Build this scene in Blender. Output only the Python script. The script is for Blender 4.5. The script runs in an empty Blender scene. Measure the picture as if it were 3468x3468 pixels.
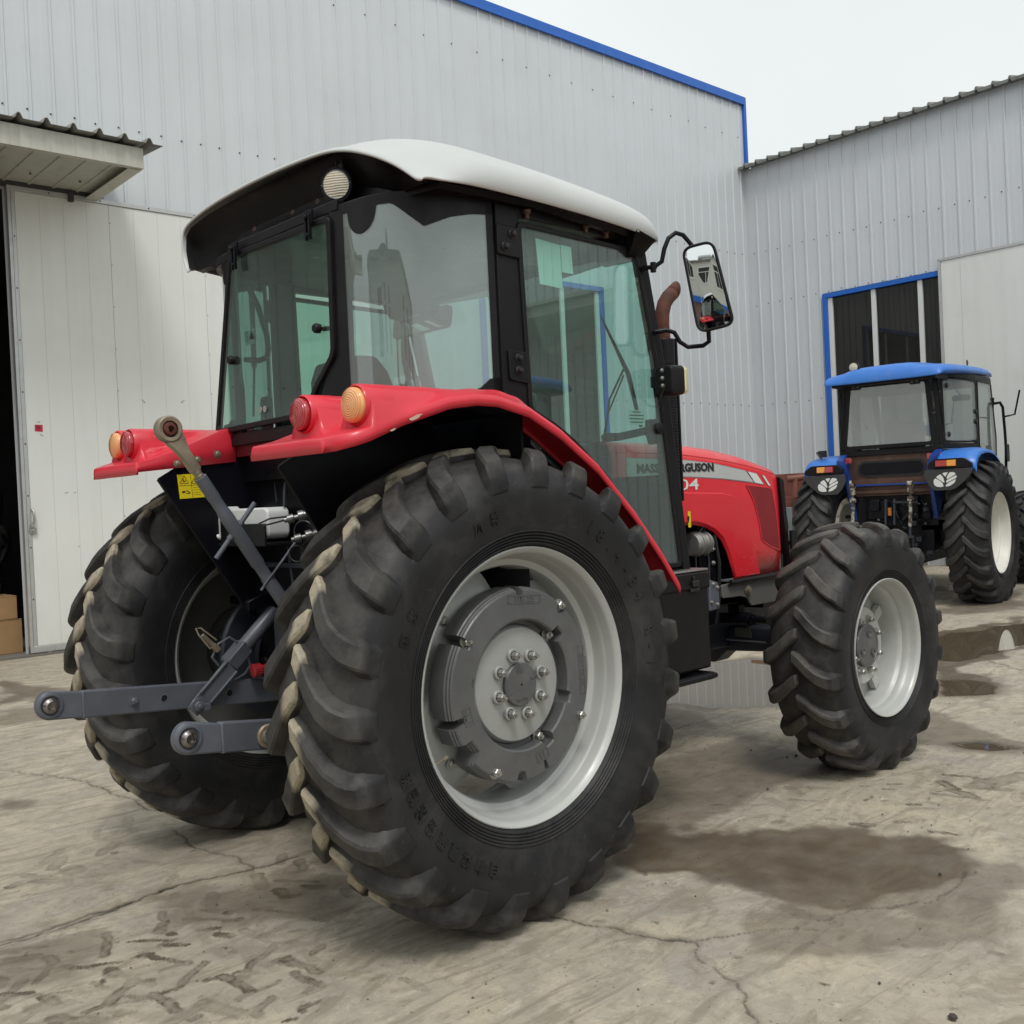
import bpy, bmesh, math, random
import numpy as np
from math import pi, sin, cos, radians, sqrt, atan2
from mathutils import Vector, Matrix
random.seed(7)
sc = bpy.context.scene
COL = sc.collection
# ---------------------------------------------------------------- camera
cd = bpy.data.cameras.new('camera'); cam = bpy.data.objects.new('camera', cd); COL.objects.link(cam)
CR = Vector((0.7251695441, -0.6869964717, -0.0465293470)); CU = Vector((0.0421786661, -0.0231279190, 0.9988423597)); CF = Vector((0.6872773039, 0.7262926044, -0.0122049323))
m = Matrix.Identity(4)
for r in range(3):
    m[r][0] = CR[r]; m[r][1] = CU[r]; m[r][2] = -CF[r]
m.translation = (-2.3878422, -3.4876964, 1.4236714)
cam.matrix_world = m
cd.lens = 36.197; cd.sensor_width = 36; cd.clip_start = .05; cd.clip_end = 2000
sc.camera = cam
# ---------------------------------------------------------------- sky, sun, exposure (overcast day)
SUN_EL, SUN_AZ = radians(58), radians(215)      # azimuth measured from +Y clockwise
w = bpy.data.worlds.new('World'); sc.world = w; w.use_nodes = True
nt = w.node_tree; nt.nodes.clear()
sky = nt.nodes.new('ShaderNodeTexSky'); sky.sky_type = 'NISHITA'; sky.sun_disc = False
sky.sun_elevation = SUN_EL; sky.sun_rotation = SUN_AZ; sky.dust_density = 6; sky.air_density = 1.5
hsv = nt.nodes.new('ShaderNodeHueSaturation'); hsv.inputs['Saturation'].default_value = .25
cloud = nt.nodes.new('ShaderNodeTexNoise'); cloud.inputs['Scale'].default_value = 1.6; cloud.inputs['Detail'].default_value = 4
tcw = nt.nodes.new('ShaderNodeTexCoord')
ramp = nt.nodes.new('ShaderNodeMapRange'); ramp.inputs[1].default_value = .3; ramp.inputs[2].default_value = .7; ramp.inputs[3].default_value = 7.4; ramp.inputs[4].default_value = 8.6
comb = nt.nodes.new('ShaderNodeMix'); comb.data_type = 'RGBA'; comb.blend_type = 'MULTIPLY'; comb.inputs[0].default_value = 1; comb.inputs[6].default_value = (.955, 1.0, 1.0, 1)
mix = nt.nodes.new('ShaderNodeMix'); mix.data_type = 'RGBA'; mix.inputs[0].default_value = .88; mix.clamp_result = False
bg = nt.nodes.new('ShaderNodeBackground'); bg.inputs['Strength'].default_value = .105
out = nt.nodes.new('ShaderNodeOutputWorld')
L = nt.links.new
L(tcw.outputs['Generated'], cloud.inputs['Vector']); L(cloud.outputs['Fac'], ramp.inputs[0]); L(ramp.outputs[0], comb.inputs[7])
L(sky.outputs[0], hsv.inputs['Color']); L(hsv.outputs[0], mix.inputs[6]); L(comb.outputs[2], mix.inputs[7]); L(mix.outputs[2], bg.inputs[0]); L(bg.outputs[0], out.inputs[0])
sd = bpy.data.lights.new('sun', 'SUN'); sd.energy = 1.35; sd.angle = radians(16); sd.color = (1, .965, .92)
so = bpy.data.objects.new('sun', sd); COL.objects.link(so)
sdir = Vector((sin(SUN_AZ) * cos(SUN_EL), cos(SUN_AZ) * cos(SUN_EL), sin(SUN_EL)))
so.rotation_euler = sdir.to_track_quat('Z', 'Y').to_euler()
sc.view_settings.view_transform = 'Standard'; sc.view_settings.look = 'None'; sc.view_settings.exposure = .22; sc.view_settings.gamma = 1
sc.cycles.max_bounces = 10; sc.cycles.transparent_max_bounces = 24; sc.cycles.caustics_reflective = False; sc.cycles.caustics_refractive = False
sc.cycles.use_denoising = True

# ---------------------------------------------------------------- materials
MATS = {}
def N(nt, t, **kw):
    n = nt.nodes.new(t)
    for k, v in kw.items():
        if k in n.inputs: n.inputs[k].default_value = v
        else: setattr(n, k, v)
    return n
def mixc(nt, fac, a, b, bt='MIX'):
    n = nt.nodes.new('ShaderNodeMix'); n.data_type = 'RGBA'; n.blend_type = bt
    for i, v in ((0, fac), (6, a), (7, b)):
        if isinstance(v, bpy.types.NodeSocket): nt.links.new(v, n.inputs[i])
        elif i == 0: n.inputs[0].default_value = v
        else: n.inputs[i].default_value = tuple(v) + (1,) if len(v) == 3 else v
    return n.outputs[2]
def mrange(nt, v, a, b, c=0, d=1, smooth=False):
    n = nt.nodes.new('ShaderNodeMapRange'); n.inputs[1].default_value = a; n.inputs[2].default_value = b; n.inputs[3].default_value = c; n.inputs[4].default_value = d
    if smooth: n.interpolation_type = 'SMOOTHSTEP'
    nt.links.new(v, n.inputs[0]); return n.outputs[0]
def mth(nt, op, a, b=None, clamp=False):
    n = nt.nodes.new('ShaderNodeMath'); n.operation = op; n.use_clamp = clamp
    for i, v in ((0, a), (1, b)):
        if v is None: continue
        if isinstance(v, (int, float)): n.inputs[i].default_value = v
        else: nt.links.new(v, n.inputs[i])
    return n.outputs[0]
def noise(nt, vec, scale, detail=4, rough=.55, dist=0):
    n = N(nt, 'ShaderNodeTexNoise'); n.inputs['Scale'].default_value = scale; n.inputs['Detail'].default_value = detail; n.inputs['Roughness'].default_value = rough; n.inputs['Distortion'].default_value = dist
    nt.links.new(vec, n.inputs['Vector']); return n.outputs['Fac']
def base(name):
    m = bpy.data.materials.new(name); m.use_nodes = True; nt = m.node_tree
    b = nt.nodes['Principled BSDF']; tc = nt.nodes.new('ShaderNodeTexCoord'); return m, nt, b, tc
def mat(name, col, rough=.5, metal=0, var=.12, vs=6, dirt=None, bump=.0, bs=120, coat=0, spec=.5, streak=None, rv=.08):
    """painted / cast / plastic surface: colour and gloss vary a little; optional dirt (colour, scale, lo, hi, strength)"""
    m, nt, b, tc = base(name); o = tc.outputs['Object']
    n1 = noise(nt, o, vs, 5)
    c = mixc(nt, mrange(nt, n1, .3, .7, 0, 1), [x * (1 - var) for x in col], [min(1, x * (1 + var)) for x in col])
    if dirt:
        dc, dsc, lo, hi, st = dirt
        n2 = noise(nt, o, dsc, 8, .65)
        c = mixc(nt, mrange(nt, n2, lo, hi, 0, st, True), c, dc)
    if streak:
        mp = N(nt, 'ShaderNodeMapping'); mp.inputs['Scale'].default_value = (streak[1], streak[1], streak[1] * .06); nt.links.new(o, mp.inputs[0])
        n3 = noise(nt, mp.outputs[0], 1, 6, .6)
        c = mixc(nt, mrange(nt, n3, .45, .8, 0, streak[2]), c, streak[0])
    nt.links.new(c, b.inputs['Base Color'])
    nr = noise(nt, o, vs * 2.3, 4)
    nt.links.new(mrange(nt, nr, .3, .7, max(.02, rough - rv), min(1, rough + rv)), b.inputs['Roughness'])
    b.inputs['Metallic'].default_value = metal; b.inputs['Coat Weight'].default_value = coat; b.inputs['Coat Roughness'].default_value = .08
    b.inputs['Specular IOR Level'].default_value = spec
    if bump:
        bn = N(nt, 'ShaderNodeBump'); bn.inputs['Strength'].default_value = bump; bn.inputs['Distance'].default_value = .002
        nt.links.new(noise(nt, o, bs, 3), bn.inputs['Height']); nt.links.new(bn.outputs[0], b.inputs['Normal'])
    MATS[name] = m; return m
def emis_off(m): return m
def glass(name, tint=(.80, .93, .89), f0=.05, haze=.03, hcol=(.6, .65, .62), dark=0):
    m = bpy.data.materials.new(name); m.use_nodes = True; nt = m.node_tree; nt.nodes.clear()
    o = N(nt, 'ShaderNodeOutputMaterial'); tr = N(nt, 'ShaderNodeBsdfTransparent'); tr.inputs[0].default_value = tint + (1,)
    gl = N(nt, 'ShaderNodeBsdfGlossy'); gl.inputs['Roughness'].default_value = .0; gl.inputs[0].default_value = (1, 1, 1, 1)
    df = N(nt, 'ShaderNodeBsdfDiffuse'); df.inputs[0].default_value = hcol + (1,)
    tc = N(nt, 'ShaderNodeTexCoord'); ns = noise(nt, tc.outputs['Object'], 2.2, 3, .5)
    lw = N(nt, 'ShaderNodeLayerWeight'); lw.inputs[0].default_value = .5
    p5 = mth(nt, 'POWER', lw.outputs['Facing'], 5); f = mth(nt, 'ADD', mth(nt, 'MULTIPLY', p5, 1 - f0), f0)
    m1 = N(nt, 'ShaderNodeMixShader'); m2 = N(nt, 'ShaderNodeMixShader')
    nt.links.new(mrange(nt, ns, .3, .7, haze * .75, haze * 1.25), m1.inputs[0]); nt.links.new(tr.outputs[0], m1.inputs[1]); nt.links.new(df.outputs[0], m1.inputs[2])
    nt.links.new(f, m2.inputs[0]); nt.links.new(m1.outputs[0], m2.inputs[1]); nt.links.new(gl.outputs[0], m2.inputs[2]); nt.links.new(m2.outputs[0], o.inputs[0])
    MATS[name] = m; return m

RED = mat('red_paint', (.66, .026, .048), .42, 0, .05, 3, coat=.25, dirt=((.62, .25, .22), 3.2, .58, .85, .30))
REDH = mat('red_hood_paint', (.70, .016, .028), .34, 0, .05, 3, coat=.4, dirt=((.7, .2, .18), 70, .62, .72, .5))
def droplets(m):
    nt = m.node_tree; b = nt.nodes['Principled BSDF']; tc = nt.nodes.new('ShaderNodeTexCoord'); o = tc.outputs['Object']
    sp = N(nt, 'ShaderNodeSeparateXYZ'); nt.links.new(o, sp.inputs[0])
    k = mth(nt, 'MULTIPLY', mrange(nt, sp.outputs[0], 1.95, 2.35, 0, 1), mrange(nt, sp.outputs[2], 1.04, 1.22, 1, 0))
    v = N(nt, 'ShaderNodeTexVoronoi'); v.inputs['Scale'].default_value = 95; nt.links.new(o, v.inputs['Vector']); q = N(nt, 'ShaderNodeSeparateColor'); nt.links.new(v.outputs['Color'], q.inputs[0])
    d = mth(nt, 'MULTIPLY', mth(nt, 'MULTIPLY', mrange(nt, v.outputs['Distance'], .12, .34, 1, 0), mrange(nt, q.outputs[0], .45, .5)), k)
    src = b.inputs['Base Color'].links[0].from_socket; nt.links.new(mixc(nt, mth(nt, 'MULTIPLY', d, .55), src, (.80, .45, .42)), b.inputs['Base Color'])
droplets(REDH)
WHITE = mat('roof_white_plastic', (.52, .54, .53), .42, 0, .04, 2, dirt=((.42, .43, .40), 2.5, .52, .8, .35))
BLACK = mat('black_plastic', (.009, .0085, .010), .42, 0, .2, 5, spec=.22, bump=.15, bs=300, dirt=((.06, .055, .05), 5, .58, .85, .22))
BLACKG = mat('black_gloss_paint', (.005, .005, .008), .32, 0, .2, 4, spec=.2, dirt=((.05, .045, .04), 4, .58, .85, .22))
LINER = mat('black_roof_liner', (.0055, .0042, .0042), .34, 0, .3, 3, spec=.12, bump=.15, bs=60, dirt=((.04, .025, .02), 6, .62, .85, .35))
GREYM = mat('blue_grey_paint', (.115, .125, .15), .42, .1, .12, 6, dirt=((.22, .21, .20), 9, .58, .8, .4), bump=.15, bs=90)
DARKM = mat('dark_blue_casting', (.02, .024, .034), .45, .1, .25, 8, dirt=((.10, .095, .085), 7, .55, .8, .5), bump=.4, bs=60)
IRON = mat('dark_grey_cast_iron', (.115, .117, .118), .42, .2, .14, 10, dirt=((.20, .195, .185), 6, .5, .85, .5), bump=.3, bs=70)
SILVER = mat('silver_wheel_paint', (.47, .48, .46), .42, .15, .05, 5, dirt=((.30, .29, .26), 4, .52, .85, .45))
SILVD = mat('grey_disc_paint', (.34, .35, .335), .45, .1, .06, 5, dirt=((.22, .21, .18), 4, .5, .85, .45))
CHROME = mat('zinc_bolt', (.42, .415, .39), .42, .8, .2, 20)
TAN = mat('worn_tan_steel', (.30, .26, .19), .45, .45, .25, 14, dirt=((.17, .10, .06), 12, .5, .75, .7))
RUST = mat('rusty_steel', (.095, .028, .018), .75, .1, .45, 12, dirt=((.05, .02, .012), 9, .45, .7, .8), bump=.6, bs=80)
MIRR = mat('mirror_silver', (.86, .88, .88), .012, 1, 0, 1, rv=0)
YEL = mat('yellow_label', (.72, .58, .01), .45, 0, .03)
WHT = mat('white_label', (.72, .74, .72), .4, 0, .03)
SIL = mat('silver_decal', (.60, .61, .60), .33, .3, .03)
GREYT = mat('grey_letter', (.25, .26, .28), .4)
INK = mat('black_letter', (.012, .012, .014), .4)
BLUE = mat('blue_paint', (.035, .18, .60), .42, 0, .08, 4, coat=.15, dirt=((.12, .2, .42), 4, .5, .8, .45))
FLAPM = mat('dark_grey_rubber_flap', (.035, .036, .038), .6, 0, .1, 6)
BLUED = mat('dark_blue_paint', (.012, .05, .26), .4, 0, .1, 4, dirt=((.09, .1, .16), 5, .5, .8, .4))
CREAM = mat('cream_rim_paint', (.80, .79, .73), .45, 0, .04, 4, dirt=((.35, .28, .2), 5, .58, .85, .5))
BROWN = mat('brown_rusted_panel', (.075, .038, .026), .6, .1, .3, 7, dirt=((.15, .09, .06), 6, .5, .75, .6), bump=.3, bs=60)
REDOX = mat('red_oxide_steel', (.20, .07, .05), .6, .1, .15, 4, dirt=((.09, .04, .03), 5, .5, .75, .6))
CARD = mat('brown_cardboard', (.36, .22, .10), .8, 0, .08, 6)
BOTTLE = mat('white_plastic_bottle', (.66, .68, .68), .35, 0, .04, 4)
SEATM = mat('black_seat_fabric', (.015, .015, .017), .8, 0, .2, 30)
def lens(name, col, rough=.12, bands=False):
    m, nt, b, tc = base(name); o = tc.outputs['Object']
    b.inputs['Base Color'].default_value = col + (1,); b.inputs['Roughness'].default_value = rough; b.inputs['Coat Weight'].default_value = .8
    b.inputs['Subsurface Weight'].default_value = .0
    g = N(nt, 'ShaderNodeTexWave'); g.wave_type = 'RINGS'; g.rings_direction = 'X'; g.inputs['Scale'].default_value = 42
    if bands: g.wave_type = 'BANDS'; g.bands_direction = 'Z'; g.inputs['Scale'].default_value = 36; g.inputs['Distortion'].default_value = 1.2
    nt.links.new(o, g.inputs['Vector'])
    bn = N(nt, 'ShaderNodeBump'); bn.inputs['Strength'].default_value = .6; bn.inputs['Distance'].default_value = .003
    nt.links.new(g.outputs['Fac'], bn.inputs['Height']); nt.links.new(bn.outputs[0], b.inputs['Normal'])
    c = mixc(nt, mrange(nt, g.outputs['Fac'], .0, 1, 0, .5), col, [min(1, x * 1.5 + .08) for x in col]); nt.links.new(c, b.inputs['Base Color'])
    return m
AMBER = lens('amber_lens', (.80, .34, .12)); REDL = lens('red_lens', (.34, .006, .012), .08); CLEAR = lens('ribbed_clear_lens', (.50, .47, .37), .15, bands=True); SIDEL = lens('cream_lens', (.72, .60, .30), .2)
GLASS = glass('green_cab_glass', (.82, .965, .93), .095, .03)
GLASSQ = glass('sky_hazed_curved_glass', (.72, .86, .84), .09, .20, (.50, .54, .53))  # bright sky reflection put into the pane as a pale haze colour
GLASSR = glass('rear_green_glass', (.64, .83, .76), .075, .03)
GLASSB = glass('grey_clear_glass', (.86, .90, .88), .09, .20, (.42, .43, .42))
GLASSD = glass('dark_building_glass', (.34, .34, .31), .03, .35, (.055, .054, .048))

def rubber(name, R, lug0, dust=(.42, .37, .275), dlo=.36, dhi=.52, col=(.0125, .0125, .014), top=.0, reach=.125, amt=1):
    """black rubber; the worn crowns of the lugs carry dried mud that stays with the tyre"""
    m, nt, b, tc = base(name); o = tc.outputs['Object']
    sp = N(nt, 'ShaderNodeSeparateXYZ'); nt.links.new(o, sp.inputs[0])
    r = mth(nt, 'SQRT', mth(nt, 'ADD', mth(nt, 'MULTIPLY', sp.outputs[0], sp.outputs[0]), mth(nt, 'MULTIPLY', sp.outputs[2], sp.outputs[2])))
    k = mrange(nt, r, lug0, lug0 + .004, 0, 1)
    ay = mth(nt, 'ABSOLUTE', sp.outputs[1]); ky = mrange(nt, mth(nt, 'ADD', ay, mth(nt, 'MULTIPLY', noise(nt, o, 9, 3), .06)), reach - .012, reach + .012, amt, 0)
    n = noise(nt, o, 7, 6, .6); nf = noise(nt, o, 55, 6, .7)
    mask = mth(nt, 'MULTIPLY', mth(nt, 'MULTIPLY', k, ky), mrange(nt, n, dlo, dhi, 0, 1))
    mask = mth(nt, 'MULTIPLY', mask, mrange(nt, nf, .2, .45, .35, 1))
    c0 = mixc(nt, mrange(nt, noise(nt, o, 5, 6), .35, .7), [x * .8 for x in col], [x * 1.5 for x in col])
    c0 = mixc(nt, mrange(nt, noise(nt, o, 3, 8, .7, .5), .48, .75, 0, .5), c0, (.085, .082, .074))
    tread = mrange(nt, r, lug0 * .90, lug0 * .93, 0, 1)
    c0 = mixc(nt, mth(nt, 'MULTIPLY', tread, mrange(nt, noise(nt, o, 11, 8, .7), .38, .66, .06, .55)), c0, (.105, .098, .085))
    c0 = mixc(nt, mrange(nt, noise(nt, o, 38, 4, .8), .66, .74, 0, .5), c0, (.15, .14, .12))
    c = mixc(nt, mask, c0, mixc(nt, mrange(nt, nf, .3, .7), [x * .75 for x in dust], dust))
    nt.links.new(c, b.inputs['Base Color']); b.inputs['Roughness'].default_value = .62; b.inputs['Specular IOR Level'].default_value = .36
    nt.links.new(mrange(nt, n, .3, .7, .46, .66), b.inputs['Roughness'])
    bn = N(nt, 'ShaderNodeBump'); bn.inputs['Strength'].default_value = .25; bn.inputs['Distance'].default_value = .002
    nt.links.new(nf, bn.inputs['Height']); nt.links.new(bn.outputs[0], b.inputs['Normal'])
    return m
RUB_R = rubber('rear_tyre_rubber', .812, .789, reach=.072, dlo=.30, dhi=.44)
RUB_F = rubber('front_tyre_rubber', .626, .600, (.13, .122, .105), .30, .62, reach=.19, amt=.75)
RUB_B = rubber('old_tyre_rubber', .815, .9, col=(.017, .017, .019))

# ---------------------------------------------------------------- mesh building
class MB:
    def __init__(s): s.v = []; s.f = []; s.marks = []
    def mark(s): s.marks.append((len(s.v), len(s.f))); return s
    def add(s, vs, fs, M=None):
        o = len(s.v)
        for p in vs:
            s.v.append(tuple(M @ Vector(p)) if M is not None else tuple(p))
        s.f += [tuple(i + o for i in f) for f in fs]; return s
    def box(s, c, d, rot=None):
        x, y, z = d[0] / 2, d[1] / 2, d[2] / 2
        vs = [(a * x, b * y, e * z) for a in (-1, 1) for b in (-1, 1) for e in (-1, 1)]
        M = Matrix.Translation(c)
        if rot is not None: M = M @ (rot if isinstance(rot, Matrix) else Matrix.Rotation(rot, 4, 'Z'))
        return s.add(vs, [(0, 1, 3, 2), (4, 6, 7, 5), (0, 4, 5, 1), (2, 3, 7, 6), (0, 2, 6, 4), (1, 5, 7, 3)], M)
    def b2(s, a, b): return s.box([(a[i] + b[i]) / 2 for i in range(3)], [abs(a[i] - b[i]) for i in range(3)])
    def prism(s, poly, axis, a, b):
        """poly of 2D points in the two other axes (order x,y,z minus axis), extruded from a to b"""
        n = len(poly)
        def P(p, t): return {'x': (t, p[0], p[1]), 'y': (p[0], t, p[1]), 'z': (p[0], p[1], t)}[axis]
        vs = [P(p, a) for p in poly] + [P(p, b) for p in poly]
        return s.add(vs, [tuple(range(n))[::-1], tuple(range(n, 2 * n))] + [(i, (i + 1) % n, n + (i + 1) % n, n + i) for i in range(n)])
    def loft(s, rings, closed=True, caps=True):
        n = len(rings[0]); o = len(s.v)
        for r in rings: s.v += [tuple(p) for p in r]
        k = n if closed else n - 1
        for i in range(len(rings) - 1):
            for j in range(k):
                a = o + i * n + j; b = o + i * n + (j + 1) % n
                s.f.append((a, b, b + n, a + n))
        if caps and closed:
            s.f.append(tuple(range(o, o + n))[::-1]); s.f.append(tuple(range(o + (len(rings) - 1) * n, o + len(rings) * n)))
        return s
    def tube(s, path, r, n=10, caps=True, radii=None):
        P = [Vector(p) for p in path]; rings = []; up = None
        for i, p in enumerate(P):
            t = (P[min(i + 1, len(P) - 1)] - P[max(i - 1, 0)]).normalized()
            if up is None: up = t.orthogonal().normalized()
            up = (up - t * up.dot(t)).normalized(); sd = t.cross(up); rr = radii[i] if radii else r
            rings.append([p + up * (rr * cos(2 * pi * k / n)) + sd * (rr * sin(2 * pi * k / n)) for k in range(n)])
        return s.loft(rings, True, caps)
    def lathe(s, prof, c=(0, 0, 0), n=48, axis='y', closed=False, M=None, sgn=1):
        """prof: (radius, offset along axis)"""
        rings = []
        for r, a in prof:
            a *= sgn; ring = []
            for k in range(n):
                t = 2 * pi * k / n; u, v = r * cos(t), r * sin(t)
                p = {'y': (u, a, v), 'x': (a, u, v), 'z': (u, v, a)}[axis]
                p = Vector(p) + Vector(c)
                ring.append(M @ p if M is not None else p)
            rings.append(ring)
        if closed: rings.append(rings[0])
        return s.loft(rings, True, False)
    def sphere(s, c, r, n=16, sc=(1, 1, 1)):
        prof = [(max(1e-4, r * sin(pi * i / (n // 2))), -r * cos(pi * i / (n // 2))) for i in range(n // 2 + 1)]
        rings = [[Vector((c[0] + a * cos(2 * pi * k / n) * sc[0], c[1] + a * sin(2 * pi * k / n) * sc[1], c[2] + b * sc[2])) for k in range(n)] for a, b in prof]
        return s.loft(rings, True, True)
    def bolt(s, p, ax, r=.012, h=.012, washer=True):
        """hexagon head with washer and stud; ax = outward direction"""
        s.mark(); ax = Vector(ax).normalized(); p = Vector(p); u = ax.orthogonal().normalized(); v = ax.cross(u)
        def ring(rad, t, n, ph=0): return [p + ax * t + u * (rad * cos(2 * pi * k / n + ph)) + v * (rad * sin(2 * pi * k / n + ph)) for k in range(n)]
        if washer: s.loft([ring(r * 1.45, 0, 14), ring(r * 1.45, h * .25, 14)])
        s.loft([ring(r, h * .2, 6), ring(r, h, 6), ring(r * .8, h * 1.15, 6)])
        s.loft([ring(r * .45, h, 10), ring(r * .42, h * 1.6, 10)])
        return s
def rrect(w, h, r, n=5, cx=0, cy=0):
    pts = []
    for sx, sy, a0 in ((1, 1, 0), (-1, 1, pi / 2), (-1, -1, pi), (1, -1, 3 * pi / 2)):
        for i in range(n + 1):
            a = a0 + pi / 2 * i / n; pts.append((cx + sx * (w / 2 - r) + r * cos(a), cy + sy * (h / 2 - r) + r * sin(a)))
    return pts
def roundpoly(pts, r, n=4):
    out = []; k = len(pts)
    for i in range(k):
        a, b, c = Vector(pts[i - 1]), Vector(pts[i]), Vector(pts[(i + 1) % k])
        d1 = (a - b); d2 = (c - b); l = min(r, d1.length * .45, d2.length * .45)
        p, q = b + d1.normalized() * l, b + d2.normalized() * l
        for j in range(n + 1):
            t = j / n; out.append(tuple((1 - t) ** 2 * p + 2 * t * (1 - t) * b + t * t * q))
    return out
def frame_ring(mb, outer, inner, axis, a, b):
    """flat frame between two loops of the same count"""
    n = len(outer)
    def P(p, t): return {'x': (t, p[0], p[1]), 'y': (p[0], t, p[1]), 'z': (p[0], p[1], t)}[axis]
    vs = [P(p, t) for t in (a, b) for q in (outer, inner) for p in q]
    fs = []
    for i in range(n):
        j = (i + 1) % n
        fs += [(i, j, n + j, n + i), (2 * n + i, 3 * n + i, 3 * n + j, 2 * n + j), (i, 2 * n + i, 2 * n + j, j), (n + i, n + j, 3 * n + j, 3 * n + i)]
    mb.add(vs, fs)
def inset(poly, d):
    """inset polygon by d (any winding)"""
    k = len(poly); A = sum(poly[i][0] * poly[(i + 1) % k][1] - poly[(i + 1) % k][0] * poly[i][1] for i in range(k)); sg = 1 if A > 0 else -1; out = []
    for i in range(k):
        a, b, c = Vector(poly[i - 1]), Vector(poly[i]), Vector(poly[(i + 1) % k])
        e1 = (b - a).normalized(); e2 = (c - b).normalized()
        n1 = Vector((-e1.y, e1.x)) * sg; n2 = Vector((-e2.y, e2.x)) * sg
        q = (n1 + n2); q = q / max(.35, q.length_squared / 2) if q.length > 1e-6 else n1
        out.append(tuple(b + q * d))
    return out
def obj(name, mb, m, parent=None, ang=38, bevel=0, loc=None, label=None, bseg=2, weld=0):
    me = bpy.data.meshes.new(name); me.from_pydata([tuple(v) for v in mb.v], [], mb.f)
    bm = bmesh.new(); bm.from_mesh(me)
    if weld: bmesh.ops.remove_doubles(bm, verts=bm.verts, dist=weld)
    bmesh.ops.recalc_face_normals(bm, faces=bm.faces); bm.to_mesh(me); bm.free()
    me.shade_smooth(); me.set_sharp_from_angle(angle=radians(ang)); me.materials.append(m)
    o = bpy.data.objects.new(name, me); COL.objects.link(o)
    if parent: o.parent = parent
    if loc: o.location = loc
    if bevel:
        b = o.modifiers.new('bevel', 'BEVEL'); b.width = bevel; b.segments = bseg; b.limit_method = 'ANGLE'; b.angle_limit = radians(40); b.harden_normals = False
    if label: o['label'] = label
    return o
def objs(name, mb, m, parent=None, **kw):
    """every separate piece of the mesh becomes a part of its own"""
    p = list(range(len(mb.v)))
    def find(i):
        while p[i] != i: p[i] = p[p[i]]; i = p[i]
        return i
    for f in mb.f:
        a = find(f[0])
        for i in f[1:]: p[find(i)] = a
    groups = {}
    for f in mb.f: groups.setdefault(find(f[0]), []).append(f)
    out_ = []
    for fs in groups.values():
        ids = sorted({i for f in fs for i in f}); mp_ = {i: k for k, i in enumerate(ids)}; q = MB(); q.v = [mb.v[i] for i in ids]; q.f = [tuple(mp_[i] for i in f) for f in fs]
        out_.append(obj(name, q, m, parent, **kw))
    return out_
def objm(name, mb, m, parent=None, **kw):
    """one part for each marked piece"""
    mk = sorted(set(mb.marks)); mk = ([(0, 0)] if not mk or mk[0][1] > 0 else []) + mk + [(len(mb.v), len(mb.f))]; out_ = []
    for (v0, f0), (v1, f1) in zip(mk[:-1], mk[1:]):
        if f1 == f0: continue
        q = MB(); q.v = mb.v[v0:v1]; q.f = [tuple(i - v0 for i in f) for f in mb.f[f0:f1]]; out_.append(obj(name, q, m, parent, **kw))
    return out_
def text_fit(mb, s, width, height, o, ux, uy, depth=.001, bold=0):
    vs, fs = text_mb(s, 1, depth, bold); x0, x1 = min(v[0] for v in vs), max(v[0] for v in vs); y0, y1 = min(v[1] for v in vs), max(v[1] for v in vs)
    ux = Vector(ux).normalized(); uy = Vector(uy).normalized(); uz = ux.cross(uy); o = Vector(o)
    mb.add([o + ux * ((v[0] - (x0 + x1) / 2) / (x1 - x0) * width) + uy * ((v[1] - (y0 + y1) / 2) / (y1 - y0) * height) + uz * v[2] for v in vs], fs)
def empty(name, parent=None, loc=(0, 0, 0), rz=0, label=None, cat=None, group=None):
    o = bpy.data.objects.new(name, None); COL.objects.link(o); o.location = loc; o.rotation_euler = (0, 0, rz); o.empty_display_size = .2
    if parent: o.parent = parent
    if label: o['label'] = label
    if cat: o['category'] = cat
    if group: o['group'] = group
    return o
def tag(o, label, cat, group=None):
    o['label'] = label; o['category'] = cat
    if group: o['group'] = group
    return o
def text_mb(s, size, depth=.002, bold=0.0, xs=1.0, shear=0):
    """flat lettering as mesh data, x right, y up, centred; returns verts, faces"""
    cu = bpy.data.curves.new('t', 'FONT'); cu.body = s; cu.size = size; cu.extrude = depth / 2; cu.offset = bold; cu.align_x = 'CENTER'; cu.align_y = 'CENTER'; cu.resolution_u = 2; cu.shear = shear
    o = bpy.data.objects.new('t', cu); COL.objects.link(o); bpy.context.view_layer.update()
    dg = bpy.context.evaluated_depsgraph_get(); me = bpy.data.meshes.new_from_object(o.evaluated_get(dg))
    vs = [(v.co.x * xs, v.co.y, v.co.z) for v in me.vertices]; fs = [tuple(p.vertices) for p in me.polygons]
    bpy.data.objects.remove(o); bpy.data.curves.remove(cu); bpy.data.meshes.remove(me)
    return vs, fs
def text_on(mb, s, size, o, ux, uy, depth=.003, bold=0, xs=1, shear=0):
    """lettering placed with origin o, right ux, up uy"""
    vs, fs = text_mb(s, size, depth, bold, xs, shear); ux = Vector(ux).normalized(); uy = Vector(uy).normalized(); uz = ux.cross(uy); o = Vector(o)
    mb.add([o + ux * v[0] + uy * v[1] + uz * v[2] for v in vs], fs)
def lerp(x, xs, ys): return float(np.interp(x, xs, ys))
def sstep(a, b, x):
    t = min(1, max(0, (x - a) / (b - a))); return t * t * (3 - 2 * t)

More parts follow.
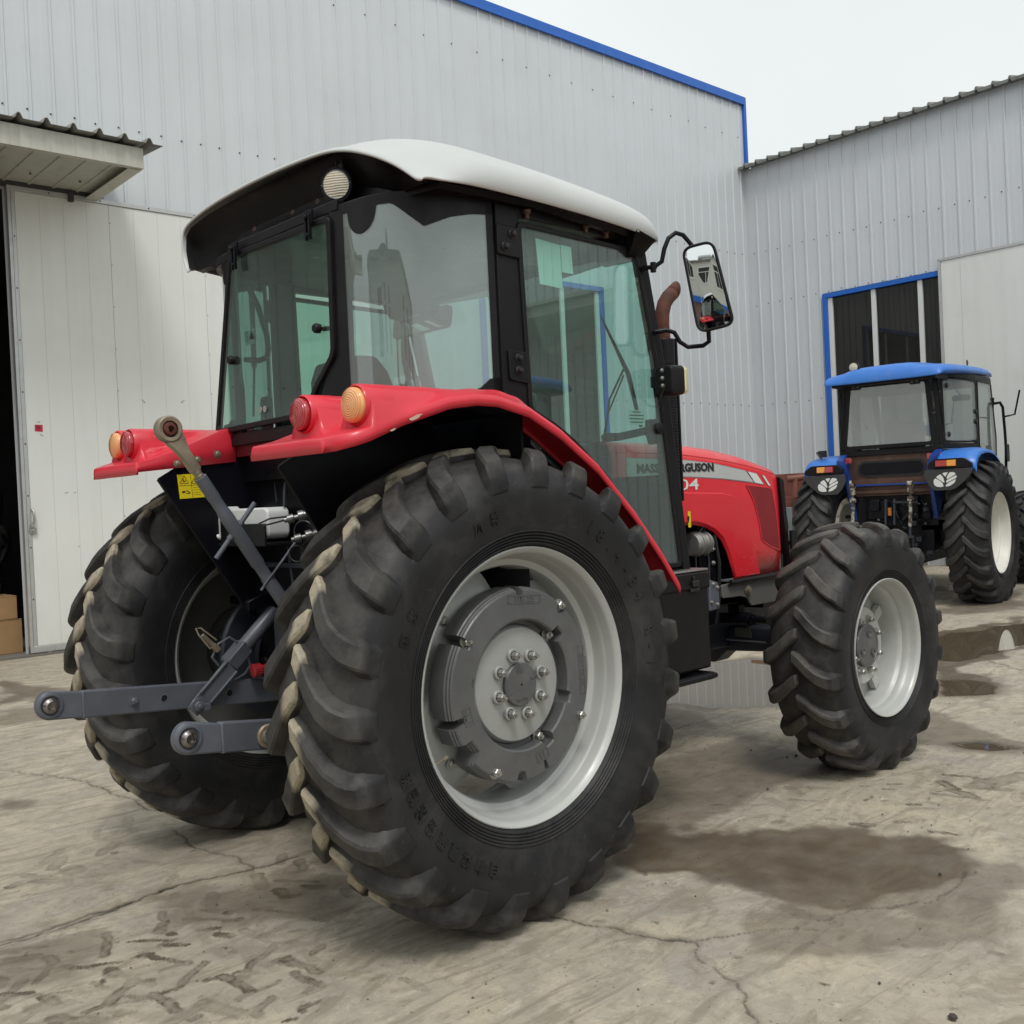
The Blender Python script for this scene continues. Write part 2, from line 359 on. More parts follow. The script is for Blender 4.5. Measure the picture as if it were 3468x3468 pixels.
BLUEPOSE = [9.6231, 2.3018, 0.1346]
DAMP_DARK=[[0.85,[[0.61,-0.84],[0.91,-0.57],[1.13,-0.76],[1.26,-1.01],[1.48,-1.23],[1.53,-1.39],[1.52,-1.53],[1.53,-1.74],[1.35,-1.88],[1.0,-1.79],[0.76,-1.64],[0.73,-1.53],[0.69,-1.34],[0.66,-1.13],[0.57,-0.95]]],[0.55,[[0.24,0.3],[1.02,0.08],[1.87,-0.09],[2.51,-0.19],[2.47,-0.91],[1.92,-0.81],[1.11,-0.8],[0.52,-0.86],[-0.01,-0.7],[-0.14,0.13]]],[0.45,[[0.5,-1.25],[0.61,-1.6],[0.76,-1.9],[1.08,-2.16],[0.77,-2.28],[0.57,-1.99],[0.35,-1.67]]],[0.5,[[-0.85,0.37],[-0.51,0.22],[-0.23,0.15],[-0.26,-0.41],[-0.48,-0.57],[-0.7,-0.17]]],[0.45,[[-1.32,0.23],[-1.15,0.09],[-1.25,-0.15],[-1.4,-0.03]]],[0.6,[[9.73,1.92],[11.21,1.54],[9.05,0.75],[8.35,1.19]]],[0.5,[[0.11,4.93],[0.48,4.74],[0.33,4.21],[-0.04,4.44]]],[0.5,[[0.88,-1.71],[1.2,-1.79],[1.47,-2.02],[0.92,-2.22],[0.82,-1.98]]],[0.55,[[2.95,2.05],[3.04,0.86],[3.06,0.53],[2.78,0.25],[2.05,0.47],[1.56,0.72]]],[0.9,[[4.12,-0.5],[7.23,0.9],[7.46,0.83],[7.67,0.61],[8.21,0.66],[8.44,0.53],[8.29,0.39],[6.54,-0.24],[6.17,-0.12],[5.82,-0.13],[5.54,-0.17],[5.38,-0.16],[5.19,-0.26],[5.1,-0.4],[4.89,-0.61],[4.65,-0.72],[4.44,-0.78],[4.32,-0.73],[4.29,-0.62],[4.13,-0.53]]],[0.6,[[3.71,-0.63],[3.67,-0.81],[3.68,-0.95],[3.54,-1.02],[3.33,-1.18],[3.31,-1.35],[3.18,-1.4],[3.11,-1.25],[3.08,-1.16],[3.18,-1.02],[3.19,-0.94],[3.25,-0.82]]],[0.6,[[11.16,2.76],[11.16,2.48],[10.59,2.18],[10.64,2.51]]],[0.6,[[8.8,1.6],[8.95,1.3],[8.66,1.18],[8.37,1.4]]],[0.7,[[0.59,6.48],[0.71,6.03],[0.81,5.42],[0.6,4.74],[0.45,5.24],[0.19,5.17]]],[0.6,[[-0.7,2.26],[-0.62,2.11],[-0.66,2.01],[-0.77,2.04]]],[0.55,[[3.45,-0.33],[3.79,-0.57],[3.73,-0.8],[3.5,-1.04],[3.25,-1.23],[3.07,-0.97],[2.99,-0.64]]]]
PUDDLE=[[[3.08,0.96],[4.25,1.6],[4.65,1.63],[5.0,1.45],[5.03,1.07],[4.81,0.66],[3.93,0.16],[3.47,0.2],[3.3,0.41],[3.11,0.57],[3.19,0.89]],[[6.64,0.62],[7.14,0.69],[7.42,0.51],[7.83,0.49],[8.07,0.39],[8.11,0.32],[6.87,-0.12],[6.4,-0.13],[6.05,-0.04],[5.61,0.0],[5.6,0.14]],[[4.85,-0.18],[4.95,-0.34],[4.93,-0.49],[4.8,-0.64],[4.52,-0.75],[4.39,-0.66],[4.25,-0.48]],[[3.15,-1.07],[3.26,-1.16],[3.24,-1.29],[3.22,-1.36],[3.15,-1.29],[3.09,-1.16]]]
CRACKS=[[2.2,[[-1.3,0.3],[-1.09,0.3],[-0.84,0.3],[-0.66,0.33],[-0.47,0.27],[-0.32,0.23],[-0.18,0.23]]],[1.6,[[-1.31,0.27],[-1.14,0.26],[-0.84,0.29]]],[1.2,[[-0.48,2.85],[-0.37,2.52],[-0.28,2.28],[-0.28,2.03],[-0.29,1.8],[-0.26,1.63],[-0.29,1.5],[-0.27,1.33]]],[1.3,[[-0.36,1.0],[-0.37,0.84],[-0.39,0.67],[-0.36,0.52],[-0.34,0.39],[-0.37,0.24]]],[0.9,[[0.08,-0.97],[0.09,-1.12],[0.14,-1.27],[0.17,-1.39],[0.21,-1.47],[0.15,-1.55],[0.11,-1.63],[0.08,-1.74],[0.02,-1.81],[-0.05,-1.85],[-0.08,-1.93]]],[0.75,[[0.17,-1.39],[0.24,-1.49],[0.33,-1.56],[0.42,-1.6],[0.51,-1.67],[0.58,-1.68],[0.74,-1.72],[0.82,-1.8],[0.94,-1.85],[1.04,-1.91],[1.18,-1.91],[1.34,-1.87]]],[0.9,[[2.01,0.3],[2.36,0.37],[2.69,0.38],[2.94,0.36]]],[1.0,[[5.78,-0.16],[5.46,-0.56]]]]
PRINTS=[[-1.02,0.08,-1.1,-0.09,0.0193,0.6],[-1.0,-0.05,-0.9,-0.15,0.0093,0.8],[-0.88,-0.09,-0.88,-0.1,0.0169,0.7],[-0.92,-0.18,-0.88,-0.23,0.0144,0.9],[-0.82,0.1,-0.84,0.03,0.0195,0.35],[-0.85,0.01,-0.9,-0.05,0.0193,0.5],[-1.03,-0.19,-1.0,-0.21,0.0132,1],[-1.01,-0.22,-0.96,-0.33,0.0132,0.9],[-0.96,-0.32,-0.94,-0.35,0.0081,0.5],[-1.23,0.03,-1.24,-0.01,0.0263,0.5],[-1.25,-0.03,-1.32,-0.12,0.0132,0.6],[-1.21,-0.1,-1.15,-0.15,0.0115,0.9],[-1.16,-0.13,-1.09,-0.19,0.0093,0.8],[-1.14,-0.23,-1.13,-0.25,0.0257,0.7],[-1.21,-0.27,-1.18,-0.36,0.0132,0.45],[-1.26,-0.24,-1.2,-0.26,0.0058,0.5],[-1.18,-0.27,-1.18,-0.28,0.0081,1],[-1.42,-0.13,-1.36,-0.18,0.0132,0.8],[-1.35,-0.23,-1.28,-0.26,0.0081,0.6],[-1.35,-0.25,-1.33,-0.31,0.0263,0.55],[-1.44,-0.36,-1.37,-0.3,0.0132,0.4],[-1.37,-0.41,-1.29,-0.52,0.0263,0.55],[-1.29,-0.44,-1.22,-0.43,0.0132,0.7],[-1.23,-0.43,-1.11,-0.34,0.0195,0.6],[-1.17,-0.43,-1.12,-0.5,0.0132,0.5],[-1.11,-0.48,-1.1,-0.63,0.0193,0.55],[-1.08,-0.5,-1.03,-0.5,0.0132,0.8],[-1.02,-0.48,-0.91,-0.4,0.0183,0.55],[-0.96,-0.52,-0.92,-0.55,0.0144,0.5],[-0.92,-0.54,-0.9,-0.68,0.021,0.6],[-0.88,-0.55,-0.84,-0.57,0.011,0.5],[-0.83,-0.55,-0.69,-0.46,0.0144,0.6],[-0.67,-0.36,-0.53,-0.34,0.0144,0.35],[-0.75,-0.57,-0.72,-0.59,0.0132,0.4],[-0.72,-0.59,-0.7,-0.74,0.021,0.55],[-0.76,-0.69,-0.75,-0.82,0.0169,0.55],[-0.96,-0.71,-0.82,-0.69,0.0122,0.4],[-0.8,-0.16,-0.75,-0.18,0.0132,0.9],[-0.77,-0.23,-0.74,-0.29,0.0183,0.9],[-0.61,0.12,-0.69,-0.02,0.0249,0.35],[-0.79,-0.02,-0.69,-0.13,0.0105,0.6],[-0.66,-0.08,-0.66,-0.09,0.0193,0.8],[-0.69,-0.15,-0.65,-0.18,0.0144,0.9],[-0.58,-0.14,-0.54,-0.17,0.0144,1],[-0.55,-0.18,-0.5,-0.27,0.0081,0.7],[-0.43,-0.04,-0.44,-0.11,0.0265,0.8],[-0.45,-0.12,-0.4,-0.14,0.0184,0.9],[-0.39,0.17,-0.45,0.03,0.0274,0.45],[-0.33,-0.09,-0.31,-0.14,0.0232,0.7],[-0.37,0.05,-0.27,-0.08,0.011,0.6],[-0.2,0.18,-0.25,0.07,0.0208,0.5],[-0.91,0.91,-0.83,1.02,0.03,0.35],[-0.86,0.84,-0.86,0.81,0.0467,0.35],[-0.7,0.93,-0.6,1.04,0.03,0.35],[-1.02,0.92,-0.94,0.8,0.0195,0.3],[-1.02,0.82,-0.94,0.74,0.0263,0.35],[-1.1,0.83,-1.07,0.84,0.0246,0.5],[-1.11,-0.72,-1.08,-0.72,0.0159,0.7],[-0.97,-0.84,-0.89,-0.78,0.0168,0.4],[-0.86,-0.9,-0.79,-0.91,0.0144,0.7],[-0.93,-0.93,-0.9,-0.94,0.0081,0.8],[-1.35,0.13,-1.26,0.08,0.0313,0.35],[-0.68,-0.45,-0.58,-0.59,0.0105,0.35],[-0.64,-0.61,-0.58,-0.59,0.0122,0.45],[-0.66,-0.62,-0.64,-0.61,0.0041,0.4],[-1.22,-0.52,-1.15,-0.66,0.0183,0.2],[-1.04,-0.65,-1.0,-0.81,0.0274,0.3],[1.87,-0.8,1.81,-0.93,0.0199,0.35],[1.92,-0.89,2.0,-0.99,0.0187,0.35],[1.7,-0.93,1.78,-1.06,0.0165,0.35],[1.53,-0.83,1.6,-0.91,0.0138,0.3],[1.66,-0.83,1.59,-0.98,0.0222,0.25],[1.44,-0.69,1.46,-0.71,0.015,0.5],[1.61,-0.7,1.62,-0.72,0.0127,0.5],[1.32,-0.74,1.34,-0.76,0.0089,0.5],[1.38,-1.03,1.42,-1.06,0.0162,0.5],[1.47,-1.02,1.49,-1.04,0.0089,0.5],[1.63,-1.09,1.65,-1.11,0.0061,0.6],[1.56,-1.19,1.57,-1.21,0.0127,0.5],[1.57,-1.31,1.6,-1.36,0.0271,0.55],[1.96,-1.36,1.99,-1.39,0.0187,0.6],[2.19,-1.15,2.22,-1.18,0.0138,0.6],[2.08,-1.06,2.1,-1.08,0.0078,0.8],[2.23,-1.08,2.24,-1.1,0.0061,0.7],[2.1,-1.16,2.13,-1.2,0.0089,0.7],[1.97,-1.04,1.98,-1.05,0.0028,0.8],[1.89,-1.18,1.98,-1.17,0.0066,0.7],[1.7,-1.43,1.73,-1.47,0.0162,0.5],[0.23,-1.92,0.24,-1.94,0.0055,0.8],[1.67,-1.59,1.69,-1.67,0.0162,0.6],[2.5,-1.28,2.54,-1.4,0.021,0.6],[2.54,-1.4,2.48,-1.5,0.0248,0.5],[2.37,-1.32,2.31,-1.4,0.0324,0.6],[2.28,-1.41,2.23,-1.53,0.0332,0.5],[2.37,-1.44,2.43,-1.61,0.0248,0.5],[2.44,-1.48,2.7,-1.57,0.063,0.35],[0.63,-1.51,0.63,-1.63,0.0324,0.4],[0.57,-1.6,0.65,-1.7,0.0201,0.3],[2.18,-1.38,2.21,-1.58,0.0162,0.5]]
STONES = [[0.267, -2.282, 0.013, 'largest dark stone lying alone on bare concrete'], [2.386, -0.538, 0.01, 'rounded dark stone by the foot of the nearer front wheel'], [2.33, -0.519, 0.006, 'flat dark chip beside the stone at the front wheel'], [1.229, -1.821, 0.007, 'pebble beside the end of the thin crack'], [2.344, -0.285, 0.006, 'pebble between the rear and front wheels'], [1.774, -0.755, 0.006, 'pebble in front of the big damp stain'], [0.325, -2.048, 0.005, 'tiniest pebble, on dry concrete past the crack']]
# ================================================================ wheels (axis Y, outer side towards sgn*Y)
def tyre(R, W, rr, N, lh, sgn, flat, seed=0, txt=None, swing=1.0):
    """R crown radius over lugs, W half section width, rr bead radius, N lugs per side, lh lug height, flat = local z of the ground"""
    mb = MB(); rng = random.Random(seed); ph = -.126 if R > .7 else -.05
    F = [(0, -lh / (R - rr) + 1), (.35, .883), (.62, .846), (.80, .785), (.92, .705), (.985, .625), (1.0, .56), (1.0, .48), (.985, .39), (.955, .30), (.925, .22)]
    prof = [(rr + f * (R - rr), y * W) for y, f in F]
    rib = []
    for i in range(5):
        f = .19 - i * .028; y = (.915 - i * .016) * W
        rib += [(rr + f * (R - rr), y), (rr + (f - .006) * (R - rr), y + .004), (rr + (f - .016) * (R - rr), y + .004), (rr + (f - .022) * (R - rr), y)]
    prof += rib + [(rr + .035 * (R - rr), .79 * W), (rr + .018 * (R - rr), .755 * W), (rr, .69 * W)]
    full = [(r, -y) for r, y in prof[:0:-1]] + prof
    def yat(r):
        xs = [p[0] for p in prof[::-1]]; ys = [p[1] for p in prof[::-1]]
        return float(np.interp(r, xs, ys))
    mb.lathe(full, n=120)
    k = (R - rr) / .373; q = W / .232
    # path of a lug: (y, r_top, base y, base r, arc offset, half width top, half width base)
    P = [(-.014, .818, -.018, .775, .006, .020, .034), (-.006, .827, -.008, .775, .012, .031, .044), (.03, .829, .03, .775, .036, .035, .052), (.08, .828, .08, .768, .084, .036, .057),
         (.13, .821, .13, .755, .126, .037, .060), (.175, .809, .17, .735, .150, .038, .063), (.203, .795, .187, .722, .160, .039, .068), (.2195, .781, .20, .712, .165, .039, .072), (.230, .752, .205, .70, .169, .040, .076),
         (.2385, .712, .215, .68, .173, .041, .076), (.236, .676, .222, .662, .175, .039, .072)]
    for side in (1, -1):
        for i in range(N):
            th0 = 2 * pi * (i + (.5 if side < 0 else 0)) / N + ph + rng.uniform(-.004, .004)
            rings = []
            for (y, rt, yb, rb, arc, ht, hb) in P:
                Y, RT = y * q, R - (.828 - rt) * k
                YB, RB = yb * q, R - (.828 - rb) * k
                a = th0 + arc * swing * q / R; ht *= q * 1.0; hb *= q
                c6 = min(.007, ht * .4)
                sec = [(YB, RB, -hb), (Y + (YB - Y) * .12, RT + (RB - RT) * .12, -ht - .003), (Y, RT, -ht + c6), (Y, RT, ht - c6), (Y + (YB - Y) * .12, RT + (RB - RT) * .12, ht + .003), (YB, RB, hb)]
                rings.append([((r_ * cos(a + t / R)), sgn * side * y_, r_ * sin(a + t / R)) for y_, r_, t in sec])
            mb.loft(rings, True, True)
    mb.v = [(x, y, max(z, flat + .001)) for x, y, z in mb.v]
    if txt:
        for s, size, rmid, angc, sp in txt:
            tot = sum(size * sp for _ in s); a = radians(angc)
            for j, ch in enumerate(s):
                if ch == ' ': continue
                aj = a + sgn * ((j - (len(s) - 1) / 2) * size * sp / rmid)
                vs, fs = text_mb(ch, size, .009, .0010, .9)
                pts = []
                for v in vs:
                    t = aj - v[0] / rmid; r = rmid + v[1]
                    pts.append((r * cos(t), sgn * (yat(r) + v[2] * .9 - .0002), r * sin(t)))
                mb.add(pts, fs)
    return mb
def rear_wheel(parent, loc, sgn, rub, flat, rimmat, discmat, weight, txt=None, seed=0, holes=True, sink=0, R=.812):
    wz = empty('rear_wheel', parent, loc)
    obj('tyre', tyre(R, .232, .455, 23, .040, sgn, flat, seed, txt, swing=1.27), rub, wz, ang=24)
    mb = MB()
    half = [(.455, .172), (.4625, .190), (.4665, .188), (.4672, .182)]
    p = [(.4672, .182), (.4665, .189), (.4625, .1905), (.4585, .187), (.449, .178), (.443, .168), (.4415, .140), (.438, .134), (.4325, .122), (.4305, .100), (.424, .088), (.404, .078), (.398, .066), (.3965, -.02), (.400, -.06), (.428, -.085), (.432, -.125), (.440, -.14), (.444, -.168), (.4625, -.1905), (.4672, -.182)]
    mb.lathe(p, n=96, sgn=sgn)
    obj('rim', mb, rimmat, wz, ang=28)
    # disc with four scallops
    mb = MB(); n = 144
    cut = [radians(a) for a in (78, 168, 258, 348)]
    def Ro(t):
        d = min(abs((t - c + pi) % (2 * pi) - pi) for c in cut); return .397 - (.095 * (1 - sstep(radians(7), radians(22), d)) if holes else 0)
    rings = []
    for fr, off in ((1, .004), (.97, .006), (.9, .016), (.84, .03), (.8, .034)):
        rings.append([(Ro(2 * pi * k / n) * fr * cos(2 * pi * k / n), sgn * off, Ro(2 * pi * k / n) * fr * sin(2 * pi * k / n)) for k in range(n)])
    for r, off in ((.24, .05), (.205, .06), (.198, .112), (.19, .122), (.12, .127), (.06, .128), (.01, .128)):
        rings.append([(r * cos(2 * pi * k / n), sgn * off, r * sin(2 * pi * k / n)) for k in range(n)])
    mb.loft(rings, True, False)
    back = [[(x, y - sgn * .012, z) for x, y, z in r] for r in rings[:9]]
    mb.loft(back, True, False); mb.loft([rings[0], back[0]], True, False)
    for k in range(8):
        a = radians(15 + 45 * k); mb.lathe([(.0235, .118), (.0235, .138), (.0215, .1405), (.016, .1405), (.016, .132), (.001, .132)], c=(.105 * cos(a), 0, .105 * sin(a)), n=18, sgn=sgn)
    mb.v = [(x, y - sgn * sink, z) for x, y, z in mb.v]
    obj('wheel_disc', mb, discmat, wz, ang=35)
    mb = MB()
    for k in range(8):
        a = radians(15 + 45 * k); x, z = .105 * cos(a), .105 * sin(a)
        mb.bolt((x, sgn * (.134 - sink), z), (0, sgn, 0), .0145, .026, False)
    for a in (45, 135, 225, 315): mb.bolt((.335 * cos(radians(a)), sgn * (.034 - sink), .335 * sin(radians(a))), (0, sgn, 0), .012, .012)
    objm('wheel_bolt', mb, CHROME, wz)
    mb = MB(); mb.lathe([(.074, .125), (.074, .139), (.070, .143), (.02, .1435), (.004, .1435)], n=40, sgn=sgn)
    for a in (20, 200): mb.box((.062 * cos(radians(a)), sgn * .144, .062 * sin(radians(a))), (.028, .006, .006), Matrix.Rotation(-radians(a + 8), 4, 'Y'))
    if weight:
        text_on(mb, 'E 42', .018, (-.005, sgn * .1437, .045), (-sgn, 0, 0), (0, 0, 1), .002); text_on(mb, '9511770', .014, (0, sgn * .1437, -.052), (-sgn, 0, 0), (0, 0, 1), .002)
    mb.v = [(x, y - sgn * sink, z) for x, y, z in mb.v]; obj('hub_cap', mb, IRON, wz)
    if weight:
        mb = MB(); n = 360
        notch = [(90, 2.2, .030), (12, 1.8, .022), (-73, 1.8, .034), (-95, 4.5, .030), (195, 2.6, .048), (146, 2.8, .040), (216, 7.5, .040), (51, 4.2, .030)]
        inot = [(41, 7, .030), (297, 7, .030), (-20, 6, .016), (170, 5, .012)]
        def ro(t, sh=0):
            r = .330 - sh
            for a, hw, dp in notch:
                d = abs((t - a + 180) % 360 - 180)
                if d < hw: r = min(r, .330 - sh - dp * (1 if hw < 4 else sstep(hw, hw - 2, d)))
            return r
        def ri(t):
            r = .218
            for a, hw, dp in inot:
                d = abs((t - a + 180) % 360 - 180)
                if d < hw: r = max(r, .218 + dp * sstep(hw, hw - 2.5, d))
            return r
        def ringp(f, off): return [(f(t) * cos(radians(t)), sgn * off, f(t) * sin(radians(t))) for t in (360 * k / n for k in range(n))]
        rings = [ringp(lambda t: ro(t, .0), .062), ringp(lambda t: ro(t, 0), .128), ringp(lambda t: ro(t, .004), .132), ringp(lambda t: ro(t, .004), .140), ringp(lambda t: ro(t, .009), .143), ringp(lambda t: ro(t, .009), .149), ringp(lambda t: ro(t, .014), .154),
                 ringp(lambda t: ri(t) + .006, .154), ringp(ri, .149), ringp(ri, .10), ringp(lambda t: ri(t) * .93, .098), ringp(lambda t: ri(t) * .93, .062), ringp(lambda t: ro(t, .0), .062)]
        mb.loft(rings, True, False)
        for a, r, s, sz in ((86, .288, 'T131 225', .024), (2, .287, '280T403 M1', .022), (194, .262, 'MF', .030), (-74, .262, '11', .030)):
            t = radians(a); c = Vector((r * cos(t), sgn * .1545, r * sin(t))); up = Vector((cos(t), 0, sin(t))); rt = Vector((sin(t), 0, -cos(t))) * (1 if sgn < 0 else -1)
            text_on(mb, s, sz, c, rt, up, .003, .0006)
            wd = sz * len(s) * .36 + .006; hh = sz * .55
            for dx, dy, a_, b_ in ((0, hh, wd, .0015), (0, -hh, wd, .0015), (wd, 0, .0015, hh), (-wd, 0, .0015, hh)):
                cc = c + rt * dx + up * dy; mb.add([cc + rt * sx * a_ + up * sy * b_ + Vector((0, sgn * sz_, 0)) for sx in (-1, 1) for sy in (-1, 1) for sz_ in (-.001, .0012)], [(0, 1, 3, 2), (4, 6, 7, 5), (0, 4, 5, 1), (2, 3, 7, 6), (0, 2, 6, 4), (1, 5, 7, 3)])
        obj('wheel_weight', mb, IRON, wz, ang=30)
        mb = MB()
        for a, r, o_ in ((143, .290, .13), (51, .318, .135), (-29, .306, .148), (241, .303, .148), (41, .222, .10), (297, .222, .10)):
            mb.bolt((r * cos(radians(a)), sgn * o_, r * sin(radians(a))), (0, sgn, 0), .0155, .020)
        objm('weight_bolt', mb, CHROME, wz)
        mb = MB(); a = radians(214)
        mb.tube([(.396 * cos(a), sgn * .06, .396 * sin(a)), (.362 * cos(a), sgn * .075, .362 * sin(a)), (.348 * cos(a), sgn * .082, .348 * sin(a))], .004, 8); mb.tube([(.362 * cos(a), sgn * .075, .362 * sin(a)), (.346 * cos(a), sgn * .083, .346 * sin(a))], .007, 8)
        obj('valve', mb, TAN, wz)
    return wz
def front_wheel(parent, loc, sgn, flat, seed, rub=None, rimmat=None):
    wz = empty('front_wheel', parent, loc)
    obj('tyre', tyre(.626, .188, .333, 18, .032, sgn, flat, seed, swing=1.0), rub or RUB_F, wz, ang=24)
    mb = MB()
    p = [(.3435, .162), (.343, .168), (.340, .1695), (.336, .167), (.329, .159), (.324, .148), (.3215, .124), (.317, .116), (.3115, .104), (.309, .084), (.300, .072), (.2945, .06), (.289, -.03), (.292, -.07), (.316, -.09), (.320, -.13), (.340, -.1695), (.3435, -.162)]
    mb.lathe(p, n=96, sgn=sgn); obj('rim', mb, rimmat or SILVER, wz, ang=28)
    mb = MB(); mb.lathe([(.2915, -.03), (.27, -.028), (.22, -.012), (.2, .01), (.197, .022), (.190, .028), (.12, .03), (.10, .03), (.02, .03)], n=72, sgn=sgn)
    mb.lathe([(.29, -.04), (.1, -.02)], n=48, sgn=sgn)
    for a in (35, 125, 215, 305): mb.box((.245 * cos(radians(a)), sgn * .0, .245 * sin(radians(a))), (.07, .03, .05), Matrix.Rotation(-radians(a), 4, 'Y'))
    obj('wheel_disc', mb, rimmat or SILVER, wz, ang=35)
    mb = MB()
    for k in range(8):
        a = radians(22 + 45 * k); mb.bolt((.137 * cos(a), sgn * .03, .137 * sin(a)), (0, sgn, 0), .015, .026)
    objm('wheel_bolt', mb, CHROME, wz)
    mb = MB(); mb.lathe([(.109, .028), (.109, .052), (.104, .057), (.095, .058), (.093, .055), (.03, .056), (.02, .06), (.002, .06)], n=44, sgn=sgn)
    for a in (80, 200, 320): mb.lathe([(.020, .055), (.020, .061), (.014, .062), (.012, .058), (.001, .058)], c=(.062 * cos(radians(a)), 0, .062 * sin(radians(a))), n=18, sgn=sgn)
    obj('hub_cap', mb, IRON, wz)
    return wz

# ================================================================ red tractor (x forward, y left, rear axle above the origin)
T = empty('tractor'); tag(T, 'red tractor with a pale grey cab roof parked on wet concrete', 'tractor')
H = .798
TXT = [('18.4-34', .066, .588, 43, .92), ('R-1', .058, .590, 6, 1.05), ('国营', .046, .585, 154, 1.7), ('风神', .046, .585, 110, 1.7), ('自力牌農業機械輪胎', .050, .592, 222, 1.25)]
rw = rear_wheel(T, (0, -.829, H), -1, RUB_R, -H, SILVER, SILVD, True, TXT, 3)
# winged cog emblem on the near tyre wall
def emblem():
    mb = MB(); n = 36; a0 = radians(132); r0 = .585
    def P(x, y, z): 
        t = a0 - x / r0; r = r0 + y; return (r * cos(t), -(.2285 - max(0, .45 - (r - .455) / .357) * .07) - z, r * sin(t))
    out = []
    for k in range(n):
        t = 2 * pi * k / n; r = .030 if k % 2 else .026; out.append((r * cos(t), r * sin(t)))
    inn = [(.021 * cos(2 * pi * k / n), .021 * sin(2 * pi * k / n)) for k in range(n)]
    vs = [P(x, y, z) for z in (-.004, .002) for q in (out, inn) for x, y in q]; fs = []
    for i in range(n):
        j = (i + 1) % n; fs += [(2 * n + i, 3 * n + i, 3 * n + j, 2 * n + j), (i, 2 * n + i, 2 * n + j, j), (n + i, n + j, 3 * n + j, 3 * n + i)]
    mb.add(vs, fs)
    for r in (.012,):
        o1 = [(r * cos(2 * pi * k / 20), r * sin(2 * pi * k / 20)) for k in range(20)]; o2 = [(x * .7, y * .7) for x, y in o1]
        mb.add([P(x, y, z) for z in (-.004, .002) for q in (o1, o2) for x, y in q], [f for i in range(20) for f in ((40 + i, 60 + i, 60 + (i + 1) % 20, 40 + (i + 1) % 20), (i, 40 + i, 40 + (i + 1) % 20, (i + 1) % 20))])
    for s in (-1, 1):
        for j in range(3):
            y = .018 - j * .012; l = .075 - j * .013
            q = [(s * .032, y - .003), (s * l, y + .004), (s * l, y + .008), (s * .032, y + .003)]
            mb.add([P(x, yy, z) for z in (-.004, .002) for x, yy in q], [(4, 5, 6, 7), (0, 1, 5, 4), (1, 2, 6, 5), (2, 3, 7, 6), (3, 0, 4, 7)])
    return mb
obj('emblem', emblem(), RUB_R, rw)
rear_wheel(T, (0, .829, H), 1, RUB_R, -H, SILVER, mat('shaded_inner_disc', (.10, .10, .095), .5, .1, .1, 5), False, None, 5, holes=False)  # same disc paint, darkened: the shade inside the wheel put into colour
XF, YF, HF = 2.458, .878, .603
front_wheel(T, (XF, -YF, HF), -1, -HF, 8); front_wheel(T, (XF, YF, HF), 1, -HF, 9)

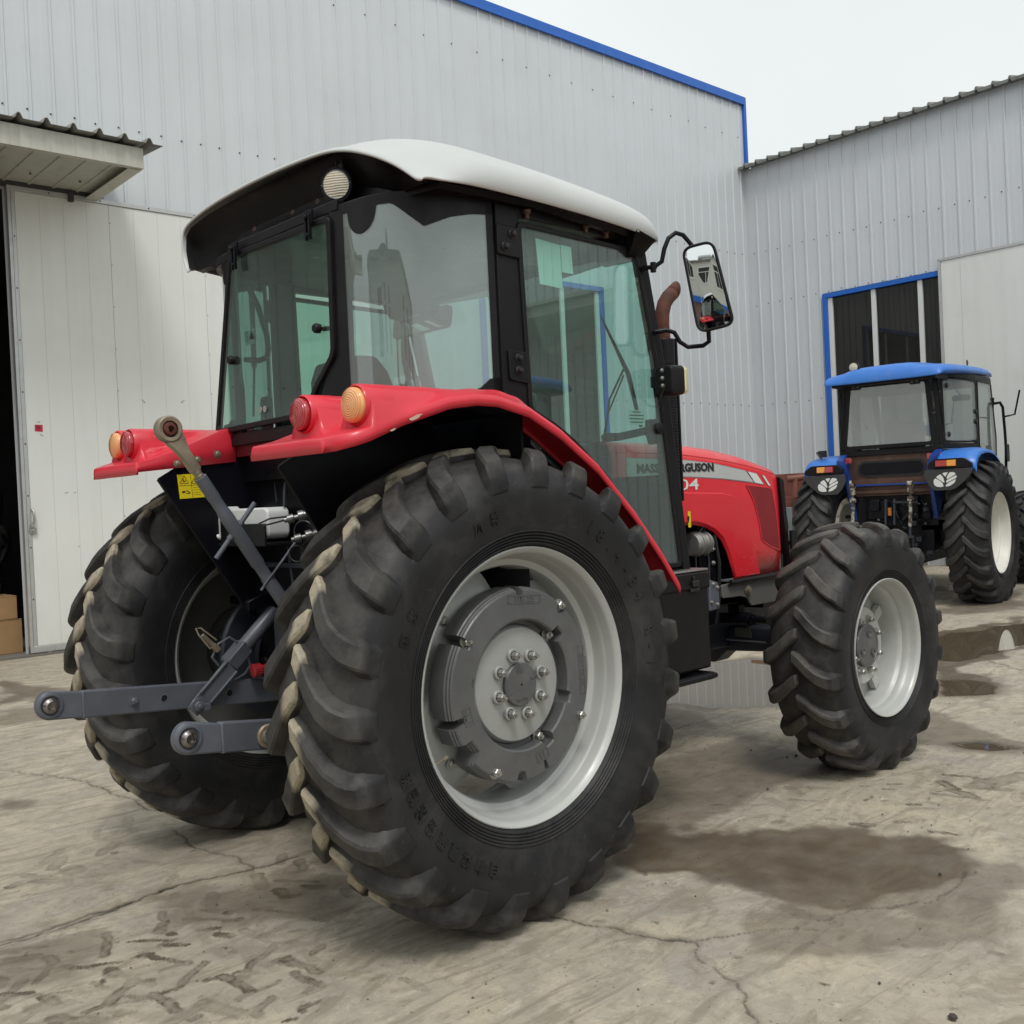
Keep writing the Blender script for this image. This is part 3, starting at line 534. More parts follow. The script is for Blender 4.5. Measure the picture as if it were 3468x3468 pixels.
# ---- fenders
EX = [-.67, -.57, -.448, -.254, -.14, -.045, .101, .254, .442, .641, .791, .896]
EZ = [1.588, 1.618, 1.665, 1.722, 1.736, 1.734, 1.701, 1.626, 1.501, 1.316, 1.153, 1.019]
def body_top(x):
    a = lerp(x, [-.67, -.60, -.5, -.4, -.3, -.2, -.1, 0, .1, .2], [1.636, 1.652, 1.686, 1.728, 1.770, 1.793, 1.803, 1.800, 1.776, 1.73])
    b = lerp(x, EX, EZ) + lerp(x, [0, .25, .6, .896], [.066, .058, .060, .058])
    t = sstep(.08, .2, x); return a * (1 - t) + b * t
def fender(sg):
    mb = MB(); xs = list(np.arange(-.67, -.5, .0085)) + list(np.arange(-.5, .896, .02)) + [.896]
    def yin(x): return .45 + (.80 - .45) * sstep(-.28, .12, x)
    rings = []
    for x in xs:
        ze = lerp(x, EX, EZ); zt = body_top(x); yi = yin(x); lip = lerp(x, [-.67, -.4, 0, .5, .9], [.044, .042, .040, .040, .045])
        co = .10 * (1 - sqrt(max(0, 1 - max(0, (-.57 - x) / .10) ** 2))); yo_ = .968 - co
        row = [(x, yo_, ze), (x, yo_ + .005, ze + lip * .5), (x, yo_, ze + lip * .9)]
        ny = 40
        for j in range(ny + 1):
            y = yo_ - .006 + (yi - yo_ + .006) * j / ny
            z = ze + lip + (zt - ze - lip) * sin(min(1, (yo_ - .006 - y) / .085) * pi / 2)
            for yc, zc, r, x0 in ((.885, 1.733, .066, -.552), (.660, 1.725, .062, -.598)):
                fade = sstep(-.02, -.30, x); rr = r * (.35 + .65 * fade)
                if x > x0 and abs(y - yc) < rr * 1.5:
                    d = abs(y - yc) / rr
                    zz = zc + (sqrt(max(0, 1 - min(1, d) ** 2)) * r if d < 1 else 0) - (max(0, d - 1) * .12)
                    zz = zz * fade + (zt - .002) * (1 - fade); z = max(z, zz)
            row.append((x, y, z))
        zi = lerp(x, [-.67, -.29, .1, .9], [1.598, 1.632, 1.66, 1.0]); zi = min(zi, zt - .02)
        if sg < 0: zi = zt - .03
        if x > 0: zi = zt - .03
        row += [(x, yi - .004, zt - .012 if x < .1 else zt - .008), (x, yi - .006, (zt + zi) / 2), (x, yi - .004, zi)]
        rings.append([(a, sg * b, c) for a, b, c in row])
    mb.loft(rings, False, False)
    # rear lip
    last = rings[0]; mb.loft([last, [(a - .005, b, max(c - .005, 1.588)) for a, b, c in last], [(a - .008, b, max(c - .018, 1.588)) for a, b, c in last], [(a - .008, b, 1.588) for a, b, c in last]], False, False)
    o = obj('fender', mb, RED, T, ang=62, weld=.0004)
    s = o.modifiers.new('thickness', 'SOLIDIFY'); s.thickness = .010; s.offset = -1
    # round collars that carry the lamps
    mb = MB()
    for yc, zc, r, x0 in ((.885, 1.733, .066, -.552), (.660, 1.725, .062, -.598)):
        mb.lathe([(.001, .03), (r - .010, .03), (r - .010, -.008), (r - .004, -.014), (r, -.008), (r + .001, .09)], c=(x0, sg * yc, zc), n=36, axis='x')
    objs('lamp_collar', mb, RED, o, ang=50)
    for nm, yc, zc, r, x0, m_ in (('indicator_lamp', .885, 1.733, .066, -.552, AMBER), ('tail_lamp', .660, 1.725, .062, -.598, REDL)):
        mb = MB(); a = r - .011
        mb.lathe([(a, .02), (a, -.022), (a * .97, -.028), (a * .75, -.034), (a * .4, -.038), (.001, -.040)], n=40, axis='x')
        lo = obj(nm, mb, m_, o, ang=60, loc=(x0, sg * yc, zc))
    return o
fr = fender(-1); fl = fender(1)
mb = MB()
for x, z in ((-.511, 1.630), (-.425, 1.645), (-.335, 1.668)): mb.bolt((x, .440, z), (0, -1, 0), .011, .012)
objm('fender_bolt', mb, TAN, fl)
mb = MB()
for a, b, z in ((.18, .9, 1.66), (.35, .88, 1.56)): mb.bolt((a, -b, z - .05), (0, 0, -1), .009, .01)
# paint chips on the near fender lip
# black side plates and arch liners
for sg in (-1, 1):
    mb = MB(); pl = [(-.585, 1.572), (-.50, 1.62), (-.30, 1.70), (-.1, 1.765), (.12, 1.76), (.12, .95), (-.16, .95), (-.206, .986)]
    mb.prism(pl, 'y', sg * .455, sg * .467)
    sp = obj('side_plate', mb, BLACKG, T, ang=30)
    mb = MB(); mb.tube([(-.585, sg * .461, 1.568), (-.206, sg * .461, .984)], .006, 8); obj('plate_edge', mb, BLACK, sp)
    # arch shade sheet, first outline along the wheel
    mb = MB(); rings = []
    for k in range(25):
        a = radians(150 - k * 6.0); r = .905 if a > pi / 2 else .905 + .0 * a
        x, z = r * cos(a), H + r * sin(a) * 1.0
        zt = (body_top(x) if -.67 < x < .896 else 1.1) - .022
        if z > zt: z = zt
        rings.append([(x, sg * .47, z), (x, sg * .955, z)] if x < .1 else [(x, sg * .62, z), (x, sg * .955, z)])
    # inner wall of the arch
    mb2 = MB(); mb2.prism([(.12, .95), (.12, 1.74), (.25, 1.65), (.45, 1.50), (.65, 1.31), (.80, 1.13), (.86, .95)], 'y', sg * .775, sg * .783)
    mb2.prism([(-.16, .95), (.12, .95), (.12, .80), (-.1, .80)], 'y', sg * .50, sg * .512)
    mb2.b2((.12, sg * .46, .85), (.132, sg * .90, 1.745))
    obj('arch_liner', mb2, BLACKG, T)
    mb = MB(); rings = []
    for x in np.arange(-.56, .12, .04):
        z = min(body_top(x) - .035, lerp(x, EX, EZ) + .015); rings.append([(x, sg * .47, z), (x, sg * .93, z)])
    mb.loft(rings, False, False); o = obj('arch_shade_sheet', mb, BLACKG, T); s = o.modifiers.new('t', 'SOLIDIFY'); s.thickness = .004  # black sheet puts the deep shadow of the fender underside into colour
# worn light chips on the near fender edge
mb = MB()
for (x, z, l, w_) in ((-.40, 1.692, .05, .012), (-.49, 1.652, .022, .006)):
    pts = [(x + l * (random.random() - .5) * 0 + l / 2 * cos(t) * (1 + .25 * sin(3 * t)), z + .38 * l * .5 * cos(t) + w_ / 2 * sin(t)) for t in np.linspace(0, 2 * pi, 12, endpoint=False)]
    mb.prism(pts, 'y', -.9735, -.9755)
obj('paint_chip', mb, mat('chipped_primer', (.55, .38, .30), .6), fr)

# ---- roof
def roof():
    mb = MB()
    rearR = [(.86, 2.500), (.835, 2.505), (.805, 2.527), (.745, 2.570), (.66, 2.620), (.51, 2.690), (.35, 2.738), (.18, 2.752)]
    rearL = [(.80, 2.50), (.835, 2.56), (.852, 2.62), (.850, 2.695), (.80, 2.728), (.60, 2.756), (.40, 2.764), (.2, 2.766)]
    mid = [(.862, 2.50), (.874, 2.535), (.866, 2.578), (.832, 2.618), (.750, 2.668), (.61, 2.742), (.41, 2.806), (.2, 2.836)]
    st = []
    def sec(x, rear, zb, zs, wy=1, yscale=1):
        """blend rear section into mid section; shifts in z and scale in y"""
        R_ = []; L_ = []
        for i in range(8):
            r, l, c = rearR[i], rearL[i], mid[i]
            R_.append((-(r[0] * rear + c[0] * (1 - rear)) * yscale, 2.5 + ((r[1] * rear + c[1] * (1 - rear)) - 2.5) * zs + zb))
            L_.append(((l[0] * rear + c[0] * (1 - rear)) * yscale, 2.5 + ((l[1] * rear + c[1] * (1 - rear)) - 2.5) * zs + zb))
        cz = (R_[-1][1] + L_[-1][1]) / 2 + .003
        return [(x, y, z) for y, z in R_] + [(x, 0, cz)] + [(x, y, z) for y, z in L_[::-1]]
    S = [(-.243, 1, -.016, 1, 1), (-.238, 1, -.006, 1, 1), (-.222, 1, .002, 1.005, 1), (-.195, 1, .006, 1.01, 1), (-.15, .80, .003, 1.02, 1), (-.08, .42, .003, 1.02, 1), (.0, .12, .003, 1.01, 1), (.10, .0, .001, 1.01, 1), (.25, 0, -.001, 1.0, 1), (.5, 0, -.008, .985, 1), (.7, 0, -.018, .965, .998), (.85, 0, -.028, .945, .995), (.95, 0, -.034, .92, .985)]
    rings = [sec(x, r, zb, zs, 1, ys) for x, r, zb, zs, ys in S]
    # rounded nose: front rows bow forward in the middle
    def nose(x0, push, zs, zb, ys):
        r = sec(x0, 0, zb, zs, 1, ys); return [(x0 + push * (1 - (abs(y) / .87) ** 3.0), y, z) for _, y, z in r]
    base_ = rings[-1]; rings[-1] = [(.93 + .05 * (1 - (abs(y) / .87) ** 3), y, z) for _, y, z in base_]
    rings.append(nose(.972, .11, .83, -.038, .978)); rings.append(nose(.990, .16, .66, -.040, .970)); rings.append(nose(1.0, .19, .42, -.040, .965)); rings.append(nose(1.003, .205, .14, -.040, .96)); rings.append(nose(.996, .20, .0, -.042, .955))
    mb.loft(rings, False, False); return mb
o = obj('roof', roof(), WHITE, T, ang=60)
s = o.modifiers.new('t', 'SOLIDIFY'); s.thickness = .012; s.offset = -1
sb = o.modifiers.new('s', 'SUBSURF'); sb.levels = 1; sb.render_levels = 2
# black liner below the shell: soffit and the hollow rear fascia
mb = MB()
ar = [(-.850, 2.494), (-.80, 2.515), (-.738, 2.557), (-.655, 2.605), (-.505, 2.672), (-.35, 2.705), (-.15, 2.716), (.15, 2.720), (.40, 2.719), (.60, 2.712), (.765, 2.692), (.812, 2.665), (.820, 2.605), (.80, 2.52), (.72, 2.492), (.60, 2.492)]
def fas(t):
    """t 0 = lip, 1 = window head; the panel bows forward, hollow in the middle"""
    res = []
    for y, z in ar:
        yb = max(-.46, min(.46, y * .56)); zb = 2.512
        x = -.236 + .13 * sin(pi * t * .62) - (.0 if t < .01 else 0) - .10 * t * t
        f = t
        res.append((x if t > 0 else -.236, y + (yb - y) * f * 1.0, z + (zb - z) * f))
    return res
mb.loft([[(x, y, z - .002) for x, y, z in fas(0)], [(x + .02, y * .985, z - .012) for x, y, z in fas(0)], fas(.25), fas(.5), fas(.75), fas(1)], False, False)
# soffit sheet with a rolled edge
pl = [(-.13, -.835), (.3, -.848), (.8, -.85), (.95, -.83), (1.08, -.62), (1.16, -.3), (1.18, 0), (1.16, .3), (1.08, .62), (.95, .83), (.8, .85), (.3, .85), (-.05, .83), (-.13, .76), (-.20, .46), (-.20, -.46)]
def so_z(x): return 2.500 - .04 * sstep(.3, 1.1, x)
top = [(x, y * .985, so_z(x) + .006) for x, y in pl]; mid_ = [(x * .985, y * .975, so_z(x) - .012) for x, y in pl]; low = [(x * .95, y * .93, so_z(x) - .010) for x, y in pl]
mb.loft([top, mid_, low], True, True)
# dark corners that drop below the shell at the front
for sg in (-1, 1):
    mb.loft([[(.86, sg * .86, 2.485), (1.0, sg * .845, 2.462), (1.06, sg * .60, 2.462), (.86, sg * .60, 2.485)], [(.86, sg * .83, 2.42), (.955, sg * .80, 2.395), (.99, sg * .6, 2.40), (.86, sg * .62, 2.42)], [(.87, sg * .80, 2.385), (.92, sg * .775, 2.375), (.93, sg * .62, 2.385), (.87, sg * .64, 2.39)]], True, True)
li = obj('roof_liner', mb, LINER, T, ang=35)
mb = MB()
for x in (.30, .62, .74): mb.mark(); mb.lathe([(.016, 0), (.016, -.012), (.009, -.014), (.009, -.03), (.012, -.032), (.001, -.034)], c=(x, -.80, 2.49 - .02 * x), n=14, axis='z')
for y in (.36, .06, -.12): mb.mark(); mb.lathe([(.018, 0), (.016, -.006), (.001, -.007)], c=(-.150, y, 2.60), n=14, axis='x')
for y in (-.30, .30): mb.mark(); mb.lathe([(.020, 0), (.020, -.010), (.010, -.012), (.010, -.026), (.014, -.028), (.001, -.03)], c=(-.235, y, 2.515), n=14, axis='z')
objm('roof_plug', mb, BROWN, li)
# work lamp under the rear fascia
wl = empty('work_lamp', T, (-.225, -.355, 2.598)); Mw = Matrix.Rotation(radians(34), 4, 'Z') @ Matrix.Rotation(radians(-10), 4, 'Y')
mb = MB(); mb.lathe([(.054, -.004), (.060, -.006), (.062, .0), (.062, .03), (.052, .06), (.03, .075), (.001, .078)], n=36, axis='x', M=Mw); obj('lamp_housing', mb, BLACK, wl)
mb = MB(); mb.lathe([(.049, .004), (.050, -.006), (.03, -.010), (.001, -.012)], n=36, axis='x', M=Mw); obj('lamp_lens', mb, CLEAR, wl)
mb = MB(); mb.lathe([(.047, -.004), (.051, -.009), (.053, -.004), (.052, .004)], n=36, axis='x', M=Mw); mb.bolt(Mw @ Vector((-.006, .054, .0)), (-1, 0, 0), .003, .003); mb.bolt(Mw @ Vector((-.006, -.054, .0)), (-1, 0, 0), .003, .003); obj('lamp_ring', mb, GREYM, wl)
mb = MB()
for y in (-.018, .018): mb.tube([(.015, y, .055), (.012, y, .098)], .0022, 6)
mb.tube([(.012, -.018, .098), (.012, .018, .098)], .0022, 6); mb.box((.03, 0, .075), (.02, .03, .03)); obj('lamp_bracket', mb, BLACK, wl)

# ---- cab glass and frames
YC = .785
cf = MB()
def post(a, b, w=.045, d=.035): cf.loft([[(p[0] + sx * w / 2, p[1] + sy * d / 2, p[2]) for sx, sy in ((-1, -1), (1, -1), (1, 1), (-1, 1))] for p in (a, b)])
# quarter plan curve from rear post to B pillar
QC = [(-.252, .405), (-.250, .46), (-.240, .53), (-.215, .60), (-.172, .665), (-.115, .715), (-.045, .752), (.04, .773), (.14, YC)]
for sg in (-1, 1):
    # rear corner post
    cf.loft([[(-.262, sg * (y1), z), (-.236, sg * y1, z), (-.225, sg * y2, z), (-.252, sg * y2, z)] for z, y1, y2 in ((2.51, (.378 if sg > 0 else .350), .425), (2.0, (.372 if sg > 0 else .342), .420), (1.93, (.36 if sg > 0 else .30), .420), (1.72, (.36 if sg > 0 else .16), .420))])
    # B pillar
    cf.loft([[(x1, sg * (YC + .006), z), (x2, sg * (YC + .006), z), (x2, sg * (YC - .05), z), (x1, sg * (YC - .05), z)] for z, x1, x2 in ((2.49, .150, .265), (1.62, .150, .278))])
    # A pillar, raked forward towards the bottom
    ap = [(.945, 2.46), (1.045, 1.99), (1.155, 1.18), (1.165, 1.08)]
    cf.loft([[(x, sg * YC, z), (x + .05, sg * YC, z), (x + .06, sg * (YC - .05), z), (x + .01, sg * (YC - .05), z)] for x, z in ap])
    # sills
    cf.loft([[(-.25, sg * .43, 1.755), (-.25, sg * .43, 1.80), (-.22, sg * .43, 1.80), (-.22, sg * .43, 1.755)]] + [[(x, sg * y, 1.755), (x, sg * y, 1.80), (x + .02, sg * (y - .03), 1.80), (x + .02, sg * (y - .03), 1.755)] for x, y in QC[1:]])
    cf.b2((.15, sg * (YC - .03), 2.455), (.98, sg * (YC + .004), 2.50))
    cf.loft([[(x, sg * y, 2.475), (x, sg * y, 2.51), (x + .02, sg * (y - .03), 2.51), (x + .02, sg * (y - .03), 2.475)] for x, y in QC])
    cf.b2((.15, sg * (YC - .04), 1.05), (1.16, sg * (YC - .005), 1.075))
    cf.loft([[(x, sg * YC, z), (x, sg * (YC - .03), z), (x + .03, sg * (YC - .03), z + .03), (x + .03, sg * YC, z + .03)] for x, z in ((.16, 1.74), (.30, 1.66), (.45, 1.54), (.60, 1.38), (.73, 1.24), (.86, 1.06))])
# front header, cowl, rear header and sill
cf.b2((.955, -.75, 2.43), (1.0, .75, 2.47)); cf.b2((1.16, -.75, 1.05), (1.20, .75, 1.45)); cf.b2((-.262, -.40, 2.49), (-.225, .40, 2.53))
cf.b2((-.262, -.42, 1.70), (-.23, .58, 1.752))
# left rear post follows the flared rear window
cf.loft([[(-.262, y, z), (-.238, y, z), (-.225, y + .03, z), (-.255, y + .022, z)] for y, z in ((.385, 2.51), (.575, 1.73))])
# solid lower walls
cabf = obj('cab_frame', cf, BLACK, T, ang=30, bevel=.004)
mb = MB()
mb.b2((-.245, -.44, 1.655), (-.225, .44, 1.71)); obj('rear_sill_panel', mb, mat('dark_red_panel', (.10, .008, .012), .4), T)
mb = MB(); mb.b2((-.18, -.455, .95), (-.165, .455, 1.72)); mb.b2((-.21, -.455, 1.55), (-.20, .455, 1.70)); mb.b2((-.17, -.7, 1.02), (1.17, .7, 1.055)); mb.b2((-.17, -.455, 1.56), (-.165, .455, 1.60))
mb.b2((1.165, -.70, 1.05), (1.18, .70, 1.50)); mb.b2((-.18, -.45, .80), (-.10, .45, .96))
obj('cab_floor', mb, BLACKG, T)
# rear window: flared on the left, notched at the lower right, hinged at the head
RW = [(.380, 2.487), (.5645, 1.757), (-.195, 1.77), (-.21, 1.845), (-.357, 1.975), (-.368, 2.478)]
rwn = empty('rear_window', T)
mb = MB(); frame_ring(mb, roundpoly(RW, .03), roundpoly(inset(RW, .022), .025), 'x', -.275, -.258); obj('window_frame', mb, BLACK, rwn, bevel=.003)
mb = MB(); mb.prism(roundpoly(inset(RW, .019), .025), 'x', -.268, -.263); obj('window_glass', mb, GLASSR, rwn)
mb = MB()
for y in (.30, -.255):
    mb.mark(); mb.box((-.285, y, 2.492), (.012, .045, .05)); mb.box((-.292, y + .012, 2.455), (.012, .010, .095)); mb.box((-.292, y - .012, 2.455), (.012, .010, .095)); mb.lathe([(.009, 0), (.008, -.008), (.001, -.009)], c=(-.298, y, 2.492), n=8, axis='x'); mb.lathe([(.008, 0), (.007, -.006), (.001, -.007)], c=(-.298, y - .004, 2.425), n=8, axis='x')
objm('window_hinge', mb, BLACKG, rwn, bevel=.002)
mb = MB(); mb.tube([(-.235, .285, 2.33), (-.225, .245, 2.26), (-.215, .20, 2.13), (-.215, .195, 2.075), (-.215, .21, 2.045), (-.22, .26, 2.038), (-.235, .345, 2.052)], .0115, 12)
mb.lathe([(.018, 0), (.019, -.016), (.014, -.024), (.006, -.026), (.001, -.026)], c=(-.268, .385, 2.052), n=20, axis='x'); mb.mark(); mb.lathe([(.018, 0), (.019, -.016), (.014, -.024), (.001, -.026)], c=(-.268, -.262, 2.085), n=20, axis='x'); mb.tube([(-.25, -.262, 2.085), (-.25, -.35, 2.078)], .009, 8)
objm('window_handle', mb, BLACK, rwn)
mb = MB(); mb.tube([(-.21, .315, 2.33), (-.20, .34, 2.02)], .011, 10); mb.tube([(-.20, .34, 2.02), (-.195, .375, 1.82)], .005, 8); obj('gas_strut', mb, GREYM, rwn)
mb = MB(); pl = rrect(.085, .13, .02, 4, .165, 1.815); mb.prism(pl, 'x', -.257, -.250); obj('window_catch', mb, BLACKG, rwn)
mb = MB()
for y in (.184, .148): mb.lathe([(.013, .0), (.013, -.003), (.001, -.003)], c=(-.270, y, 1.828), n=20, axis='x')
objs('catch_button', mb, CHROME, rwn)
mb = MB(); mb.prism(rrect(.075, .060, .003, 1, .255, 2.13), 'x', -.262, -.2605); wls = obj('warning_sticker', mb, mat('clear_sticker', (.42, .50, .46), .5), rwn)
mb = MB(); text_on(mb, '!', .03, (-.2700, .228, 2.135), (0, -1, 0), (0, 0, 1), .001); mb.prism([(.245, 2.117), (.211, 2.117), (.228, 2.155)], 'x', -.2695, -.2690)
for j in range(5): mb.b2((-.2690, .284, 2.15 - j * .009), (-.2695, .255, 2.152 - j * .009))
obj('sticker_print', mb, INK, rwn)
# curved quarter glass on both sides, each a bent pane with a black printed border
for sg in (-1, 1):
    def pane(z0, z1, off=0, th=.005, i0=0, i1=None):
        q = QC[i0:i1]; outp = [(x - off * .6, sg * (y + off)) for x, y in q]; inp = [(x + .002, sg * (y - th)) for x, y in q]
        return [[(x, y, z0) for x, y in outp], [(x, y, z1) for x, y in outp]]
    # dense curve
    t = np.linspace(0, len(QC) - 1, 33); qx = np.interp(t, range(len(QC)), [a for a, b in QC]); qy = np.interp(t, range(len(QC)), [b for a, b in QC])
    if sg > 0: qy = qy * np.interp(qx, [-.26, .05, .14], [.90, .95, 1.0])
    mb = MB(); rings = [[(x, sg * y, 1.795), (x, sg * y, 2.478), (x + .004, sg * (y - .004), 2.478), (x + .004, sg * (y - .004), 1.795)] for x, y in zip(qx, qy)]
    mb.loft(rings, True, True); qg = obj('quarter_window', mb, GLASSQ, T, ang=50)
    # printed border: wavy head with the round cut-out, strip down each side
    mb = MB()
    def strip(u0, u1, zlo, zhi, n=14):
        uu = np.linspace(u0, u1, n); vs = []
        for u in uu:
            x = float(np.interp(u * (len(QC) - 1), range(len(QC)), [a for a, b in QC])); y = float(np.interp(u * (len(QC) - 1), range(len(QC)), [b for a, b in QC])) * (1 if sg < 0 else float(np.interp(x, [-.26, .05, .14], [.90, .95, 1.0])))
            for z in (zlo(u), zhi(u)): vs.append((x - .0012, sg * (y + .0015), z))
        mb.add(vs, [(2 * i, 2 * i + 2, 2 * i + 3, 2 * i + 1) for i in range(n - 1)])
    strip(0, .035, lambda u: 1.795, lambda u: 2.478, 4)
    strip(.965, 1, lambda u: 1.795, lambda u: 2.478, 4)
    top_ = lambda u: 2.482
    strip(.0, .42, lambda u: 2.482 - (.012 + .088 * max(0, 1 - ((u - .22) / .12) ** 2) ** .5 if abs(u - .22) < .12 else .012), top_, 40)
    strip(.42, 1, lambda u: 2.482 - (lerp(u, [.42, .445, .62, .78, .90, 1.0], [.012, .016, .100, .062, .045, .038])), top_, 40)
    strip(.02, 1, lambda u: 1.79, lambda u: 1.812 + .05 * sstep(.86, .97, u), 20)
    obj('printed_border', mb, BLACK, qg, ang=60)
# hinge plates, one pair per side
for sg in (-1, 1):
    mb = MB()
    mb.prism(roundpoly([(.145, 2.305), (.145, 2.415), (.255, 2.412), (.262, 2.300)], .012), 'y', sg * (YC + .006), sg * (YC + .016))
    mb.prism(roundpoly([(.178, 1.855), (.176, 1.965), (.272, 1.958), (.272, 1.845)], .012), 'y', sg * (YC + .006), sg * (YC + .016))
    h = objs('hinge_plate', mb, BLACK, T, bevel=.003)[0]
    mb = MB()
    for x, z in ((.218, 2.385), (.180, 2.335), (.222, 1.935), (.222, 1.89)):
        mb.mark(); mb.lathe([(.016, 0), (.016, .004), (.013, .006), (.012, .012), (.0095, .018), (.001, .019)], c=(x, sg * (YC + .015), z), n=18, sgn=sg)
    objm('hinge_bolt', mb, INK, h)
# doors: whole-glass door with thin frame, lower edge following the fender
DR = [(.250, 2.440), (.935, 2.425), (1.035, 1.985), (1.140, 1.140), (1.135, 1.105), (1.045, 1.105), (.985, 1.16), (.90, 1.255), (.78, 1.385), (.66, 1.50), (.50, 1.625), (.40, 1.685), (.27, 1.745)]
for sg in (-1, 1):
    dn = empty('door', T)
    mb = MB(); frame_ring(mb, roundpoly(DR, .03), roundpoly(inset(DR, .020), .02), 'y', sg * (YC - .006), sg * (YC + .014)); obj('door_frame', mb, BLACK, dn, bevel=.004)
    mb = MB(); mb.prism(roundpoly(inset(DR, .017), .02), 'y', sg * (YC + .003), sg * (YC + .008)); obj('door_glass', mb, GLASS, dn)
    mb = MB(); mb.prism(roundpoly([(.72, 1.672), (.70, 1.655), (.72, 1.635), (.80, 1.64), (.985, 1.668), (1.0, 1.625), (1.065, 1.63), (1.058, 1.735), (.985, 1.73), (.985, 1.70), (.80, 1.672)], .01), 'y', sg * (YC - .03), sg * (YC - .012)); mb.lathe([(.024, 0), (.024, .012), (.018, .016), (.001, .016)], c=(1.025, sg * (YC + .006), 1.69), n=20, sgn=sg); obj('door_latch', mb, BLACK, dn, bevel=.002)
    if sg < 0:
        mb = MB(); mb.prism(rrect(.10, .060, .003, 1, .895, 1.735), 'y', -(YC + .0015), -(YC + .0005)); st_ = obj('door_sticker', mb, mat('clear_sticker_door', (.38, .52, .48), .5), dn)
        mb = MB()
        for j, l in enumerate((.05, .09, .09, .08)): mb.b2((.895 - l / 2, -(YC + .0016), 1.755 - j * .014), (.895 + l / 2, -(YC + .0022), 1.760 - j * .014))
        obj('sticker_print', mb, INK, dn)
# pale patches painted as the bright wall seen through the cab; rear-view mirror
mb = MB(); mb.prism([(.376, 2.400), (.508, 2.391), (.514, 2.224), (.390, 2.230)], 'y', -.764, -.7625); obj('wall_view_patch', mb, mat('bright_wall_colour', (.62, .80, .74), .5), T)
mb = MB(); mb.prism([(.511, 2.393), (.570, 2.392), (.576, 2.288), (.514, 2.289)], 'y', -.764, -.7625); obj('wall_view_patch', mb, MATS['bright_wall_colour'], T)
mb = MB(); Mi = Matrix.Translation((.94, .64, 2.352)) @ Matrix.Rotation(radians(8), 4, 'Y') @ Matrix.Translation((-.94, -.64, -2.352)); mb.loft([[Mi @ Vector((x_, y, z)) for y, z in rrect(.46, .115, .03, 4, .64, 2.352)] for x_ in (.935, .955)]); mb.tube([(.95, .60, 2.40), (.97, .60, 2.46)], .008, 8); im = obj('inner_mirror', mb, BLACK, T)
mb = MB(); mb.loft([[Mi @ Vector((x_, y, z)) for y, z in rrect(.45, .105, .028, 4, .64, 2.352)] for x_ in (.932, .9345)]); obj('mirror_face', mb, MIRR, im)
# windscreen and wiper
mb = MB(); mb.loft([[(.965, -.74, 2.43), (.965, .74, 2.43), (.970, .74, 2.43), (.970, -.74, 2.43)], [(1.185, -.74, 1.45), (1.185, .74, 1.45), (1.190, .74, 1.45), (1.190, -.74, 1.45)]]); obj('windscreen', mb, GLASS, T)
mb = MB(); mb.tube([(1.10, -.44, 2.22), (1.16, -.53, 1.96), (1.21, -.55, 1.72)], .009, 8, radii=[.004, .011, .008]); mb.tube([(1.165, -.50, 1.98), (1.20, -.38, 1.86), (1.22, -.28, 1.50)], .005, 6); mb.tube([(1.165, -.50, 1.955), (1.21, -.36, 1.80), (1.22, -.25, 1.50)], .004, 6); obj('wiper', mb, BLACK, T)
# interior
seat = empty('seat', T)
mb = MB(); mb.loft([[(x, y * .27 * s, z) for y in (-1, -.5, 0, .5, 1)] + [(x - .09, y * .25 * s, z) for y in (1, .5, 0, -.5, -1)] for x, z, s in ((.20, 1.50, .9), (.14, 1.62, 1), (.10, 1.80, 1), (.07, 1.95, .85), (.06, 2.02, .6))]); obj('backrest', mb, SEATM, seat, bevel=.02)
mb = MB(); mb.box((.36, 0, 1.50), (.48, .50, .12)); obj('cushion', mb, SEATM, seat, bevel=.035)
mb = MB(); mb.loft([[(x, y, 1.05) for x, y in rrect(.30, .34, .04, 3, .33, 0)], [(x, y, 1.44) for x, y in rrect(.40, .40, .04, 3, .33, 0)]]); obj('seat_base', mb, BLACK, seat)
sw = empty('steering_wheel', T); Ms = Matrix.Translation((.83, 0, 1.80)) @ Matrix.Rotation(radians(-35), 4, 'Y')
mb = MB(); mb.lathe([(.205 + .013 * cos(a), .013 * sin(a)) for a in np.linspace(0, 2 * pi, 10, endpoint=False)], n=40, axis='z', closed=False, M=Ms); mb.lathe([(.192, 0), (.205, .013)], n=40, axis='z', M=Ms)
for a in (0, 120, 240): mb.tube([Ms @ Vector((0, 0, 0)), Ms @ Vector((.2 * cos(radians(a)), .2 * sin(radians(a)), 0))], .011, 8)
obj('steering_rim', mb, BLACK, sw)
mb = MB(); mb.tube([(.83, 0, 1.80), (1.0, 0, 1.52), (1.06, 0, 1.06)], .035, 12); obj('steering_column', mb, BLACK, sw)
mb = MB(); mb.loft([[(.98, y, z) for y, z in rrect(.46, .30, .06, 4, 0, 1.50)], [(1.17, y, z) for y, z in rrect(.60, .42, .06, 4, 0, 1.46)]]); obj('dashboard', mb, BLACK, T)
for sg in (-1, 1):
    mb = MB(); mb.loft([[(x, sg * .42, 1.06), (x, sg * .76, 1.06), (x, sg * .76, z), (x, sg * .60, z), (x, sg * .44, z - .05)] for x, z in ((.15, 1.70), (.3, 1.66), (.5, 1.50), (.7, 1.28), (.82, 1.08))]); obj('side_console', mb, mat('grey_green_console', (.10, .125, .115), .55) if sg < 0 else MATS['grey_green_console'], T, ang=50, bevel=.01)
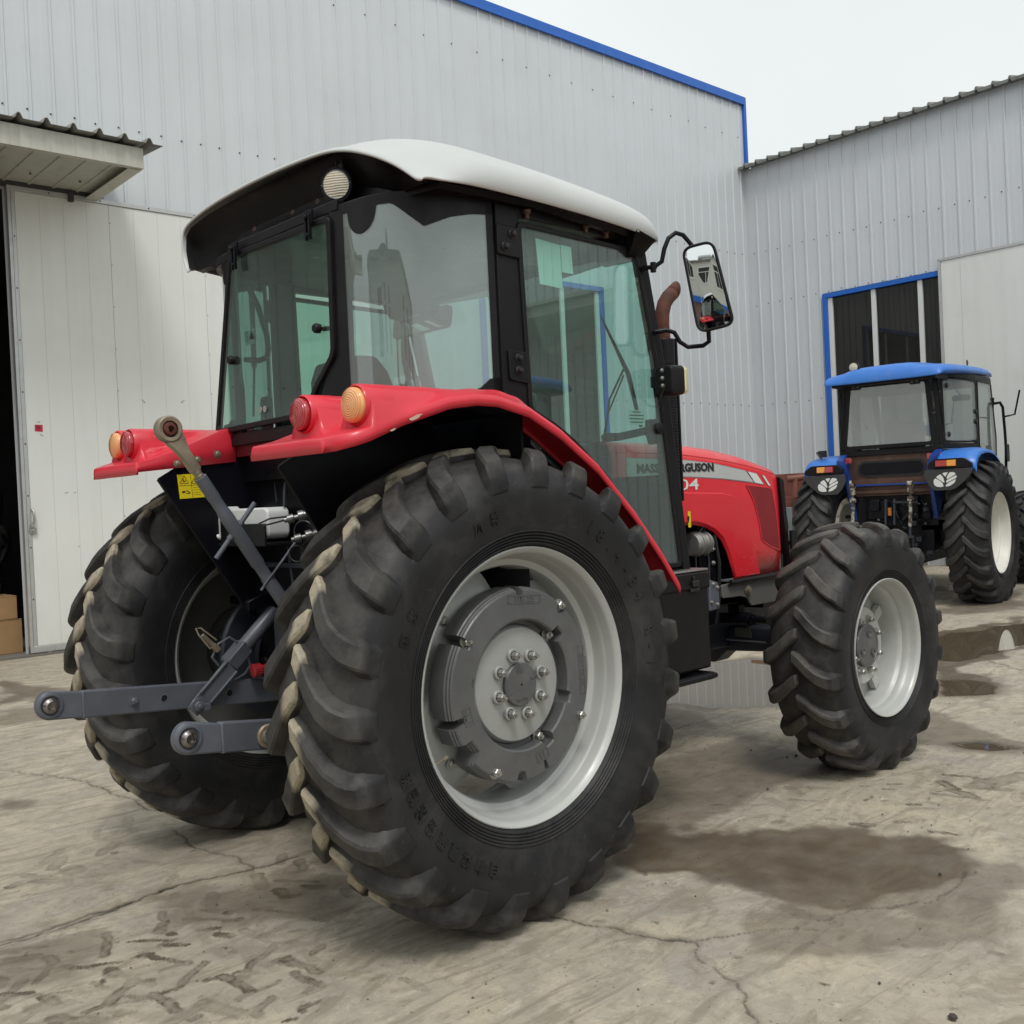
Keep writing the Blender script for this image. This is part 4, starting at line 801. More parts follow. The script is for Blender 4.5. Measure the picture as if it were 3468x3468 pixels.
# ---- hood: side wall, crowned top, raised nose; arch cut behind the front wheel
SHP = [(1.20, 1.262), (1.74, 1.256), (1.82, 1.252), (1.90, 1.238), (1.97, 1.208), (2.03, 1.165), (2.075, 1.10), (2.105, 1.03), (2.125, .955), (2.135, .948)]
HY = .375
def hood_top(x):   # crease height where the side turns into the crown
    return lerp(x, [1.2, 1.5, 1.76, 2.04, 2.27, 2.45, 2.57, 2.63], [1.615, 1.610, 1.600, 1.575, 1.545, 1.515, 1.490, 1.465])
def hood_mid(x): return lerp(x, [1.2, 1.5, 1.77, 2.04, 2.27, 2.45, 2.57, 2.64], [1.685, 1.682, 1.672, 1.650, 1.616, 1.575, 1.540, 1.505])
mb = MB(); rings = []
xs = [1.2, 1.4, 1.6, 1.74, 1.82, 1.90, 1.97, 2.03, 2.075, 2.105, 2.135, 2.2, 2.3, 2.4, 2.5, 2.57, 2.615, 2.64]
for x in xs:
    zb = lerp(x, [p[0] for p in SHP] + [2.64], [p[1] for p in SHP] + [.957]); zt = hood_top(x); zm = hood_mid(x)
    y0 = HY - .012 * sstep(2.5, 2.64, x) - .03 * sstep(2.60, 2.64, x)
    half = [(y0, zb), (y0 + .002, zb * .75 + zt * .25), (y0 + .002, zb * .4 + zt * .6), (y0, zt - .012), (y0 - .006, zt), (y0 - .004, zt + .006), (y0 - .022, zt + (zm - zt) * .50), (y0 - .065, zt + (zm - zt) * .80), (y0 - .16, zt + (zm - zt) * .93), (0, zm)]
    rings.append([(x, -y, z) for y, z in half] + [(x, y, z) for y, z in half[-2::-1]])
mb.loft(rings, False, False)
hood = obj('hood', mb, REDH, T, ang=35); s = hood.modifiers.new('t', 'SOLIDIFY'); s.thickness = .006; s.offset = -1
for sg in (-1, 1):
    # pressed panel step, vent, decals
    mb = MB(); pp = [(1.30, 1.272), (1.30, 1.420), (1.745, 1.418), (2.06, 1.406), (2.15, 1.388), (2.215, 1.355), (2.265, 1.26), (2.31, 1.16), (2.35, 1.03), (2.366, .962), (2.138, .962), (2.118, 1.03), (2.085, 1.11), (2.04, 1.178), (1.975, 1.222), (1.90, 1.25), (1.82, 1.268)]
    mb.prism(pp, 'y', sg * (HY - .004), sg * (HY + .0065)); obj('pressed_panel', mb, REDH, hood, bevel=.005, bseg=3)
    mb = MB(); vp = roundpoly([(2.265, 1.446), (2.515, 1.422), (2.548, 1.30), (2.573, 1.072), (2.49, 1.095), (2.395, 1.138), (2.375, 1.25), (2.33, 1.36)], .02)
    mb.prism(vp, 'y', sg * (HY - .003), sg * (HY + .0042)); v = obj('side_vent', mb, None or mat('red_mesh_vent', (.24, .012, .018), .6, bump=1.0, bs=260) if sg < 0 else MATS['red_mesh_vent'], hood, bevel=.003)
    mb = MB(); frame_ring(mb, vp, inset(vp, .006), 'y', sg * (HY + .003), sg * (HY + .0055)); obj('vent_rim', mb, REDH, hood)
    def st(t): return lerp(t, [1.3, 1.745, 2.0, 2.25, 2.45], [1.590, 1.578, 1.556, 1.520, 1.487])
    def sb(t): return lerp(t, [1.3, 1.745, 2.0, 2.25, 2.45], [1.502, 1.497, 1.482, 1.458, 1.432])
    # silver stripe, cut on the slant, then two slanted blocks
    def stripe(x0, x1, slant, m_, nm, e=0, y=.0035):
        mb = MB(); n = 14; up = [(x0 + (x1 - x0) * k / n, 0) for k in range(n + 1)]
        A = [(x, st(x) + e) for x, _ in up]; Bt = [(x + slant * ((x - x0) / (x1 - x0) if x0 < 1.5 else 1), sb(x) - e) for x, _ in up]
        mb.prism(A + Bt[::-1], 'y', sg * (HY + .0015), sg * (HY + y)); return obj(nm, mb, m_, hood)
    stripe(1.30, 2.275, .075, GREYT, 'stripe_border', .004, .0028); stripe(1.30, 2.268, .075, SIL, 'side_stripe', 0, .004)
    for a, b, sl in ((2.292, 2.372, .065), (2.425, 2.447, .060)):
        stripe(a - .004, b + .004, sl, GREYT, 'stripe_border', .003, .0028); stripe(a, b, sl, WHT, 'stripe_block', 0, .004)
    R_ = (1, 0, 0) if sg < 0 else (-1, 0, 0)
    mb = MB(); text_fit(mb, 'MASSEY FERGUSON', .615, .047, (1.683, sg * (HY + .0045), 1.5385), R_, (0, 0, 1), .001, .048); obj('lettering_shadow', mb, GREYT, hood)
    mb = MB(); text_fit(mb, 'MASSEY FERGUSON', .610, .044, (1.678, sg * (HY + .0058), 1.5415), R_, (0, 0, 1), .001, .045); obj('lettering', mb, INK, hood)
    mb = MB(); text_fit(mb, '1204', .300, .055, (1.702, sg * (HY + .0045), 1.457), R_, (0, 0, 1), .001, .004); objs('number_lettering', mb, WHT, hood)
mb = MB(); mb.prism(rrect(.022, .080, .003, 1, 1.757, 1.284), 'y', -(HY + .0075), -(HY + .009)); yl = obj('yellow_sticker', mb, YEL, hood)
mb = MB(); mb.prism([(1.742, 1.30), (1.758, 1.30), (1.752, 1.275), (1.75, 1.262), (1.744, 1.28)], 'y', -(HY + .009), -(HY + .0095)); obj('sticker_print', mb, INK, hood)
# grille
mb = MB(); mb.loft([[(2.636, y, z) for y, z in ((-.345, .96), (-.35, 1.2), (-.34, 1.455), (0, 1.495), (.34, 1.455), (.35, 1.2), (.345, .96))], [(2.665, y * .97, z) for y, z in ((-.345, .97), (-.35, 1.2), (-.34, 1.44), (0, 1.48), (.34, 1.44), (.35, 1.2), (.345, .97))], [(2.69, y * .8, z) for y, z in ((-.345, 1.0), (-.35, 1.2), (-.34, 1.40), (0, 1.44), (.34, 1.40), (.35, 1.2), (.345, 1.0))]])
for sg in (-1, 1): mb.prism([(2.592, 1.478), (2.634, 1.458), (2.660, 1.15), (2.662, .965), (2.644, .965), (2.632, 1.15), (2.612, 1.33)], 'y', sg * .352, sg * .381)
obj('grille', mb, BLACK, T, ang=25)
mb = MB(); mb.tube([(2.67, -.335, 1.05), (2.70, -.335, 1.2), (2.67, -.335, 1.36)], .02, 10); mb.b2((2.66, -.40, .86), (2.72, -.385, 1.18)); obj('front_guard', mb, BLACK, T)

# ---- engine bay and chassis
mb = MB(); mb.b2((1.22, -.30, .72), (2.10, .30, 1.22)); mb.b2((1.25, -.25, 1.2), (2.1, .25, 1.50)); mb.b2((1.20, -.36, .80), (1.26, .36, 1.60)); mb.b2((1.88, -.345, .93), (2.02, .345, 1.45)); mb.b2((2.05, -.30, .95), (2.5, .30, 1.45))
for z in (.80, .90, 1.0): mb.tube([(1.3, -.31, z), (1.95, -.31, z)], .012, 8)
eng = obj('engine', mb, BLACKG, T, bevel=.01)
mb = MB(); mb.lathe([(.001, -.075), (.055, -.07), (.062, -.05), (.062, -.035), (.066, -.033), (.066, -.02), (.060, -.018), (.060, .02), (.066, .022), (.066, .035), (.06, .038), (.055, .06), (.02, .065), (.02, .09), (.001, .09)], c=(1.895, -.33, 1.155), n=28, axis='x'); obj('alternator', mb, mat('cast_aluminium', (.36, .35, .33), .4, .7, .15, 12, bump=.3, bs=80), eng)
mb = MB(); mb.tube([(1.87, -.35, 1.21), (1.90, -.36, 1.245), (1.945, -.34, 1.20), (1.95, -.35, 1.06), (1.93, -.36, .95)], .008, 8); mb.tube([(1.99, -.36, 1.20), (2.01, -.37, 1.05), (1.99, -.37, .86), (1.97, -.36, .74)], .010, 8); mb.tube([(1.85, -.34, 1.10), (1.84, -.35, .98), (1.88, -.35, .86)], .006, 8); objs('engine_hose', mb, INK, eng)
mb = MB()
for z in (1.05, 1.12): mb.bolt((1.985, -.35, z), (0, -1, 0), .009, .01)
for x, z in ((1.90, .95), (1.935, .93), (1.93, .845), (1.88, .86)): mb.bolt((x, -.405, z), (0, -1, 0), .008, .008)
objm('engine_bolt', mb, CHROME, eng)
GREYP = mat('grey_chassis_plate', (.125, .125, .118), .5, 0, .1, 4, dirt=((.2, .19, .17), 5, .5, .8, .4))
mb = MB(); mb.prism(roundpoly([(2.05, .93), (2.66, .948), (2.66, .80), (2.60, .795), (2.31, .795), (2.28, .84), (2.22, .856), (2.05, .86)], .015), 'y', -.352, -.338); mb.prism([(2.05, .93), (2.66, .95), (2.66, .80), (2.31, .795), (2.05, .86)], 'y', .338, .352); cp = objs('chassis_plate', mb, GREYP, T, bevel=.003)[0]
mb = MB(); mb.tube([(2.10, -.372, .942), (2.64, -.372, .952)], .011, 8); mb.tube([(2.10, -.36, .925), (2.64, -.36, .936)], .007, 8); obj('rubber_seal', mb, INK, cp)
mb = MB(); mb.lathe([(.026, 0), (.026, .006), (.018, .008), (.016, .02), (.001, .022)], c=(2.275, -.352, .885), n=20, sgn=-1); obj('plate_bolt', mb, TAN, cp)
mb = MB(); mb.prism(roundpoly([(1.872, .975), (1.945, .955), (1.952, .905), (1.952, .82), (1.866, .815)], .01), 'y', -.405, -.385); ff = obj('frame_bracket', mb, GREYM, T, bevel=.006)
mb = MB(); mb.loft([[(x, y, z) for y, z in ((-.17, zb), (.17, zb), (.17, .80), (-.17, .80))] for x, zb in ((1.35, .50), (1.9, .505), (2.2, .56), (2.9, .56))]); mb.b2((2.5, -.3, .76), (2.95, .3, .90)); obj('front_frame', mb, DARKM, T, bevel=.006)
mb = MB(); mb.loft([[(2.36 + a, y, z) for a, z in ((0, zb), (.14, zb), (.14, zt), (0, zt))] for y, zb, zt in ((-.72, .52, .66), (-.41, .545, .675), (-.14, .53, .67), (-.06, .46, .66), (.06, .46, .66), (.14, .53, .67), (.41, .545, .675), (.72, .52, .66))])
ax = obj('front_axle', mb, DARKM, T, bevel=.012)
mb = MB()
for sg in (-1, 1): mb.lathe([(.001, -.20), (.10, -.19), (.13, -.10), (.13, .02), (.10, .05), (.001, .06)], c=(XF, sg * .80, HF), n=32, sgn=sg); mb.box((2.45, sg * .72, .60), (.16, .16, .22))
obj('axle_hub', mb, DARKM, ax, bevel=.006)
mb = MB(); mb.tube([(2.30, -.135, .722), (2.30, -.265, .725)], .028, 16); mb.tube([(2.30, -.06, .722), (2.30, -.14, .722)], .042, 16); mb.tube([(2.30, -.265, .725), (2.30, -.345, .725)], .036, 16); mb.tube([(2.30, -.345, .725), (2.30, -.375, .725)], .026, 12); mb.tube([(2.30, -.37, .725), (2.30, -.70, .72)], .020, 12); mb.tube([(2.30, .135, .722), (2.30, .7, .722)], .022, 12); mb.box((2.30, -.262, .775), (.05, .07, .05)); mb.lathe([(.046, 0), (.046, .012)], c=(2.30, -.13, .722), n=20, sgn=-1)
obj('steering_cylinder', mb, BLACKG, ax)
mb = MB(); mb.prism([(-.218, .668), (-.312, .665), (-.318, .615), (-.218, .618)], 'x', 2.343, 2.355)
obj('axle_label', mb, IRON, ax)
mb = MB(); mb.tube([(2.335, -.09, .655), (2.33, -.13, .60), (2.33, -.42, .600)], .005, 6); obj('axle_pipe', mb, GREYM, ax)
# transmission and rear axle
mb = MB(); mb.b2((-.05, -.24, .54), (1.40, .24, 1.0)); mb.b2((-.22, -.22, .58), (.2, .22, 1.0)); mb.b2((-.30, -.12, .86), (-.1, .12, 1.04)); mb.b2((.3, -.30, .55), (1.0, .30, .75))
mb.lathe([(.14, -.56), (.14, -.40), (.17, -.38), (.20, -.25), (.20, .25), (.17, .38), (.14, .40), (.14, .56)], c=(0, 0, H), n=36)
for sg in (-1, 1): mb.lathe([(.10, .60), (.29, .60), (.30, .585), (.30, .56), (.10, .55)], c=(0, 0, H), n=36, sgn=sg)  # dark backing discs added to block light behind the wheel holes
tr = obj('transmission', mb, DARKM, T, bevel=.012)
mb = MB(); mb.lathe([(.20, .0), (.20, .035), (.16, .04), (.14, .12), (.10, .14), (.10, .17)], c=(0, .42, H), n=36)
mb.lathe([(.20, .0), (.20, .035), (.16, .04), (.14, .12), (.10, .14), (.10, .17)], c=(0, -.42, H), n=36, sgn=-1)
for k in range(12):
    a = 2 * pi * k / 12; mb.bolt((.18 * cos(a), .40, H + .18 * sin(a)), (0, -1, 0), .010, .014)
objs('axle_trumpet', mb, DARKM, tr)
mb = MB(); mb.lathe([(.028, 0), (.028, -.03), (.02, -.034), (.001, -.034)], c=(-.275, .285, .778), n=20, axis='x'); mb.lathe([(.02, 0), (.02, .08), (.001, .08)], c=(-.275, .285, .778), n=16, axis='x'); obj('pto_cap', mb, REDL, tr)
mb = MB(); mb.tube([(-.24, -.02, .80), (-.36, -.02, .80)], .02, 12); mb.box((-.28, 0, .60), (.14, .09, .05)); mb.tube([(-.22, .05, .66), (-.36, .05, .60), (-.36, -.05, .60)], .012, 8)
mb.tube([(-.23, .07, 1.0), (-.26, .10, .9), (-.25, .16, .82)], .006, 6); mb.tube([(-.23, .02, .98), (-.25, .06, .86), (-.22, .05, .72)], .006, 6); mb.bolt((-.26, .03, .90), (-1, 0, 0), .012, .02)
obj('pto_shaft', mb, GREYM, tr)
# lift arms on a rocker shaft
mb = MB(); mb.tube([(-.14, -.30, 1.085), (-.14, .36, 1.085)], .04, 20)
for y in (.305, -.30): mb.loft([[(-.14 + a, y + b, 1.085 + c) for a, b, c in ((.02, -.02, -.04), (.02, .02, -.04), (.02, .02, .04), (.02, -.02, .04))], [(-.31, y - .016, 1.02), (-.31, y + .016, 1.02), (-.31, y + .016, 1.06), (-.31, y - .016, 1.06)]])
obj('lift_arm', mb, BLACKG, T, bevel=.004)
# top link
tl = empty('top_link', T); A = Vector((-.748, 0, 1.729)); B = Vector((-.232, 0, .938)); D = (B - A).normalized(); Dn = Vector((D.z, 0, -D.x))
def al(t, off=0): return A + D * t + Dn * off
mb = MB(); n = 28
rr_ = [[A + Vector((r * cos(a), y, r * sin(a))) for a in (2 * pi * k / n for k in range(n))] for r, y in ((.030, -.019), (.030, .019), (.044, .021), (.048, .014), (.048, -.014), (.044, -.021), (.030, -.019))]
mb.loft(rr_, True, False)
mb.loft([[al(t) + Dn * (sx * w_) + Vector((0, sy * h_, 0)) for sx, sy in ((-1, -1), (1, -1), (1, 1), (-1, 1))] for t, w_, h_ in ((.036, .036, .016), (.065, .027, .017), (.10, .019, .017), (.175, .019, .016), (.18, .014, .014))])
obj('eye_end', mb, TAN, tl, ang=40, bevel=.002)
mb = MB(); mb.lathe([(.012, -.024), (.021, -.022), (.028, -.012), (.030, 0), (.028, .012), (.021, .022), (.012, .024)], c=A, n=24); mb.lathe([(.012, -.024), (.012, .024)], c=A, n=20); obj('eye_ball', mb, RUST, tl)
mb = MB(); mb.tube([al(t) for t in (.175, .188, .190, .20, .202, .212)], .017, 16, radii=[.017, .017, .014, .017, .014, .017]); obj('thread', mb, TAN, tl)
mb = MB(); mb.tube([al(.205), al(.207), al(.295), al(.305), al(.352), al(.362), al(.40)], .02, 20, radii=[.020, .024, .0245, .0225, .0225, .0255, .0265]); mb.tube([al(.40), al(.60), al(.61), al(.655), al(.67), al(.79), al(.80)], .026, 20, radii=[.0265, .0265, .023, .0225, .026, .026, .019]); mb.tube([al(.79), al(.95)], .018, 16)
obj('tube', mb, GREYM, tl, ang=30)
mb = MB(); c_ = al(.445); dv = Vector((.56, -.22, .80)).normalized()
mb.tube([c_ - dv * .125 + Vector((-.05, 0, .01)) * 0, c_ - dv * .02], .0095, 12); mb.tube([c_ + dv * .02, c_ + dv * .125], .0095, 12); mb.tube([c_ - dv * .04, c_ + dv * .04], .013, 10); obj('turning_bar', mb, GREYM, tl)
mb = MB(); q_ = al(.665); e_ = Vector((.62, -.25, .74)).normalized(); mb.tube([q_ - e_ * .05 + Vector((0, -.02, -.01)), q_ + e_ * .02 + Vector((0, -.025, 0)), q_ + e_ * .17], .005, 8); mb.tube([q_ - e_ * .04 + Vector((0, -.028, 0)), q_ + e_ * .08 + Vector((0, -.028, .008))], .004, 8); obj('lock_lever', mb, GREYM, tl)
# lift rod on the far side
lr = empty('lift_rod', T); F0 = Vector((-.545, .325, .675)); F1 = Vector((-.12, .305, 1.065)); FD = (F1 - F0).normalized(); FN = Vector((-FD.z, 0, FD.x))
def fl_(t): return F0 + FD * t
mb = MB(); mb.tube([fl_(.235), fl_(.50)], .030, 20); mb.tube([fl_(.20), fl_(.205), fl_(.30), fl_(.31)], .034, 4, radii=[.032, .043, .043, .034]); obj('rod_body', mb, GREYM, lr, ang=30, bevel=.004)
mb = MB(); mb.loft([[fl_(t) + FN * (a * w_) + Vector((0, b, 0)) for a, b in ((-1, -.033), (1, -.033), (1, -.026), (-1, -.026))] for t, w_ in ((-.03, .026), (.0, .032), (.20, .036))]); mb.loft([[fl_(t) + FN * (a * .004 + .03) + Vector((0, b, 0)) for a, b in ((-1, -.042), (1, -.042), (1, -.026), (-1, -.026))] for t in (.04, .20)]); mb.loft([[fl_(t) + FN * (a * .004 - .03) + Vector((0, b, 0)) for a, b in ((-1, -.042), (1, -.042), (1, -.026), (-1, -.026))] for t in (.04, .20)])
obj('slotted_foot', mb, GREYM, lr, bevel=.002)
mb = MB(); mb.bolt(F0 + Vector((0, -.034, 0)), (0, -1, 0), .022, .016); mb.box(F0 + Vector((.02, -.045, -.006)), (.05, .012, .028)); mb.lathe([(.012, 0), (.001, .0)], c=fl_(.055) + Vector((0, -.0335, 0)), n=16, sgn=-1); obj('foot_bolt', mb, GREYM, lr, bevel=.002)
mb = MB(); b0 = fl_(.265)
mb.tube([b0 + FN * .02 + FD * .03, b0 + FN * .075 + FD * .02, b0 + FN * .092 - FD * .03, b0 + FN * .075 - FD * .085, b0 + FN * .03 - FD * .09], .005, 8)
mb.tube([b0 - FN * .02 + FD * .03, b0 - FN * .075 + FD * .0, b0 - FN * .082 - FD * .04, b0 - FN * .060 - FD * .10, b0 - FN * .02 - FD * .085], .005, 8); obj('rod_handle', mb, GREYM, lr)
mb = MB(); k0 = b0 + FN * .095 - FD * .05 + Vector((0, -.01, 0)); mb.tube([k0, k0 + Vector((-.055, 0, .055))], .010, 12); mb.tube([k0 + Vector((.01, 0, -.012)), k0 + Vector((-.012, 0, .01))], .014, 6); mb.tube([k0 + Vector((-.03, -.012, .0)), k0 + Vector((-.075, -.012, .06)), k0 + Vector((-.08, -.0, .085)), k0 + Vector((-.06, .0, .085)), k0 + Vector((.0, -.01, .03))], .0035, 6); obj('linch_pin', mb, TAN, lr)
mb = MB(); mb.tube([(-.22, .10, .50), (-.19, .13, .62), (-.12, .17, .92)], .018, 12); mb.bolt((-.18, .10, .68), (0, -1, 0), .012, .03); obj('check_chain_rod', mb, GREYM, lr)
# lower links
def lower_link(nm, y, bx, bz, slope, xe, bolts, holes, foot=None):
    r = empty(nm, T); mb = MB()
    def zc(x): return bz - .006 + (x - bx) * slope
    hh = .050; x0 = bx + .115
    # ball end plate, slightly lower head, weld, then bar
    pts = [(bx + .048 * cos(a), bz + .052 * sin(a)) for a in np.linspace(pi / 2, 3 * pi / 2, 14)] + [(x0, zc(x0) - .047), (x0, zc(x0) + .047)]
    mb.prism(pts, 'y', y - .016, y + .016)
    mb.loft([[(x0 - .004, y + a * .020, zc(x0) + b * (hh + .001)) for a, b in ((-1, -1), (1, -1), (1, 1), (-1, 1))], [(x0 + .012, y + a * .017, zc(x0) + b * hh) for a, b in ((-1, -1), (1, -1), (1, 1), (-1, 1))], [(xe, y + a * .017, zc(xe) + b * hh) for a, b in ((-1, -1), (1, -1), (1, 1), (-1, 1))]])
    obj('link_bar', mb, GREYM, r, bevel=.006, bseg=3)
    mb = MB(); mb.lathe([(.047, .010), (.047, .019), (.043, .022), (.036, .022), (.034, .018)], c=(bx, y, bz), n=32, sgn=-1); obj('ball_ring', mb, GREYM, r)
    mb = MB(); mb.lathe([(.034, .0), (.033, .012), (.029, .022), (.023, .029), (.016, .033), (.014, .030), (.013, .0)], c=(bx, y, bz), n=32, sgn=-1); mb.lathe([(.015, .020), (.001, .020)], c=(bx, y, bz), n=20, sgn=-1); obj('ball_eye', mb, mat('polished_ball', (.26, .24, .23), .25, .85, .3, 20, dirt=((.14, .06, .03), 25, .55, .7, .7)) if 'polished_ball' not in MATS else MATS['polished_ball'], r)
    if bolts:
        mb = MB()
        for x in bolts: mb.bolt((x, y - .017, zc(x)), (0, -1, 0), .014, .014)
        objm('link_bolt', mb, GREYM, r)
    if holes:
        mb = MB()
        for x in holes: mb.mark(); mb.lathe([(.0155, .0175), (.0135, .0185), (.0125, .0178)], c=(x, y, zc(x)), n=20, sgn=-1)
        objm('hole_rim', mb, GREYM, r); mb = MB()
        for x in holes: mb.mark(); mb.lathe([(.0128, .0176), (.001, .0176)], c=(x, y, zc(x)), n=20, sgn=-1)
        objm('link_hole', mb, INK, r)
    return r
lower_link('lower_link', .34, -1.088, .765, -.088, -.06, [-.786], [-.667, -.393])
ll = lower_link('lower_link', -.40, -.927, .718, -.13, -.06, [], [])
mb = MB(); mb.lathe([(.038, .017), (.040, .024), (.036, .030), (.022, .031)], c=(-.652, -.40, .676), n=32, sgn=-1); obj('rubber_bush', mb, TAN, ll)
mb = MB(); mb.bolt((-.655, -.431, .676), (0, -1, 0), .016, .022); mb.box((-.60, -.435, .66), (.05, .03, .03)); obj('stop_bolt', mb, CHROME, ll)
# hydraulic couplers with dust-cap cords
hc = empty('hydraulic_coupler', T)
for z, y in ((1.398, -.20), (1.325, -.245)):
    mb = MB(); a = Vector((-.40, y + .03, z - .012)); b = Vector((-.25, y - .05, z + .022)); d_ = (b - a)
    mb.tube([a, a + d_ * .06, a + d_ * .07, a + d_ * .2, a + d_ * .22, a + d_ * .30, a + d_ * .31, a + d_ * .42, a + d_ * .43, a + d_ * .62, a + d_ * .63, a + d_], .02, 20, radii=[.010, .010, .017, .017, .010, .010, .022, .022, .018, .018, .023, .023]); obj('coupler_body', mb, mat('zinc_coupler', (.20, .20, .20), .38, .8, .2, 20) if 'zinc_coupler' not in MATS else MATS['zinc_coupler'], hc, ang=30)
mb = MB()
for cx_, cy_, cz_, r_, tl_ in ((-.36, -.235, 1.345, .036, .3), (-.34, -.24, 1.272, .034, -.2), (-.37, -.20, 1.262, .03, .5)):
    mb.tube([(cx_ + r_ * cos(a) * .6, cy_ - r_ * cos(a) * .8, cz_ + r_ * sin(a)) for a in np.linspace(.3, 2 * pi, 20)], .0028, 6)
mb.tube([(-.40, -.17, 1.386), (-.45, -.13, 1.372), (-.47, -.11, 1.378), (-.44, -.14, 1.395), (-.39, -.18, 1.40)], .0035, 6); obj('cap_cord', mb, INK, hc)
mb = MB(); mb.box((-.26, -.24, 1.36), (.06, .12, .20)); mb.box((-.27, -.19, 1.44), (.05, .05, .07)); obj('coupler_bracket', mb, DARKM, hc, bevel=.01)
# tool box with a white bottle under the rear sill
tb = empty('tool_tray', T); mb = MB(); mb.b2((-.34, .07, 1.285), (-.20, .545, 1.30)); mb.b2((-.345, .07, 1.285), (-.335, .42, 1.375)); mb.b2((-.345, .53, 1.285), (-.20, .545, 1.42)); mb.b2((-.345, .415, 1.285), (-.335, .425, 1.42)); mb.b2((-.345, .42, 1.285), (-.335, .54, 1.295)); obj('tray', mb, BLACK, tb, bevel=.003)
mb = MB(); mb.loft([[(-.32, y, z) for y, z in rrect(.40, .125, .03, 4, .285, 1.375)], [(-.22, y, z) for y, z in rrect(.40, .125, .03, 4, .285, 1.375)]]); mb.loft([[(-.335, y, z) for y, z in rrect(.085, .13, .03, 4, .475, 1.385)], [(-.24, y, z) for y, z in rrect(.085, .13, .03, 4, .475, 1.385)]]); mb.tube([(-.33, .46, 1.34), (-.33, .49, 1.305)], .022, 12)
obj('white_bottle', mb, BOTTLE, tb, bevel=.008)
mb = MB(); mb.tube([(-.17, .27, 1.62), (-.175, .25, 1.46)], .008, 8); mb.tube([(-.17, .19, 1.30), (-.18, .12, .98)], .011, 8); mb.tube([(-.20, .14, 1.53), (-.23, .10, 1.50), (-.24, .09, 1.44)], .006, 8); mb.box((-.18, .2, 1.20), (.03, .5, .02)); obj('rear_pipes', mb, DARKM, T)
# yellow warning sticker on the far side plate
mb = MB(); mb.prism([(-.508, 1.586), (-.400, 1.590), (-.392, 1.492), (-.500, 1.488)], 'y', .4535, .4525); ws = obj('warning_sticker', mb, YEL, T)
mb = MB()
def quadline(p, q, w=.0016):
    p, q = Vector(p), Vector(q); d_ = (q - p).normalized(); n_ = Vector((-d_.y, d_.x)) * w / 2
    mb.prism([tuple(p + n_), tuple(q + n_), tuple(q - n_), tuple(p - n_)], 'y', .4524, .4520)
for x0 in (-.500, -.450):
    quadline((x0 + .002, 1.550), (x0 + .022, 1.581), .0022); quadline((x0 + .022, 1.581), (x0 + .040, 1.550), .0022); quadline((x0 + .040, 1.550), (x0 + .002, 1.550), .0022)
    quadline((x0 + .016, 1.558), (x0 + .020, 1.568), .004); quadline((x0 + .018, 1.556), (x0 + .029, 1.561), .004)
quadline((-.503, 1.541), (-.402, 1.543)); quadline((-.451, 1.586), (-.444, 1.492)); quadline((-.490, 1.515), (-.475, 1.516), .008); quadline((-.472, 1.522), (-.455, 1.512), .0035); quadline((-.472, 1.509), (-.455, 1.510), .0035)
for j in range(4): quadline((-.440, 1.533 - j * .010), (-.405, 1.534 - j * .010), .0010)
obj('sticker_print', mb, mat('brown_ink', (.07, .02, .01), .5), ws)
# step box with battery
bx = empty('battery_box', T)
mb = MB(); mb.loft([[(x, y, z) for x, y in ((.80, -.84), (1.262, -.84), (1.262, -.50), (.80, -.50))] for z in (.660, 1.072)]); obj('box_body', mb, BLACK, bx, bevel=.012)
mb = MB(); mb.b2((.80, -.846, 1.005), (1.268, -.50, 1.078)); obj('box_lid', mb, BLACK, bx, bevel=.008)
mb = MB(); mb.b2((.80, -.842, 1.081), (1.262, -.50, 1.090)); obj('step_plate', mb, mat('worn_metal_plate', (.35, .34, .34), .35, .8, .2, 8), bx, bevel=.002)
mb = MB(); mb.b2((1.13, -.858, 1.02), (1.175, -.846, 1.045)); mb.b2((1.12, -.852, .998), (1.185, -.846, 1.012)); mb.b2((1.14, -.854, 1.045), (1.15, -.846, 1.062)); obj('box_latch', mb, INK, bx, bevel=.002)
mb = MB(); mb.loft([[(.80, -.86, .615), (.80, -.52, .615), (.80, -.52, .645), (.80, -.86, .645)], [(1.255, -.86, .615), (1.255, -.52, .615), (1.255, -.52, .645), (1.255, -.86, .645)]]); mb.tube([(.8, -.86, .63), (1.262, -.86, .63)], .012, 8); obj('step_rail', mb, BLACKG, bx, bevel=.004)
mb = MB(); mb.b2((.80, .50, .660), (1.262, .84, 1.078)); obj('fuel_tank', mb, BLACK, T, bevel=.02)
mb = MB(); mb.b2((.5, -.84, .90), (.80, -.70, 1.0)); mb.b2((.45, -.72, .70), (.82, -.60, 1.05)); obj('step_bracket', mb, BLACK, T, bevel=.01)
# exhaust
ex = empty('exhaust', T); EX_ = (1.462, -.50)
mb = MB(); mb.tube([(1.462, -.5, 2.05), (1.462, -.5, 2.14), (1.458, -.5, 2.20), (1.462, -.5, 2.255), (1.482, -.5, 2.305), (1.512, -.5, 2.338), (1.540, -.5, 2.358)], .034, 24, False)
